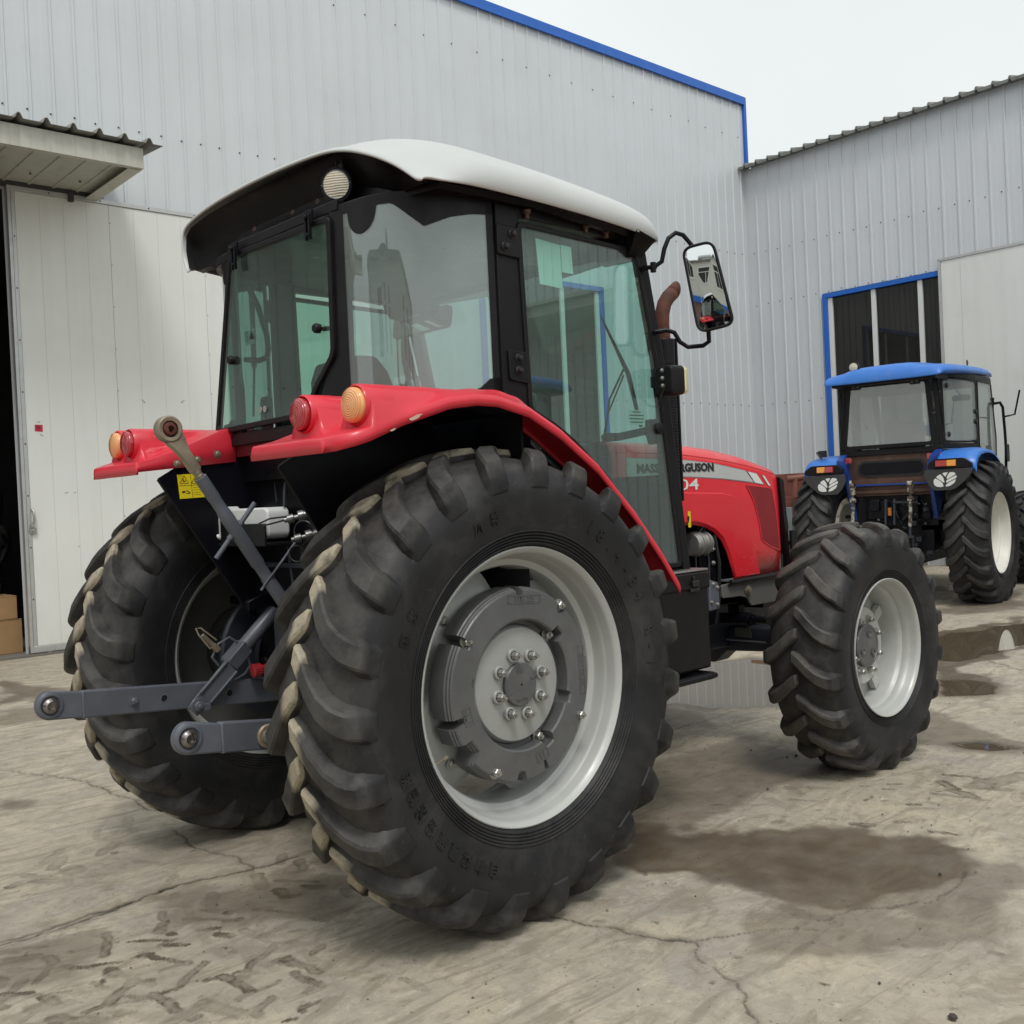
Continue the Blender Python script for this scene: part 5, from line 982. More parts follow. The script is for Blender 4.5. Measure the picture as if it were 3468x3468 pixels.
# mouth cut upright, so that its upper rim runs to a point
def mouth(t_): return [Vector((1.540, -.5, 2.358)) + Vector((-.56, 0, .83)) * (.034 * cos(a)) + Vector((0, .034 * sin(a), 0)) + Vector((.83, 0, .56)) * t_(a) for a in np.linspace(0, 2 * pi, 24, endpoint=False)]
mb.loft([mouth(lambda a: 0), mouth(lambda a: .008 + .027 * (1 + cos(a)))], True, False)
o = obj('exhaust_pipe', mb, RUST, ex, ang=50); s = o.modifiers.new('t', 'SOLIDIFY'); s.thickness = .003
mb = MB(); mb.tube([(1.462, -.5, 1.2), (1.462, -.5, 2.06)], .040, 24); obj('muffler', mb, INK, ex)
mb = MB(); nA, nZ = 48, 110; zz = [1.36 + (2.135 - 1.36) * i / nZ for i in range(nZ + 1)]; rg = .051
vs = [(1.462 + rg * cos(2 * pi * k / nA), -.5 + rg * sin(2 * pi * k / nA), z) for z in zz for k in range(nA)]
fs = []
for i in range(nZ):
    for k in range(nA):
        if i % 2 == 0 and (k + (i // 2) % 2) % 2 == 0 and 3 < i < nZ - 16 and (nZ * .72 > i or i > nZ * .76): continue
        fs.append((i * nA + k, i * nA + (k + 1) % nA, (i + 1) * nA + (k + 1) % nA, (i + 1) * nA + k))
mb.add(vs, fs); o = obj('heat_guard', mb, BLACK, ex, ang=60); s = o.modifiers.new('t', 'SOLIDIFY'); s.thickness = .0025
mb = MB(); mb.b2((1.510, -.535, 1.38), (1.522, -.465, 2.14)); obj('guard_seam', mb, BLACK, ex)
# mirrors
def mirror(sg):
    mr = empty('side_mirror', T)
    nrm = Vector((-.927, -.375, -.047)).normalized(); o_ = Vector((1.1, -1.02, 2.25)); ux = Vector((0, 0, 1)).cross(nrm).normalized() * -1; uy = ux.cross(nrm).normalized() * -1
    if uy.z < 0: uy = -uy
    C_ = [(1.055, -.929, 2.419), (1.100, -1.055, 2.434), (1.145, -1.112, 2.085), (1.088, -.968, 2.064)]
    poly = roundpoly([((Vector(c) - o_).dot(ux), (Vector(c) - o_).dot(uy)) for c in C_], .045, 6)
    def pos(u, v, w_):
        q = o_ + ux * u + uy * v - nrm * w_; return (q.x, q.y * (1 if sg < 0 else -1), q.z)
    mb = MB(); n = len(poly)
    mb.loft([[pos(u, v, .004) for u, v in inset(poly, .012)], [pos(u, v, -.008) for u, v in inset(poly, .010)], [pos(u, v, -.010) for u, v in inset(poly, .004)], [pos(u, v, -.006) for u, v in poly], [pos(u, v, .010) for u, v in poly], [pos(u, v, .032) for u, v in inset(poly, .03)]], True, True)
    obj('mirror_housing', mb, BLACK, mr, ang=50)
    cu, cv = np.mean([p[0] for p in poly]), np.mean([p[1] for p in poly]); rings = []
    for f in np.linspace(1, .03, 22):
        rings.append([pos(cu + (u - cu) * f, cv + (v - cv) * f, -.010 + (((u - cu) * f) ** 2 + ((v - cv) * f) ** 2) / 4.2) for u, v in inset(poly, .0105)])
    mb = MB(); mb.loft(rings, True, False); mb.f.append(tuple(range(len(rings) * n - n, len(rings) * n))); obj('mirror_glass', mb, MIRR, mr, ang=80)
    mb = MB()
    mb.tube([(.955, sg * .80, 2.350), (.985, sg * .84, 2.350), (1.005, sg * .865, 2.37), (1.012, sg * .875, 2.42), (1.03, sg * .885, 2.465), (1.06, sg * .90, 2.488), (1.09, sg * .915, 2.480), (1.115, sg * .935, 2.44), (1.12, sg * .945, 2.36)], .0095, 12)
    mb.tube([(1.02, sg * .80, 2.092), (1.055, sg * .835, 2.098), (1.075, sg * .86, 2.085), (1.09, sg * .875, 2.045), (1.11, sg * .90, 2.022), (1.14, sg * .955, 2.022), (1.14, sg * .985, 2.035), (1.125, sg * .995, 2.09)], .0095, 12)
    mb.box((.965, sg * .81, 2.350), (.06, .05, .006)); mb.lathe([(.012, -.02), (.012, .02)], c=(.985, sg * .835, 2.350), n=12, axis='z'); mb.lathe([(.016, -.006), (.016, .006)], c=(.985, sg * .835, 2.350), n=12, axis='z'); mb.box((1.03, sg * .81, 2.09), (.05, .05, .006))
    objs('mirror_arm', mb, BLACKG, mr)
    return mr
mirror(-1); mirror(1)
for sg in (-1, 1):
    sl = empty('side_lamp', T)
    mb = MB(); mb.loft([[(x_, sg * y, z) for y, z in rrect(w_, h_, .02, 4, .855, 1.885)] for x_, w_, h_ in ((.992, .085, .105), (1.0, .095, .118), (1.075, .098, .122))]); mb.b2((1.0, sg * .78, 1.86), (1.02, sg * .83, 1.91)); obj('lamp_body', mb, BLACK, sl, bevel=.004)
    mb = MB(); mb.loft([[(x_, sg * y, z) for y, z in rrect(w_, h_, .02, 4, .855, 1.885)] for x_, w_, h_ in ((1.076, .098, .120), (1.098, .094, .112), (1.106, .080, .096))]); obj('lamp_lens', mb, SIDEL, sl, bevel=.003)
    mb = MB()
    for z in (1.925, 1.893, 1.862): mb.bolt((.993, sg * .852, z), (-1, 0, 0), .006, .008)
    objm('lamp_screw', mb, CHROME, sl)
# side marker wires
mb = MB(); mb.tube([(.99, -.87, 1.86), (.985, -.85, 1.83), (1.0, -.82, 1.79), (1.03, -.80, 1.78)], .004, 6); obj('lamp_cable', mb, INK, T)
# ================================================================ blue tractor
BL = np.array(BLUEPOSE)
def blue_tractor(loc, rz, label):
    B_ = empty('tractor', None, loc, rz); tag(B_, label, 'tractor', 'blue tractors parked beyond the red one')
    for sg in (-1, 1):
        w_ = rear_wheel(B_, (0, sg * .887, .785), sg, RUB_B, -.785, CREAM, CREAM, False, None, 12, holes=False, sink=.20, R=.834)
        front_wheel(B_, (2.45, sg * .85, .60), sg, -.60, 14, RUB_B, CREAM)
    # cab
    BW = [(.475, 2.605), (.56, 1.825), (-.525, 1.825), (-.470, 2.605)]
    mb = MB()
    for sg in (-1, 1):
        mb.loft([[(-.41, sg * a, z), (-.36, sg * a, z), (-.35, sg * (a + .055), z), (-.40, sg * (a + .045), z)] for a, z in ((.49, 2.66), (.565, 1.80))])
        mb.loft([[(.52 + dx, sg * y, z) for dx, y in ((0, .735), (.05, .735), (.05, .69), (0, .69))] for z in (2.66, 1.80)])
        mb.loft([[(x + dx, sg * y, z) for dx, y in ((0, .73), (.04, .73), (.04, .69), (0, .69))] for x, z in ((1.20, 2.66), (1.38, 1.93), (1.30, 1.10))])
        mb.loft([[(x, sg * y, 1.78), (x, sg * y, 1.84), (x, sg * (y - .05), 1.84), (x, sg * (y - .05), 1.78)] for x, y in ((-.40, .60), (.0, .69), (.55, .735))])
        mb.loft([[(x, sg * y, 2.60), (x, sg * y, 2.67), (x, sg * (y - .05), 2.67), (x, sg * (y - .05), 2.60)] for x, y in ((-.40, .55), (.0, .68), (.55, .735), (1.22, .73))])
    mb.b2((-.42, -.60, 1.745), (-.37, .60, 1.815)); mb.b2((-.42, -.52, 2.61), (-.37, .52, 2.68)); mb.b2((1.18, -.7, 2.6), (1.22, .7, 2.66)); mb.b2((1.25, -.7, 1.2), (1.30, .7, 1.55)); mb.b2((-.35, -.6, 1.0), (1.25, .6, 1.04))
    obj('cab_frame', mb, BLACK, B_, bevel=.006)
    wn = empty('rear_window', B_)
    mb = MB(); frame_ring(mb, roundpoly(BW, .03), roundpoly(inset(BW, .045), .03), 'x', -.435, -.415); obj('window_frame', mb, BLACK, wn, bevel=.004)
    mb = MB(); mb.prism(roundpoly(inset(BW, .042), .03), 'x', -.427, -.422); obj('window_glass', mb, GLASSB, wn)
    mb = MB()
    for y in (.37, -.32): mb.mark(); mb.b2((-.445, y - .055, 2.54), (-.436, y + .055, 2.62))
    h_ = objm('window_hinge', mb, INK, wn); mb = MB()
    for y in (.37, -.32):
        for d_ in (-.028, .028): mb.lathe([(.010, 0), (.008, -.004), (.001, -.005)], c=(-.446, y + d_, 2.572), n=14, axis='x')
    for y, z in ((.27, 2.08), (.14, 1.85), (-.08, 1.855)): mb.lathe([(.010, 0), (.008, -.004), (.001, -.005)], c=(-.428, y, z), n=14, axis='x')
    obj('window_screw', mb, CHROME, wn)
    for sg in (-1, 1):
        q = [(-.385, 2.585, .565), (.50, 2.60, .73), (.50, 1.85, .735), (-.37, 1.84, .60)]
        mb = MB(); fr_ = []
        outp = roundpoly([(a, b) for a, b, _ in q], .04); inn = roundpoly(inset([(a, b) for a, b, _ in q], .03), .035)
        def yy(x): return lerp(x, [-.4, 0, .5, 1.3], [.58, .675, .735, .735])
        n = len(outp); vs = [(x, sg * (yy(x) + t), z) for t in (0, .015) for loop in (outp, inn) for x, z in loop]
        fs = []
        for i in range(n):
            j = (i + 1) % n; fs += [(i, j, n + j, n + i), (2 * n + i, 3 * n + i, 3 * n + j, 2 * n + j), (i, 2 * n + i, 2 * n + j, j), (n + i, n + j, 3 * n + j, 3 * n + i)]
        mb.add(vs, fs); sw_ = empty('side_window', B_); obj('window_frame', mb, BLACK, sw_)
        mb = MB(); xs_ = np.linspace(-.36, .48, 8); mb.loft([[(x, sg * (yy(x) + .004), 1.865), (x, sg * (yy(x) + .004), 2.575), (x, sg * (yy(x) + .009), 2.575), (x, sg * (yy(x) + .009), 1.865)] for x in xs_]); obj('window_glass', mb, GLASSB, sw_)
        mb = MB()
        for x, z in ((-.27, 2.50), (-.26, 1.94), (.44, 2.22), (.44, 2.10)): mb.lathe([(.03, 0), (.03, .012), (.02, .02), (.001, .02)], c=(x, sg * (yy(x) + .01), z), n=14, sgn=sg)
        obj('window_knob', mb, INK, sw_)
        dr = [(.575, 2.60), (1.205, 2.60), (1.375, 1.93), (1.30, 1.12), (1.05, 1.12), (.85, 1.62), (.575, 1.80)]; dn_ = empty('door', B_)
        mb = MB(); frame_ring(mb, roundpoly(dr, .03), roundpoly(inset(dr, .018), .02), 'y', sg * .725, sg * .742); obj('door_frame', mb, BLACK, dn_)
        mb = MB(); mb.prism(roundpoly(inset(dr, .015), .02), 'y', sg * .731, sg * .736); obj('door_glass', mb, GLASSB, dn_)
        mb = MB(); mb.tube([(1.30, sg * .75, 2.35), (1.36, sg * .80, 2.36), (1.40, sg * .82, 2.30), (1.42, sg * .83, 2.0), (1.44, sg * .83, 1.80), (1.42, sg * .82, 1.3)], .018, 8); mb.tube([(1.42, sg * .83, 2.18), (1.43, sg * .95, 2.2), (1.42, sg * 1.02, 2.5)], .012, 8); mb.tube([(1.25, sg * .75, 2.42), (1.30, sg * .72, 2.18), (1.36, sg * .66, 2.17)], .012, 8); mb.prism(rrect(.13, .22, .02, 3, 1.42, 1.72), 'y', sg * .84, sg * .86); obj('grab_rail', mb, BLACK, dn_)
    mb = MB(); mb.loft([[(1.22, -.69, 2.6), (1.22, .69, 2.6), (1.225, .69, 2.6), (1.225, -.69, 2.6)], [(1.40, -.69, 1.55), (1.40, .69, 1.55), (1.405, .69, 1.55), (1.405, -.69, 1.55)]]); obj('windscreen', mb, GLASSB, B_)
    mb = MB(); mb.prism(rrect(.22, .075, .03, 4, -.42, 2.44), 'x', 1.05, 1.07); mb.tube([(1.06, -.42, 2.47), (1.15, -.30, 2.60)], .008, 6); obj('inner_mirror', mb, BLACK, B_)
    mb = MB(); mb.b2((.1, -.24, 1.45), (.6, .24, 1.6)); mb.b2((.05, -.24, 1.55), (.18, .24, 2.15)); mb.b2((.95, -.4, 1.1), (1.2, .4, 1.75)); obj('seat', mb, SEATM, B_, bevel=.04)
    # roof: thick rounded cap, higher in the middle of the right part
    def rsec(x, s, z0, h): 
        pts = []
        for y, z in ((-.74, .012), (-.765, .04), (-.755, .085), (-.70, .125), (-.60, .145), (-.45, .150), (-.36, .185), (-.2, .20), (.30, .195), (.44, .178), (.50, .140), (.62, .135), (.72, .115), (.765, .075), (.765, .035), (.74, .012)): pts.append((x, y * s, z0 + z * h * 1.04))
        return pts
    mb = MB(); mb.loft([rsec(x, s, z0, h) for x, s, z0, h in ((-.66, .84, 2.60, .12), (-.655, .87, 2.585, .45), (-.62, .90, 2.590, .80), (-.54, .93, 2.598, .96), (-.3, .98, 2.61, 1), (.2, 1, 2.63, 1.03), (.8, 1, 2.65, 1.03), (1.2, .98, 2.665, .95), (1.36, .95, 2.675, .7), (1.42, .92, 2.68, .35), (1.43, .9, 2.69, .1))])
    rf = obj('roof', mb, BLUE, B_, ang=60); sb = rf.modifiers.new('s', 'SUBSURF'); sb.levels = 1; sb.render_levels = 1
    mb = MB(); mb.loft([[(x, y, z) for x, y in ((-.60, -.60), (1.3, -.69), (1.3, .69), (-.60, .60))] for z in (2.575, 2.64)]); obj('roof_lining', mb, BLACK, B_)
    mb = MB(); mb.lathe([(.001, -.05), (.05, -.045), (.062, -.03), (.062, .0), (.045, .05), (.001, .06)], c=(-.52, .34, 2.80), n=24, axis='x'); mb.b2((-.53, .325, 2.72), (-.50, .355, 2.76)); rl = obj('work_lamp', mb, BLACK, B_)
    mb = MB(); mb.lathe([(.001, -.056), (.035, -.054), (.050, -.046)], c=(-.52, .34, 2.80), n=24, axis='x'); obj('lamp_lens', mb, CLEAR, rl)
    mb = MB(); mb.lathe([(.028 + .006 * cos(a), .006 * sin(a)) for a in np.linspace(0, 2 * pi, 8)], c=(.9, -.55, 2.86), n=20); mb.tube([(.9, -.55, 2.80), (.9, -.55, 2.835)], .008, 8); obj('lifting_eye', mb, RUST, B_)
    # rear fenders with lamp bar and rubber flap with the leaf emblem
    for sg in (-1, 1):
        mb = MB(); rings = []
        for x, z in ((-.60, 1.545), (-.60, 1.58), (-.58, 1.65), (-.50, 1.715), (-.38, 1.755), (-.2, 1.775), (0, 1.775), (.2, 1.75), (.4, 1.68), (.6, 1.56), (.75, 1.42)):
            c = .5 * sstep(-.6, -.3, x) + .5
            yo = 1.0; yi = .50 if x < -.1 else .66
            rings.append([(x, sg * yi, z - .10), (x, sg * yi, z - .03), (x, sg * (yi + .05), z), (x, sg * (yo - .12), z), (x, sg * (yo - .02), z - .03), (x, sg * yo, z - .07)])
        mb.loft(rings, False, False); fo = obj('fender', mb, BLUE, B_, ang=60); s_ = fo.modifiers.new('t', 'SOLIDIFY'); s_.thickness = .01
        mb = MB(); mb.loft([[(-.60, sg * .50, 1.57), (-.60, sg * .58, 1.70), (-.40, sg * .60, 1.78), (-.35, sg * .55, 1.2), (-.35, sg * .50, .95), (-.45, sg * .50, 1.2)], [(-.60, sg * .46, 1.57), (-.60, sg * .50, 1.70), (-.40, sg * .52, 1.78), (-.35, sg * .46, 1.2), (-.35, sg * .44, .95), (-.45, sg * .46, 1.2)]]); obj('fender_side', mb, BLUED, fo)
        mb = MB(); mb.prism(roundpoly([(sg * .49, 1.545), (sg * .49, 1.60), (sg * .56, 1.655), (sg * .88, 1.655), (sg * .965, 1.59), (sg * .965, 1.545)], .03), 'x', -.655, -.605); obj('lamp_bar', mb, BLACK, fo, bevel=.004)
        a_, b_ = (.60, .70) if sg < 0 else (.60, .70)
        for nm, y0, y1, m_ in (('tail_lamp', .58 if sg < 0 else .60, .70, REDL), ('indicator_lamp', .70, .80, AMBER2)):
            if sg > 0: pass
            mb = MB(); mb.loft([[(-.656, sg * y0, 1.565), (-.656, sg * y1, 1.565), (-.656, sg * y1, 1.638), (-.656, sg * y0, 1.638)], [(-.685, sg * (y0 + .004), 1.57), (-.685, sg * (y1 - .002), 1.57), (-.68, sg * (y1 - .002), 1.634), (-.68, sg * (y0 + .004), 1.634)]]); obj(nm, mb, m_, fo, bevel=.003)
        fp = [(sg * .46, 1.538), (sg * .975, 1.538), (sg * .965, 1.49), (sg * .90, 1.41), (sg * .80, 1.325), (sg * .74, 1.300), (sg * .56, 1.300), (sg * .50, 1.36), (sg * .45, 1.46)]
        mb = MB(); mb.prism(roundpoly(fp, .02), 'x', -.665, -.650); fl2 = obj('mud_flap', mb, FLAPM, fo, bevel=.003)
        mb = MB(); cy_, cz_ = -sg * -.68, 1.425
        def P2(u, v): return (sg * .675 - u * 1.22, 1.42 + v)      # u to the viewer's right
        leaves = [[(-.095, -.055), (-.10, -.01), (-.085, .02), (-.055, .0), (-.022, -.035), (-.01, -.078), (-.045, -.082), (-.075, -.075)],
                  [(-.078, .030), (-.05, .055), (-.035, .062), (-.012, .025), (-.002, -.03), (-.012, -.033), (-.045, .0)],
                  [(-.022, .072), (.005, .080), (.032, .080), (.012, .045), (.006, .028), (-.004, .048)],
                  [(.045, .080), (.085, .078), (.10, .055), (.06, .03), (.02, .0), (.018, .03)],
                  [(.105, .045), (.105, .015), (.06, -.01), (.012, -.04), (.012, -.012), (.05, .015)],
                  [(.10, .002), (.085, -.04), (.045, -.072), (.004, -.080), (.012, -.055), (.045, -.028)]]
        for lf in leaves: mb.prism(roundpoly([P2(u, v) for u, v in lf], .012, 3), 'x', -.6665, -.6685)
        obj('leaf_emblem', mb, WHT, fl2)
        mb = MB(); mb.b2((-.50, sg * .44, 1.665), (-.47, sg * .60, 1.73)); obj('upper_tail_lamp', mb, REDL, fo, bevel=.004)
    mb = MB(); mb.prism([(.463, 1.43), (.455, 1.31), (.46, 1.31), (.47, 1.43)], 'x', -.5, -.49); mb.box((-.47, .47, 1.40), (.06, .006, .12)); obj('white_sticker', mb, WHT, B_)
    # wall under the rear window: rusty brown panel with an oblong pane
    mb = MB(); mb.b2((-.40, -.50, 1.40), (-.37, .50, 1.76)); mb.b2((-.43, -.50, 1.40), (-.37, .50, 1.46)); rp = obj('rear_panel', mb, BROWN, B_, bevel=.004)
    mb = MB(); mb.prism(rrect(.80, .19, .09, 6, .0, 1.585), 'x', -.408, -.401); obj('oval_window', mb, INK, rp)
    mb = MB(); mb.prism(rrect(.74, .14, .065, 6, .0, 1.585), 'x', -.412, -.408); obj('oval_glass', mb, BLACKG, rp)
    mb = MB(); mb.b2((-.44, -.50, 1.385), (-.40, .50, 1.405)); obj('blue_strip', mb, BLUED, rp)
    mb = MB(); mb.b2((-.40, -.44, 1.26), (-.36, .44, 1.384)); mb.b2((-.42, -.44, 1.29), (-.38, .44, 1.33)); obj('rear_beam', mb, BROWN, B_, bevel=.006)
    mb = MB(); mb.b2((-.36, -.5, .9), (-.34, .5, 1.6)); obj('dark_bulkhead', mb, BLACKG, B_)
    # hitch machinery
    mb = MB(); mb.b2((-.25, -.28, .45), (1.3, .28, 1.05)); mb.lathe([(.15, -.6), (.17, -.3), (.2, -.2), (.2, .2), (.17, .3), (.15, .6)], c=(0, 0, .785), n=28); mb.b2((-.42, -.30, .98), (-.2, .30, 1.20)); mb.b2((-.46, .14, 1.08), (-.3, .26, 1.22)); mb.b2((-.44, -.30, 1.05), (-.25, -.2, 1.24)); mb.lathe([(.001, -.05), (.05, -.05), (.05, .05), (.001, .05)], c=(-.42, -.40, 1.02), n=20, axis='x'); mb.b2((-.4, -.46, .6), (-.2, -.30, .85))
    tb_ = obj('transmission', mb, BLACKG, B_, bevel=.012)
    random.seed(3)
    mb = MB()
    for i in range(26):
        y = random.uniform(-.44, .30); z = random.uniform(.55, 1.25); x = random.uniform(-.50, -.42)
        if i % 3: mb.tube([(x, y, z), (x - .02, y + random.uniform(-.09, .09), z + random.uniform(-.1, .1)), (x + .08, y + random.uniform(-.1, .1), z + random.uniform(-.12, .12))], random.uniform(.006, .012), 8)
        else: mb.box((x, y, z), (.06, random.uniform(.03, .07), random.uniform(.03, .06)))
    for y in (-.05, .05): mb.loft([[(-.50, y - .012, 1.22), (-.44, y - .012, 1.22), (-.44, y + .012, 1.22), (-.50, y + .012, 1.22)], [(-.53, y - .012, .92), (-.47, y - .012, .92), (-.47, y + .012, .92), (-.53, y + .012, .92)]])
    mb.tube([(-.50, -.05, 1.18), (-.50, -.32, 1.17)], .014, 8); obj('hitch_fittings', mb, DARKM, tb_, bevel=.003)
    mb = MB()
    for i in range(22): mb.bolt((-.425, random.uniform(-.42, .28), random.uniform(.5, 1.22)), (-1, 0, 0), .010, .014)
    objm('hitch_bolt', mb, IRON, tb_)
    for y in (.40, -.27):
        lr_ = empty('lift_rod', B_)
        mb = MB(); mb.box((-.60, y, 1.335), (.05, .05, .10)); mb.lathe([(.035, -.03), (.035, .03)], c=(-.60, y, 1.39), n=18); mb.tube([(-.60, y, 1.30), (-.60, y, 1.24)], .016, 10); mb.box((-.60, y, 1.22), (.06, .06, .05)); obj('rod_head', mb, mat('chipped_white_paint', (.36, .35, .32), .5, 0, .1, 8, dirt=((.05, .03, .02), 20, .44, .50, .95)) if 'chipped_white_paint' not in MATS else MATS['chipped_white_paint'], lr_, bevel=.006)
        mb = MB(); mb.tube([(-.60, y, 1.21), (-.62, y + .01, .90)], .021, 14); obj('rod_tube', mb, MATS['chipped_white_paint'], lr_)
        mb = MB(); mb.tube([(-.62, y + .01, .90), (-.63, y + .01, .78)], .018, 12)
        for s2 in (-1, 1): mb.b2((-.65, y + s2 * .025 - .006, .52), (-.61, y + s2 * .025 + .006, .78))
        mb.box((-.63, y, .78), (.05, .07, .03)); mb.box((-.40, y, .58), (.9, .035, .07)); obj('rod_fork', mb, DARKM, lr_, bevel=.003)
    mb = MB(); mb.tube([(-.52, 0, 1.12), (-.52, 0, 1.03)], .022, 10); obj('orange_spring', mb, mat('orange_paint', (.45, .14, .02), .5) if 'orange_paint' not in MATS else MATS['orange_paint'], B_)
    # hood and engine
    mb = MB(); mb.loft([[(x, y, z) for y, z in ((-.36, 1.0), (-.37, 1.45), (-.30, zt), (0, zt + .03), (.30, zt), (.37, 1.45), (.36, 1.0))] for x, zt in ((1.30, 1.66), (2.2, 1.60), (2.7, 1.50), (2.8, 1.40))]); obj('hood', mb, BLUE, B_, ang=40)
    mb = MB(); mb.b2((1.2, -.28, .5), (2.8, .28, 1.05)); mb.b2((2.36, -.75, .5), (2.52, .75, .66)); obj('engine', mb, BLACKG, B_, bevel=.02)
    mb = MB(); mb.tube([(-.50, .80, 1.74), (-.50, .86, 1.82), (-.45, .86, 1.82)], .012, 8); mb.box((-.47, .80, 1.80), (.05, .09, .08)); obj('broken_lamp_bracket', mb, INK, B_, bevel=.004)
    return B_
AMBER2 = lens('orange_lens', (.80, .30, .02)); 
b1 = blue_tractor((BL[0], BL[1], 0), BL[2], 'blue tractor with cream wheels and leaf emblems on its rear mud flaps')
def copy_tree(o, parent=None):
    c = o.copy(); COL.objects.link(c)
    if parent: c.parent = parent
    for ch in o.children: copy_tree(ch, c)
    return c
# ================================================================ buildings (local frame: x along the left wall, y into it)
WY = -0.033698
WALLM = mat('grey_corrugated_sheet', (.60, .63, .65), .42, .1, .03, 1.2, dirt=((.50, .515, .515), 1.1, .5, .85, .30), streak=((.50, .52, .50), 9, .22))
WALLR = mat('grey_corrugated_sheet_right', (.60, .625, .65), .42, .1, .03, 1.2, dirt=((.49, .50, .50), 1.1, .5, .85, .30), streak=((.50, .51, .50), 9, .25))
DOORM = mat('off_white_sandwich_panel', (.72, .735, .70), .42, 0, .025, 1.0, dirt=((.50, .50, .46), 1.4, .52, .85, .35), streak=((.54, .54, .50), 7, .25))
ALU = mat('aluminium_edge', (.50, .51, .50), .4, .5, .06, 6, dirt=((.3, .29, .27), 8, .5, .8, .5))
FASC = mat('beige_fascia_sheet', (.50, .50, .44), .45, 0, .04, 2, dirt=((.34, .32, .27), 3, .5, .8, .5), streak=((.28, .27, .23), 16, .6))
ROOFS = mat('weathered_roof_sheet', (.18, .185, .17), .6, .1, .12, 4, dirt=((.09, .09, .075), 5, .45, .75, .7))
SOFF = mat('canopy_soffit_sheet', (.42, .42, .38), .45, 0, .04, 2, dirt=((.24, .235, .20), 4, .48, .75, .7))
TRIMB = mat('blue_sheet_trim', (.012, .12, .50), .45, 0, .05, 3)
FRW = mat('white_window_frame', (.66, .67, .66), .4, 0, .03, 4)
ROOMM = mat('dim_room_wall', (.10, .095, .085), .8)
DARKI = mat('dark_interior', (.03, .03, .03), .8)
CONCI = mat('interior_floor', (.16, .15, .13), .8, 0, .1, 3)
SCREW = mat('dark_screw', (.06, .06, .06), .5, .3)
def corr_x(mb, s0, s1, z0, z1, n, ph, pitch, d=-1, depth=.022, w0=.022, w1=.012):
    """corrugated sheet along x at y=n; ribs point towards d*y"""
    pts = [s0]; k = math.ceil((s0 - ph + w0) / pitch); prof = [(s0, 0)]
    c = ph + k * pitch
    while c + w0 < s1:
        prof += [(c - w0, 0), (c - w1, 1), (c + w1, 1), (c + w0, 0)]
        m1 = c + pitch / 3; m2 = c + 2 * pitch / 3
        for m_ in (m1, m2):
            if m_ + .01 < s1: prof += [(m_ - .008, 0), (m_, .04), (m_ + .008, 0)]
        c += pitch
    prof.append((s1, 0)); return prof
def wall_x(mb, s0, s1, z0, z1, n, ph=7.58, pitch=.2475):
    p = corr_x(mb, s0, s1, z0, z1, n, ph, pitch)
    mb.loft([[(s, n - .018 * h, z) for s, h in p] for z in (z0, z1)], False, False)
def wall_y(mb, n0, n1, z0, z1, s, ph=6.06, pitch=.257):
    p = corr_x(mb, n0, n1, z0, z1, s, ph, pitch)
    mb.loft([[(s - .020 * h, y, z) for y, h in p] for z in (z0, z1)], False, False)
A_ = empty('warehouse_building', None, (0, 0, 0), WY, 'tall grey corrugated warehouse with blue roof trim behind the red tractor', 'building')
NW = 8.11; SC = 14.366; NC = 8.11
mb = MB()
wall_x(mb, -10, -3.4, 0, 8.82, NW); wall_x(mb, -3.4, 1.06, 4.96, 8.82, NW); wall_x(mb, 1.06, 7.6, 0, 8.82, NW); wall_x(mb, 7.6, 10.30, 4.86, 8.82, NW); wall_x(mb, 7.6, 10.30, 0, 1.0, NW); wall_x(mb, 10.30, 14.40, 0, 8.82, NW)
obj('wall', mb, WALLM, A_, ang=15)
mb = MB(); mb.b2((14.40, NW - .0, 0), (14.46, NW + 12, 8.80)); mb.b2((-10, NW + 12, 0), (14.4, NW + 12.1, 8.8)); mb.b2((-10.1, NW, 0), (-10, NW + 12, 8.8)); mb.b2((-10, NW + .02, 8.74), (14.4, NW + 12, 8.80)); obj('rear_wall', mb, WALLM, A_)
mb = MB(); mb.b2((-10.1, NW - .05, 8.76), (14.44, NW + .10, 8.90)); mb.b2((14.395, NW - .052, 7.52), (14.47, NW + .06, 8.895)); mb.b2((-10.1, NW - .062, 8.735), (14.41, NW - .048, 8.775)); obj('roof_trim', mb, TRIMB, A_, bevel=.006)
mb = MB()
s = -9.6
rg_ = random.Random(4)
k = 0
while s < 14.3:
    for z, ev in ((5.87, 1), (3.0, 1), (8.10 if s < 8 else 8.10 - (0), 2)):
        if z == 3.0 and (-3.4 < s < 5.6 or 7.9 < s < 10.3): continue
        if k % ev == 0: mb.lathe([(.010, 0), (.010, -.006), (.007, -.011), (.001, -.012)], c=(s + .06 + rg_.uniform(-.012, .012), NW, z + rg_.uniform(-.012, .012)), n=8)
    s += .2475; k += 1
obj('screw', mb, SCREW, A_)
mb = MB(); 
for s in (2.13,):  mb.b2((s - .002, NW - .0160, 4.97), (s + .0015, NW - .0125, 8.74))
obj('sheet_seam', mb, mat('seam_grey', (.33, .34, .34), .6), A_)
# opening: dark store room
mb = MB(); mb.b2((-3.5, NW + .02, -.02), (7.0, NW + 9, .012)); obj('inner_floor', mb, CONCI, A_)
mb = MB(); mb.b2((-3.5, NW + 6.5, 0), (7, NW + 6.6, 5)); mb.b2((7, NW + .1, 0), (7.1, NW + 9, 5)); mb.b2((-3.5, NW + .1, 4.97), (7, NW + 9, 5.05)); mb.b2((-3.5, NW + .03, 0), (-3.4, NW + 9, 5)); mb.b2((1.10, NW + .03, 0), (7.0, NW + .10, 4.96)); obj('inner_wall', mb, DARKI, A_)
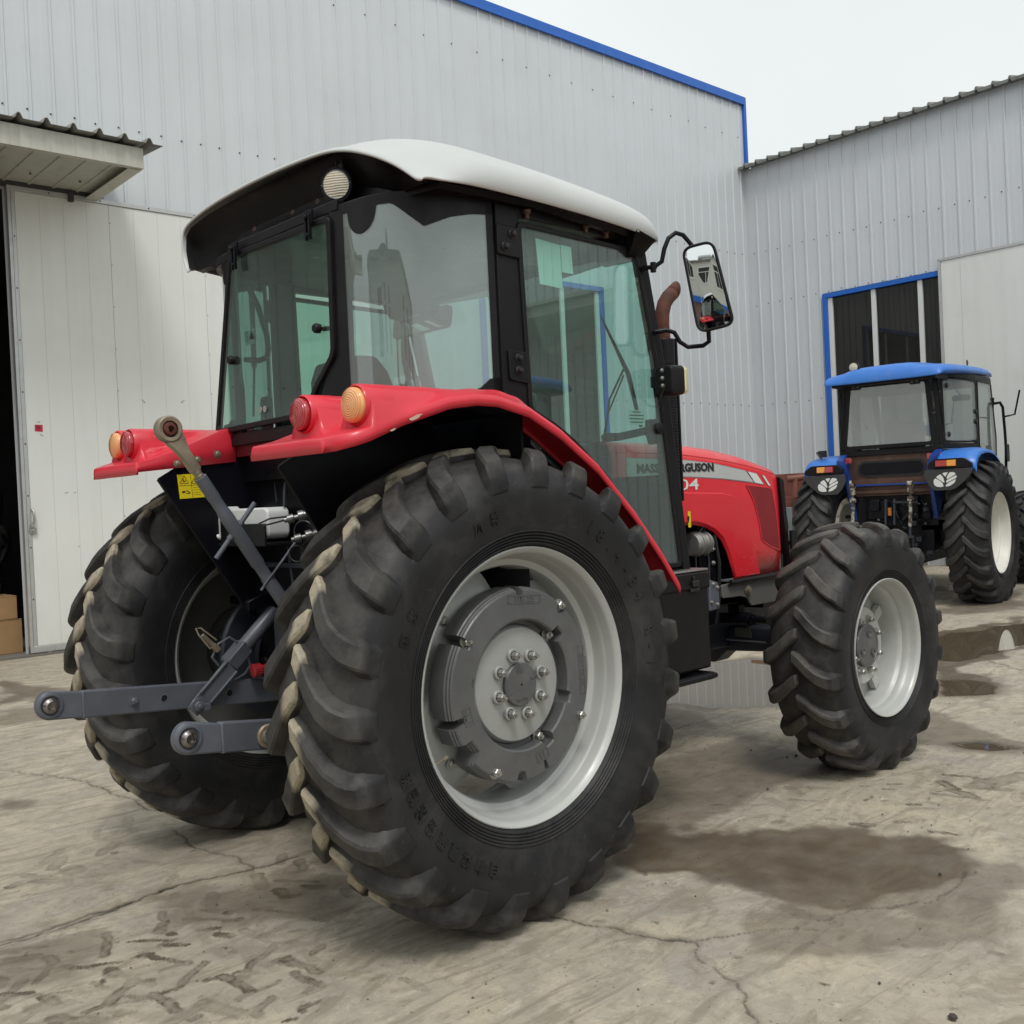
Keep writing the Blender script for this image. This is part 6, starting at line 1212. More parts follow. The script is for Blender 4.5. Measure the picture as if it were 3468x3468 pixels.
# sliding door hung in front of the wall
D0, D1, DN = 1.075, 5.60, 8.01
dr_ = empty('sliding_door', A_)
mb = MB(); e_ = [D0 + .075, 2.14, 3.255, 4.37, D1]
for a, b in zip(e_[:-1], e_[1:]): mb.b2((a + .0025, DN, .10), (b - .0025, DN + .05, 4.93))
obj('door_panel', mb, DOORM, dr_, bevel=.003)
mb = MB(); mb.b2((D0 + .02, DN + .006, .05), (D1, DN + .055, 4.95)); obj('door_core', mb, ALU, dr_)
mb = MB()
for a, b in zip(e_[:-1], e_[1:]):
    for q in (.25, .5, .75): mb.b2((a + (b - a) * q - .002, DN - .0006, .12), (a + (b - a) * q + .002, DN + .01, 4.92))
obj('panel_groove', mb, mat('panel_groove_grey', (.52, .53, .51), .5), dr_)
mb = MB(); mb.b2((D0, DN - .014, .03), (D0 + .034, DN + .06, 4.975)); mb.b2((D0 + .036, DN - .010, .03), (D0 + .075, DN + .06, 4.965)); mb.b2((D0, DN - .012, .03), (D1, DN + .06, .098)); mb.b2((D0, DN - .012, 4.935), (D1, DN + .06, 4.985)); obj('door_edge', mb, ALU, dr_, bevel=.003)
mb = MB()
for z in np.arange(.6, 4.9, .55): mb.bolt((D0 + .056, DN - .010, z), (0, -1, 0), .006, .005)
for s in np.arange(1.5, 5.5, .55): mb.bolt((s, DN - .012, 4.96), (0, -1, 0), .006, .005)
for e in (2.14, 3.255, 4.37):
    for z in np.arange(.5, 4.9, .47): mb.bolt((e + .010, DN, z), (0, -1, 0), .004, .004)
obj('door_screw', mb, SCREW, dr_)
mb = MB(); mb.tube([(D0 + .085, DN - .01, 1.395), (D0 + .095, DN - .04, 1.42), (D0 + .095, DN - .045, 1.48), (D0 + .095, DN - .04, 1.53), (D0 + .085, DN - .01, 1.555)], .012, 10); mb.b2((D0 + .05, DN - .03, 1.30), (D0 + .12, DN, 1.355)); mb.b2((D0 + .06, DN - .04, 1.36), (D0 + .10, DN, 1.40)); mb.bolt((D0 + .085, DN - .03, 1.33), (0, -1, 0), .012, .012); mb.tube([(D0 + .2, DN + .02, .03), (D0 + .2, DN + .02, .005)], .03, 12); mb.tube([(3.4, DN + .02, .06), (3.4, DN + .02, .0)], .04, 12); obj('door_handle', mb, CHROME, dr_)
mb = MB(); mb.prism([(1.236, 2.385), (1.316, 2.38), (1.318, 2.455), (1.238, 2.458)], 'y', DN - .002, DN - .0008); ds = obj('red_paper_label', mb, mat('red_paper', (.50, .02, .06), .6), dr_)
mb = MB(); text_on(mb, '有', .055, (1.272, DN - .0025, 2.42), (1, 0, 0), (0, 0, 1), .001); obj('label_print', mb, INK, dr_)
mb = MB()
for (x, z, l, a) in ((1.28, 2.485, .05, .3), (1.30, 2.345, .06, -.6), (2.425, 2.745, .06, -.7), (2.44, 2.725, .04, .4), (2.90, 2.755, .07, .35), (2.89, 2.735, .04, -.2), (1.53, 1.72, .05, .1), (1.62, 1.72, .03, -.2), (1.63, 1.13, .03, .9)):
    c_, s_ = cos(a), sin(a); q = [(-l / 2, 0), (-.1 * l, .005), (l / 2, .002), (.1 * l, -.004)]
    mb.prism([(x + u * c_ - v * s_, z + u * s_ + v * c_) for u, v in q], 'y', DN - .0016, DN - .0006)
obj('scuff', mb, mat('grey_scuff', (.20, .19, .18), .7), dr_)
# canopy over the opening
cn = empty('canopy', A_); CS = 2.03; CF_ = 6.705
mb = MB(); mb.b2((-10.2, CF_, 4.965), (CS, CF_ + .03, 5.172)); mb.b2((CS - .03, CF_ + .031, 4.967), (CS, NW - .03, 5.17)); mb.b2((CS - .14, CF_ + .04, 4.962), (CS - .0, NW - .03, 4.972)); mb.b2((-10.2, CF_ + .031, 4.962), (CS - .02, CF_ + .06, 4.972)); obj('fascia', mb, FASC, cn, bevel=.003)
mb = MB(); p = [(-10.2, 0)]
k = -10.2 + .25
while k < CS - .03:
    p += [(k - .02, 0), (k - .012, -1), (k + .012, -1), (k + .02, 0)]; k += .25
p.append((CS - .03, 0)); mb.loft([[(x, y, 5.03 + .012 * h) for x, h in p] for y in (CF_ + .031, NW - .03)], False, False); obj('soffit', mb, SOFF, cn, ang=15)
mb = MB(); p = []
k = 2.20
while k > -10.4:
    p += [(k, .0 if k == 2.20 else 0), (k - .10, 0), (k - .125, .052), (k - .15, .052), (k - .175, 0)]; k -= .249
rings = [[(x + .0, y, z0 + h) for x, h in p] for y, z0 in ((CF_ - .09, 5.205), (NW, 5.33))]
mb.loft(rings, False, False); o = obj('roof_sheet', mb, ROOFS, cn, ang=15); s_ = o.modifiers.new('t', 'SOLIDIFY'); s_.thickness = .006
mb = MB(); mb.b2((-10.2, NW - .12, 4.985), (CS, NW - .03, 5.03)); mb.b2((1.70, NW - .16, 4.90), (1.75, NW - .05, 5.0))
for x in (-.3, .2, .75, 1.2, 1.7): mb.bolt((x, CF_ + .9, 5.018), (0, 0, -1), .010, .01)
obj('door_track', mb, SCREW, cn)
# blue framed window of the warehouse, seen through the cab
def window(root, along, a0, a1, z0, z1, face, mull, nm='window', inner_white=True, btop=None):
    """along: 'x' wall at y=face, or 'y' wall at x=face"""
    wn = empty(nm, root)
    def BX(mb, p0, p1, f0, f1, za, zb):
        if along == 'x': mb.b2((p0, face + f0, za), (p1, face + f1, zb))
        else: mb.b2((face + f0, p0, za), (face + f1, p1, zb))
    mb = MB(); w_ = .09
    BX(mb, a0, a1, -.05, .05, z1 - .075, z1 + .005); BX(mb, a0, a0 + w_ + .002, -.048, .05, z0, z1 - .077); BX(mb, a1 - w_ - .002, a1, -.048, .05, z0, z1 - .077); BX(mb, a0, a1, -.05, .05, z0 - .07, z0 - .002); obj('blue_surround', mb, TRIMB, wn, bevel=.004)
    mb = MB(); BX(mb, a0 + w_ + .004, a0 + w_ + .09, -.02, .05, z0, z1 - .08); BX(mb, a1 - w_ - .09, a1 - w_ - .004, -.02, .05, z0, z1 - .08)
    for m_ in mull: BX(mb, m_ - .04, m_ + .04, -.02, .05, z0, z1 - .08)
    BX(mb, a0 + w_ + .09, a1 - w_ - .09, -.015, .045, z0, z0 + .08); obj('window_frame', mb, FRW, wn, bevel=.004)
    mb = MB(); BX(mb, a0 + w_ + .06, a1 - w_ - .06, .02, .028, z0 + .05, z1 - .085); obj('pane', mb, GLASSD, wn)
    mb = MB(); BX(mb, a0 - 2.2, a1 + 2.0, 1.6, 1.65, z0 - .5, z1 + .6); BX(mb, a0 - 2.25, a0 - 2.2, .08, 1.6, z0 - .5, z1 + .6); BX(mb, a1 + 2.0, a1 + 2.05, .08, 1.6, z0 - .5, z1 + .6); BX(mb, a0 - 2.2, a1 + 2, .08, 1.6, z1 + .6, z1 + .65); BX(mb, a0 - 2.2, a1 + 2, .08, 1.6, z0 - .55, z0 - .5)
    for k_ in range(7): BX(mb, a0 + .3 + k_ * .37, a0 + .36 + k_ * .37, 1.50, 1.6, z0 - .5, z1 - .55)
    obj('dark_room', mb, ROOMM, wn)
    return wn
window(A_, 'x', 7.6, 10.26, 1.02, 4.84, NW, (8.35, 9.32))
# low step at the foot of the left wall
mb = MB(); mb.b2((-10, 7.96, -.05), (14.3, NW + .02, .022)); obj('foot_slab', mb, CONCI, A_)

# right building
B2 = empty('workshop_building', None, (0, 0, 0), WY, 'lower grey corrugated workshop with ribbed eave and blue framed window', 'building')
mb = MB(); wall_y(mb, 6.52, NC, 0, 7.5, SC); wall_y(mb, 3.6, 6.52, 4.86, 7.5, SC); wall_y(mb, 3.6, 6.52, 0, .8, SC); wall_y(mb, -24, 3.6, 0, 7.5, SC); obj('wall', mb, WALLR, B2, ang=15)
mb = MB(); mb.b2((SC + .02, -24, 0), (SC + 12, -23.9, 7.5)); mb.b2((SC + 12, -24, 0), (SC + 12.1, NC, 9)); obj('rear_wall', mb, WALLR, B2)
mb = MB(); p = []
k = NC - .02
while k > -24.2:
    p += [(k, 0), (k - .11, 0), (k - .128, .045), (k - .148, .045), (k - .166, 0)]; k -= .2575
rings = [[(x, y, z0 + h) for y, h in p] for x, z0 in ((SC - .20, 7.515), (SC + 12, 10.2))]
mb.loft(rings, False, False); mb.loft([[(x, y, z0 + h - .05 + .0) for y, h in p] for x, z0 in ((SC - .20, 7.515), (SC - .0, 7.55))], False, False)
mb.loft([rings[0], [(x, y, z - .05) for x, y, z in rings[0]]], False, False)
o = obj('eave_roof', mb, ROOFS, B2, ang=15)
mb = MB(); k = NC - .17
rg_ = random.Random(6)
while k > -6:
    for z in (5.87, 4.885, 2.99):
        if z == 4.885 and k < 4.3: continue
        if z == 2.99 and k < 6.6: continue
        mb.lathe([(.010, 0), (.010, -.006), (.007, -.011), (.001, -.012)], c=(SC, k + rg_.uniform(-.012, .012), z + rg_.uniform(-.015, .015)), n=8, axis='x')
    k -= .257
obj('screw', mb, SCREW, B2)
window(B2, 'y', 3.62, 6.52, .9, 4.84, SC, (5.55, 4.71))
mb = MB(); mb.b2((SC - .10, .2, .05), (SC - .05, 4.30, 4.98)); sd_ = empty('sliding_door', B2); obj('door_panel', mb, DOORM, sd_, bevel=.003)
mb = MB(); mb.b2((SC - .115, 4.30, .03), (SC - .04, 4.345, 5.0)); mb.b2((SC - .115, .2, 4.98), (SC - .04, 4.345, 5.02)); mb.b2((SC - .1012, 3.98, .05), (SC - .0995, 3.984, 4.98)); mb.b2((SC - .1012, 2.9, .05), (SC - .0995, 2.904, 4.98)); obj('door_edge', mb, ALU, sd_)
mb = MB(); mb.b2((SC - 2.0, -20, 4.97), (SC - .03, -.6, 5.17)); mb.b2((SC - 2.1, -20.1, 5.17), (SC, -.5, 5.24)); obj('canopy', mb, FASC, B2)
window(B2, 'y', -7.5, -5.0, .9, 4.5, SC, (-6.2,))

# prefab office behind the camera, seen in the mirror and the glass
P3 = empty('prefab_office', None, (-17, -3, 0), 0, 'cream two storey prefab office reflected in the tractor side mirror', 'building')
CREAMW = mat('cream_prefab_panel', (.56, .57, .52), .5, 0, .03, 1)
BRICK = mat('brown_brick_wall', (.16, .105, .085), .8, 0, .3, 9, dirt=((.3, .28, .24), 2, .5, .8, .5))
mb = MB(); mb.b2((-6, -14, 3.35), (0, 9, 6.35)); obj('upper_wall', mb, CREAMW, P3)
mb = MB(); mb.b2((-6, -13.9, 0), (-.1, 8.9, 3.0)); obj('brick_wall', mb, BRICK, P3)
mb = MB(); mb.b2((-6.05, -14.05, 3.0), (.06, 9.05, 3.36)); obj('blue_band', mb, TRIMB, P3)
mb = MB(); mb.b2((-6.3, -14.3, 6.35), (.3, 9.3, 6.5)); obj('roof', mb, ROOFS, P3)
for y in (-11, -7.6, -4.2, -.8, 2.6, 6.0):
    mb = MB(); frame_ring(mb, [(y - .75, 4.3), (y + .75, 4.3), (y + .75, 5.9), (y - .75, 5.9)], [(y - .65, 4.4), (y + .65, 4.4), (y + .65, 5.8), (y - .65, 5.8)], 'x', -.02, .06); mb.b2((-.02, y - .03, 4.4), (.05, y + .03, 5.4)); mb.b2((-.02, y - .65, 5.37), (.05, y + .65, 5.43)); w3 = obj('window', mb, FRW, P3)
    mb = MB(); mb.b2((.005, y - .65, 4.4), (.012, y + .65, 5.8)); obj('pane', mb, DARKI, w3)
mb = MB(); mb.tube([(-1, -1.9, 7.0), (-1, -.3, 7.0)], .22, 16); mb.b2((-1.3, -1.7, 6.5), (-.7, -.5, 6.8)); obj('water_heater', mb, ALU, P3)
mb = MB(); mb.tube([(.5, 1.0, 0), (.5, 1.0, 8.2)], .06, 10); mb.lathe([(.13, 0), (.13, .05)], c=(.5, 1.0, 8.2), n=14, axis='z'); obj('flue_pipe', mb, ALU, P3)

# ---- things inside the doorway
def Wp(s, n, z=0): 
    c, s_ = cos(WY), sin(WY); return (s * c - n * s_, s * s_ + n * c, z)
def carton(s, n, z, dx, dy, dz, lab, rz=0):
    r = empty('cardboard_box', None, Wp(s, n, z), WY + rz); tag(r, lab, 'box', 'cardboard boxes in the doorway')
    mb = MB(); mb.box((0, 0, dz / 2), (dx, dy, dz)); obj('carton', mb, CARD, r, bevel=.006)
    mb = MB(); mb.b2((-dx / 2, -dy / 2 - .003, dz - .002), (dx / 2, dy / 2 + .003, dz + .006)); obj('flap', mb, CARD, r, bevel=.002)
    mb = MB(); mb.b2((-dx / 2, -.03, dz + .007), (dx / 2, .03, dz + .0085)); obj('tape', mb, TAN, r)
carton(.72, 8.62, .012, .78, .5, .36, 'large brown cardboard box on the floor of the dark doorway')
carton(.74, 8.60, .382, .66, .46, .245, 'shallower brown cardboard box stacked on the large one in the doorway')
tagged = 0
for i, (s, n, z, lab) in enumerate(((.55, 9.8, .02, 'bottom black tyre of the dark stack behind the cardboard boxes'), (.50, 9.83, .48, 'second black tyre up in the dark stack behind the boxes'), (.58, 9.80, .94, 'third black tyre up in the dark stack inside the doorway'), (.52, 9.82, 1.40, 'top black tyre of the dark stack inside the doorway'))):
    if i == 0:
        mb = tyre(.828, .232, .455, 23, .040, 1, -9, 4); mb.v = [(x, -z_, y + .235) for x, y, z_ in mb.v]
        st_t = obj('stacked_tyre', mb, RUB_B, None, ang=32); tt = st_t
    else:
        tt = st_t.copy(); COL.objects.link(tt)
    tt.location = Wp(s, n, z); tt.rotation_euler = (0, 0, i * 1.1); tag(tt, lab, 'tyre', 'tyres stacked in the doorway')
# rusty machine frame by the right wall
R4 = empty('rusty_trailer', None, Wp(12.6, 6.1, 0), WY); tag(R4, 'rusty red trailer side with pipe rail between the red hood and the blue tractor', 'trailer')
mb = MB(); mb.b2((.2, -1.5, 1.26), (.26, 1.2, 1.64)); mb.b2((.1, -1.5, 1.20), (.5, 1.2, 1.262)); obj('side_board', mb, REDOX, R4, bevel=.006)
mb = MB(); mb.tube([(-.25, .02, 1.545), (-.05, -.1, 1.56), (.1, -.45, 1.63), (.1, -1.4, 1.64)], .055, 16); mb.tube([(-.12, -.05, 1.55), (-.12, -.05, 1.25)], .06, 14); mb.tube([(.1, -1.2, 1.63), (.1, -1.2, 1.2)], .05, 12); o = obj('pipe_rail', mb, REDOX, R4)
mb = MB(); mb.b2((-.1, -.12, .25), (.02, .0, 1.22)); mb.b2((-.1, -1.5, .28), (1.6, .45, .42)); mb.b2((.1, -1.5, .95), (.4, .45, 1.2)); obj('frame', mb, REDOX, R4, bevel=.008)
mb = MB(); mb.b2((-.15, .02, .52), (.0, .30, 1.08)); obj('grey_tank', mb, mat('dull_galvanised_tank', (.25, .27, .29), .45, .5, .15, 5), R4, bevel=.01)
for y in (-1.2, .9):
    mb = MB(); mb.lathe([(.18, -.09), (.30, -.10), (.33, -.05), (.33, .05), (.30, .10), (.18, .09)], c=(.9, y, .33), n=28); obj('wheel', mb, RUB_B, R4)
R5 = obj('crate', MB().box((0, 0, .14), (.5, .35, .28)), WHT, None, bevel=.02); R5.location = (8.3, 2.9, 0); tag(R5, 'small white crate on the ground past the red hood', 'crate')

# far blue tractor, and the far right one of which a rear wheel shows
b2_ = copy_tree(b1); b2_.location = (10.35, -.95, 0); b2_['label'] = 'blue tractor behind the leaf emblem one, only its dark rear tyre showing'

b3_ = copy_tree(b1); b3_.location = (5.5, -6.7, 0); b3_.rotation_euler = (0, 0, radians(184)); b3_['label'] = 'blue tractor mirrored in the side door glass of the red tractor'
t2_ = copy_tree(T); t2_.location = (-7.6, -2.9, 0); t2_.rotation_euler = (0, 0, radians(176)); tag(t2_, 'pale roofed red tractor seen at the bottom of the side mirror', 'tractor')
# ================================================================ ground
GX = np.unique(np.concatenate([np.arange(-60, -4, 4.0), np.arange(-4, -2.2, .1), np.arange(-2.2, .6, .008), np.arange(.6, 4.0, .0125), np.arange(4, 8.5, .02), np.arange(8.5, 15, .08), np.arange(15, 61, 5.0)]).round(4))
GY = np.unique(np.concatenate([np.arange(-60, -6, 4.0), np.arange(-6, -3.4, .1), np.arange(-3.4, .3, .009), np.arange(.3, 1.7, .0125), np.arange(1.7, 4, .04), np.arange(4, 9, .08), np.arange(9, 61, 5.0)]).round(4))
X, Y = np.meshgrid(GX, GY, indexing='ij'); nx, ny = X.shape
def vnoise(x, y, seed):
    xi, yi = np.floor(x).astype(np.int64), np.floor(y).astype(np.int64); fx, fy = x - xi, y - yi; fx = fx * fx * (3 - 2 * fx); fy = fy * fy * (3 - 2 * fy)
    def h(a, b):
        n = (a * 374761393 + b * 668265263 + seed * 974634777) & 0x7fffffff; n = ((n ^ (n >> 13)) * 1274126177) & 0x7fffffff; return ((n ^ (n >> 16)) & 0xffff) / 65535.0
    return (h(xi, yi) * (1 - fx) + h(xi + 1, yi) * fx) * (1 - fy) + (h(xi, yi + 1) * (1 - fx) + h(xi + 1, yi + 1) * fx) * fy
def fbm(x, y, seed, o=4):
    s = 0; a = .5; t = 0
    for i in range(o): s = s + a * vnoise(x * 2 ** i, y * 2 ** i, seed + i); t += a; a *= .5
    return s / t
N1 = fbm(X * 2.2, Y * 2.2, 1, 5); N2 = fbm(X * 9, Y * 9, 11, 4); N3 = fbm(X * 30, Y * 30, 21, 3)
WX = X + (fbm(X * 3, Y * 3, 31, 4) - .5) * .12 + (N3 - .5) * .03; WYY = Y + (fbm(X * 3, Y * 3, 41, 4) - .5) * .12 + (N2 - .5) * .04
def sd_poly(px, py, poly):
    d = np.full(px.shape, 1e9); ins = np.zeros(px.shape, bool); k = len(poly)
    for i in range(k):
        ax_, ay_ = poly[i]; bx_, by_ = poly[(i + 1) % k]; ex, ey = bx_ - ax_, by_ - ay_
        t = np.clip(((px - ax_) * ex + (py - ay_) * ey) / (ex * ex + ey * ey + 1e-12), 0, 1)
        d = np.minimum(d, np.hypot(px - ax_ - t * ex, py - ay_ - t * ey))
        c = ((ay_ > py) != (by_ > py)) & (px < (bx_ - ax_) * (py - ay_) / ((by_ - ay_) if by_ != ay_ else 1e-9) + ax_); ins ^= c
    return np.where(ins, -d, d)
def region(poly, m):
    xs_, ys_ = [p[0] for p in poly], [p[1] for p in poly]
    i0, i1 = np.searchsorted(GX, min(xs_) - m), np.searchsorted(GX, max(xs_) + m); j0, j1 = np.searchsorted(GY, min(ys_) - m), np.searchsorted(GY, max(ys_) + m)
    return slice(i0, i1), slice(j0, j1)
damp = np.zeros((nx, ny)); wet = np.zeros((nx, ny)); crk = np.zeros((nx, ny)); prt = np.zeros((nx, ny))
for st_, poly in DAMP_DARK:  # damp stains, and a plainly darker area beneath the tractor
    R_ = region(poly, .5); d = sd_poly(WX[R_], WYY[R_], poly); d = d + (N1[R_] - .5) * .42 + (N2[R_] - .5) * .16
    v = np.clip(.5 - d / .10, 0, 1); v = v * v * (3 - 2 * v) * st_ * (.72 + .5 * N2[R_]); damp[R_] = np.maximum(damp[R_], v)
for poly in PUDDLE:
    R_ = region(poly, .5); d = sd_poly(WX[R_], WYY[R_], poly); d = d + (N1[R_] - .5) * .10
    v = np.clip(.5 - d / .05, 0, 1); wet[R_] = np.maximum(wet[R_], v); damp[R_] = np.maximum(damp[R_], np.clip(.5 - (d - .06) / .15, 0, 1) * .8)
for w_, pts in CRACKS:
    for i in range(len(pts) - 1):
        (ax_, ay_), (bx_, by_) = pts[i], pts[i + 1]; R_ = region([pts[i], pts[i + 1]], .12)
        jx = X[R_] + (fbm(X[R_] * 14, Y[R_] * 14, 51, 3) - .5) * .06; jy = Y[R_] + (fbm(X[R_] * 14, Y[R_] * 14, 61, 3) - .5) * .06
        ex, ey = bx_ - ax_, by_ - ay_; t = np.clip(((jx - ax_) * ex + (jy - ay_) * ey) / (ex * ex + ey * ey + 1e-12), 0, 1); d = np.hypot(jx - ax_ - t * ex, jy - ay_ - t * ey)
        wd = .0042 * w_ * (.45 + 1.2 * N2[R_]); dist = np.hypot(X[R_] + 2.39, Y[R_] + 3.49); wd = np.maximum(wd, np.where(X[R_] > .6, .0062, .0034))
        crk[R_] = np.maximum(crk[R_], np.clip(1.3 - d / wd, 0, 1) * np.clip(.25 + N1[R_] * 1.1, 0, 1) * (1 if w_ > 1.4 else .8)); damp[R_] = np.maximum(damp[R_], np.clip(1 - d / (.035 * w_), 0, 1) * .30 * N1[R_] * 1.6)
rp_ = random.Random(12); lowl = [q for q in PRINTS if q[0] < .2 and q[4] > .008]; extra = []
for i in range(150):
    q = rp_.choice(lowl); f_ = rp_.uniform(.6, 1.15); dx, dy = rp_.uniform(-.55, .75), rp_.uniform(-.45, .35); a_ = rp_.uniform(-.25, .25)
    cx_, cy_ = (q[0] + q[2]) / 2, (q[1] + q[3]) / 2; hx, hy = (q[2] - q[0]) / 2 * f_, (q[3] - q[1]) / 2 * f_; hx, hy = hx * cos(a_) - hy * sin(a_), hx * sin(a_) + hy * cos(a_)
    extra.append((cx_ + dx - hx, cy_ + dy - hy, cx_ + dx + hx, cy_ + dy + hy, q[4] * rp_.uniform(.5, 1), q[5] * rp_.uniform(.25, .75)))
for i in range(260):      # drops and blots
    x_, y_ = rp_.uniform(-1.6, 5), rp_.uniform(-3, .9); extra.append((x_, y_, x_ + rp_.uniform(-.02, .02), y_ + rp_.uniform(-.02, .02), rp_.uniform(.003, .011), rp_.uniform(.2, .7)))
for x1, y1, x2, y2, w_, s_ in PRINTS + extra:
    R_ = region([(x1, y1), (x2, y2)], .15); jx = X[R_] + (fbm(X[R_] * 16, Y[R_] * 16, 71, 3) - .5) * .035; jy = Y[R_] + (fbm(X[R_] * 16, Y[R_] * 16, 81, 3) - .5) * .035
    ex, ey = x2 - x1, y2 - y1; t = np.clip(((jx - x1) * ex + (jy - y1) * ey) / (ex * ex + ey * ey + 1e-12), 0, 1); d = np.hypot(jx - x1 - t * ex, jy - y1 - t * ey)
    v = np.clip(.5 - (d - w_) / .006, 0, 1) * min(1, s_ * 1.25) * (.55 + .55 * np.clip(d / w_, 0, 1) + .4 * (N2[R_] - .5)) * (1 - .45 * t * (N1[R_] > .5)); prt[R_] = np.maximum(prt[R_], v)
# shallow relief: cracks and prints sink a little, puddles are level
Z = (N1 - .5) * .006 - crk * .006; far = np.clip((np.hypot(X - 2, Y) - 9) / 10, 0, 1)
Z = Z * (1 - far) * (1 - wet) - wet * .004 - .004
me = bpy.data.meshes.new('ground'); vs = np.stack([X, Y, Z], -1).reshape(-1, 3)
I = np.arange(nx * ny).reshape(nx, ny); q = np.stack([I[:-1, :-1], I[1:, :-1], I[1:, 1:], I[:-1, 1:]], -1).reshape(-1, 4)
me.vertices.add(len(vs)); me.vertices.foreach_set('co', vs.ravel().astype(np.float32)); me.loops.add(q.size); me.loops.foreach_set('vertex_index', q.ravel().astype(np.int32)); me.polygons.add(len(q)); me.polygons.foreach_set('loop_start', np.arange(0, q.size, 4, dtype=np.int32)); me.update(calc_edges=True); me.validate()
for nm, a in (('damp', damp), ('wet', wet), ('crack', crk), ('print', prt)):
    at = me.attributes.new(nm, 'FLOAT', 'POINT'); at.data.foreach_set('value', a.ravel().astype(np.float32))
me.shade_smooth(); g = bpy.data.objects.new('ground', me); COL.objects.link(g); g['kind'] = 'structure'
m, nt, b, tc = base('stained_concrete'); o = tc.outputs['Object']
def attr(n): a = N(nt, 'ShaderNodeAttribute'); a.attribute_name = n; return a.outputs['Fac']
n_big = noise(nt, o, .55, 6, .6, .6); n_mid = noise(nt, o, 2.3, 8, .62, 1.2); n_fin = noise(nt, o, 14, 8, .7, .8); n_grit = noise(nt, o, 160, 4, .7)
mp = N(nt, 'ShaderNodeMapping'); mp.inputs['Rotation'].default_value = (0, 0, radians(-44)); mp.inputs['Scale'].default_value = (1.1, 3.6, 1); nt.links.new(o, mp.inputs[0]); n_sw = noise(nt, mp.outputs[0], 1.7, 8, .68, 2.2)
c = mixc(nt, mrange(nt, n_big, .35, .65), (.40, .350, .270), (.355, .325, .275))
c = mixc(nt, mrange(nt, n_mid, .42, .68, 0, .75, True), c, (.50, .435, .325))
c = mixc(nt, mrange(nt, n_sw, .47, .64, 0, .72, True), c, (.235, .20, .150))
c = mixc(nt, mrange(nt, n_sw, .30, .42, .55, 0, True), c, (.60, .55, .44))
c = mixc(nt, mrange(nt, n_fin, .48, .62, 0, .5), c, (.26, .225, .17))
c = mixc(nt, mrange(nt, n_fin, .26, .42, .35, 0), c, (.62, .57, .48))
c = mixc(nt, mrange(nt, n_grit, .56, .72, 0, .5), c, (.23, .20, .155))
vo = N(nt, 'ShaderNodeTexVoronoi'); vo.inputs['Scale'].default_value = 22; nt.links.new(o, vo.inputs['Vector']); sep = N(nt, 'ShaderNodeSeparateColor'); nt.links.new(vo.outputs['Color'], sep.inputs[0])
spk = mth(nt, 'MULTIPLY', mrange(nt, vo.outputs['Distance'], .05, .11, 1, 0), mrange(nt, sep.outputs[0], .90, .92))
c = mixc(nt, mth(nt, 'MULTIPLY', spk, .75), c, (.07, .06, .05))
spw = mth(nt, 'MULTIPLY', mrange(nt, vo.outputs['Distance'], .03, .08, 1, 0), mrange(nt, sep.outputs[1], .93, .95))
c = mixc(nt, mth(nt, 'MULTIPLY', spw, .7), c, (.50, .47, .42))
dmp = mth(nt, 'MULTIPLY', attr('damp'), mrange(nt, n_sw, .25, .6, 1.15, .75)); prn = mth(nt, 'MULTIPLY', attr('print'), mrange(nt, n_fin, .32, .60, 1.25, .35))
# hairline crazing and scrape lines
def iso(nz, c0_, w_): 
    a_ = mth(nt, 'ABSOLUTE', mth(nt, 'SUBTRACT', nz, c0_)); return mrange(nt, a_, 0, w_, 1, 0)
l1 = iso(noise(nt, o, 2.6, 7, .62, 1.5), .5, .0045); l2 = iso(noise(nt, mp.outputs[0], 2.4, 7, .7, .8), .47, .006); l3 = iso(noise(nt, o, 7, 5, .7, 2.0), .52, .008)
ln = mth(nt, 'MAXIMUM', mth(nt, 'MULTIPLY', l1, mrange(nt, n_big, .5, .6)), mth(nt, 'MAXIMUM', mth(nt, 'MULTIPLY', l2, mrange(nt, n_mid, .48, .62)), mth(nt, 'MULTIPLY', l3, mrange(nt, n_mid, .38, .30))))
c = mixc(nt, mth(nt, 'MULTIPLY', ln, .55), c, (.12, .10, .075))
pit = noise(nt, o, 48, 3, .6); c = mixc(nt, mrange(nt, pit, .66, .73, 0, .7), c, (.10, .085, .06)); c = mixc(nt, mrange(nt, pit, .30, .25, 0, .5), c, (.60, .56, .48))
c = mixc(nt, mth(nt, 'MULTIPLY', dmp, 1.25, True), c, mixc(nt, mrange(nt, n_sw, .38, .62), (.125, .094, .060), (.070, .050, .030)))
c = mixc(nt, mth(nt, 'MULTIPLY', prn, 1.7, True), c, (.105, .084, .056))
c = mixc(nt, attr('wet'), c, (.105, .082, .052))
c = mixc(nt, attr('crack'), c, (.035, .030, .022))
nt.links.new(c, b.inputs['Base Color'])
rg = mrange(nt, n_fin, .3, .7, .74, .9); rr = N(nt, 'ShaderNodeMix'); nt.links.new(rg, rr.inputs[2]); nt.links.new(dmp, rr.inputs[0]); rr.inputs[3].default_value = .42
r2 = N(nt, 'ShaderNodeMix'); nt.links.new(rr.outputs[0], r2.inputs[2]); nt.links.new(attr('wet'), r2.inputs[0]); r2.inputs[3].default_value = .015; nt.links.new(r2.outputs[0], b.inputs['Roughness'])
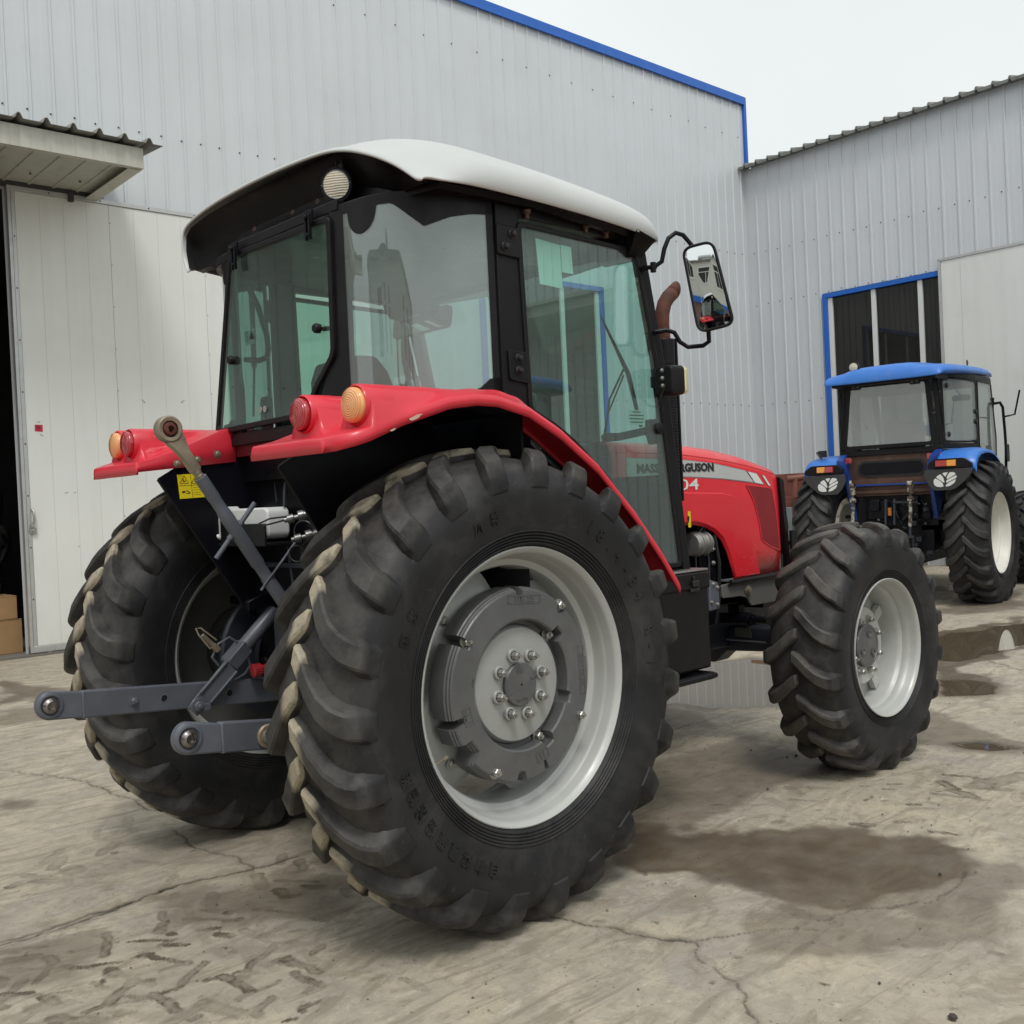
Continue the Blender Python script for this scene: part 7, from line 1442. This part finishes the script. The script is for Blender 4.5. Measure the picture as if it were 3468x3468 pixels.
b.inputs['Specular IOR Level'].default_value = .5
bn = N(nt, 'ShaderNodeBump'); bn.inputs['Distance'].default_value = .004
hh = mth(nt, 'ADD', mth(nt, 'MULTIPLY', n_fin, 1.0), mth(nt, 'ADD', mth(nt, 'MULTIPLY', n_grit, .35), mth(nt, 'MULTIPLY', n_sw, 1.6)))
nt.links.new(hh, bn.inputs['Height']); nt.links.new(mrange(nt, attr('wet'), 0, .7, .55, 0), bn.inputs['Strength']); nt.links.new(bn.outputs[0], b.inputs['Normal'])
me.materials.append(m)
# loose stones
STONE = mat('dark_stone', (.06, .05, .04), .8, 0, .3, 60)
rs = random.Random(5); proto = None
for i, (x, y, s_, lab) in enumerate(STONES):
    if proto is None:
        bm = bmesh.new(); bmesh.ops.create_icosphere(bm, subdivisions=2, radius=1)
        for v in bm.verts: v.co *= 1 + rs.uniform(-.22, .22); v.co.z *= .65
        me_ = bpy.data.meshes.new('stone'); bm.to_mesh(me_); bm.free(); me_.materials.append(STONE); proto = bpy.data.objects.new('stone', me_); o_ = proto
    else: o_ = proto.copy()
    COL.objects.link(o_); o_.scale = (s_, s_ * rs.uniform(.7, 1), s_); o_.rotation_euler = (0, 0, rs.uniform(0, 6)); o_.location = (x, y, s_ * .35); tag(o_, lab, 'stone', 'loose stones on the concrete')
mb = MB()
for i in range(420):
    x = rs.uniform(-1.9, 6.5); y = rs.uniform(-3.3, 1.5) if i % 2 else rs.uniform(-3, -.2); s_ = rs.uniform(.0015, .0055); zc = -.003
    vs = [(x + s_ * rs.uniform(.6, 1.3) * cos(a), y + s_ * rs.uniform(.6, 1.3) * sin(a), zc + s_ * .3) for a in (0, 1.3, 2.5, 3.8, 5.0)] + [(x, y, zc + s_ * 1.3)]
    mb.add(vs, [(j, (j + 1) % 5, 5) for j in range(5)])
gr_ = obj('gravel', mb, mat('mixed_grit', (.14, .12, .10), .9, 0, .6, 30), None); gr_['kind'] = 'stuff'; gr_['label'] = 'fine grit and crumbs scattered over the concrete'
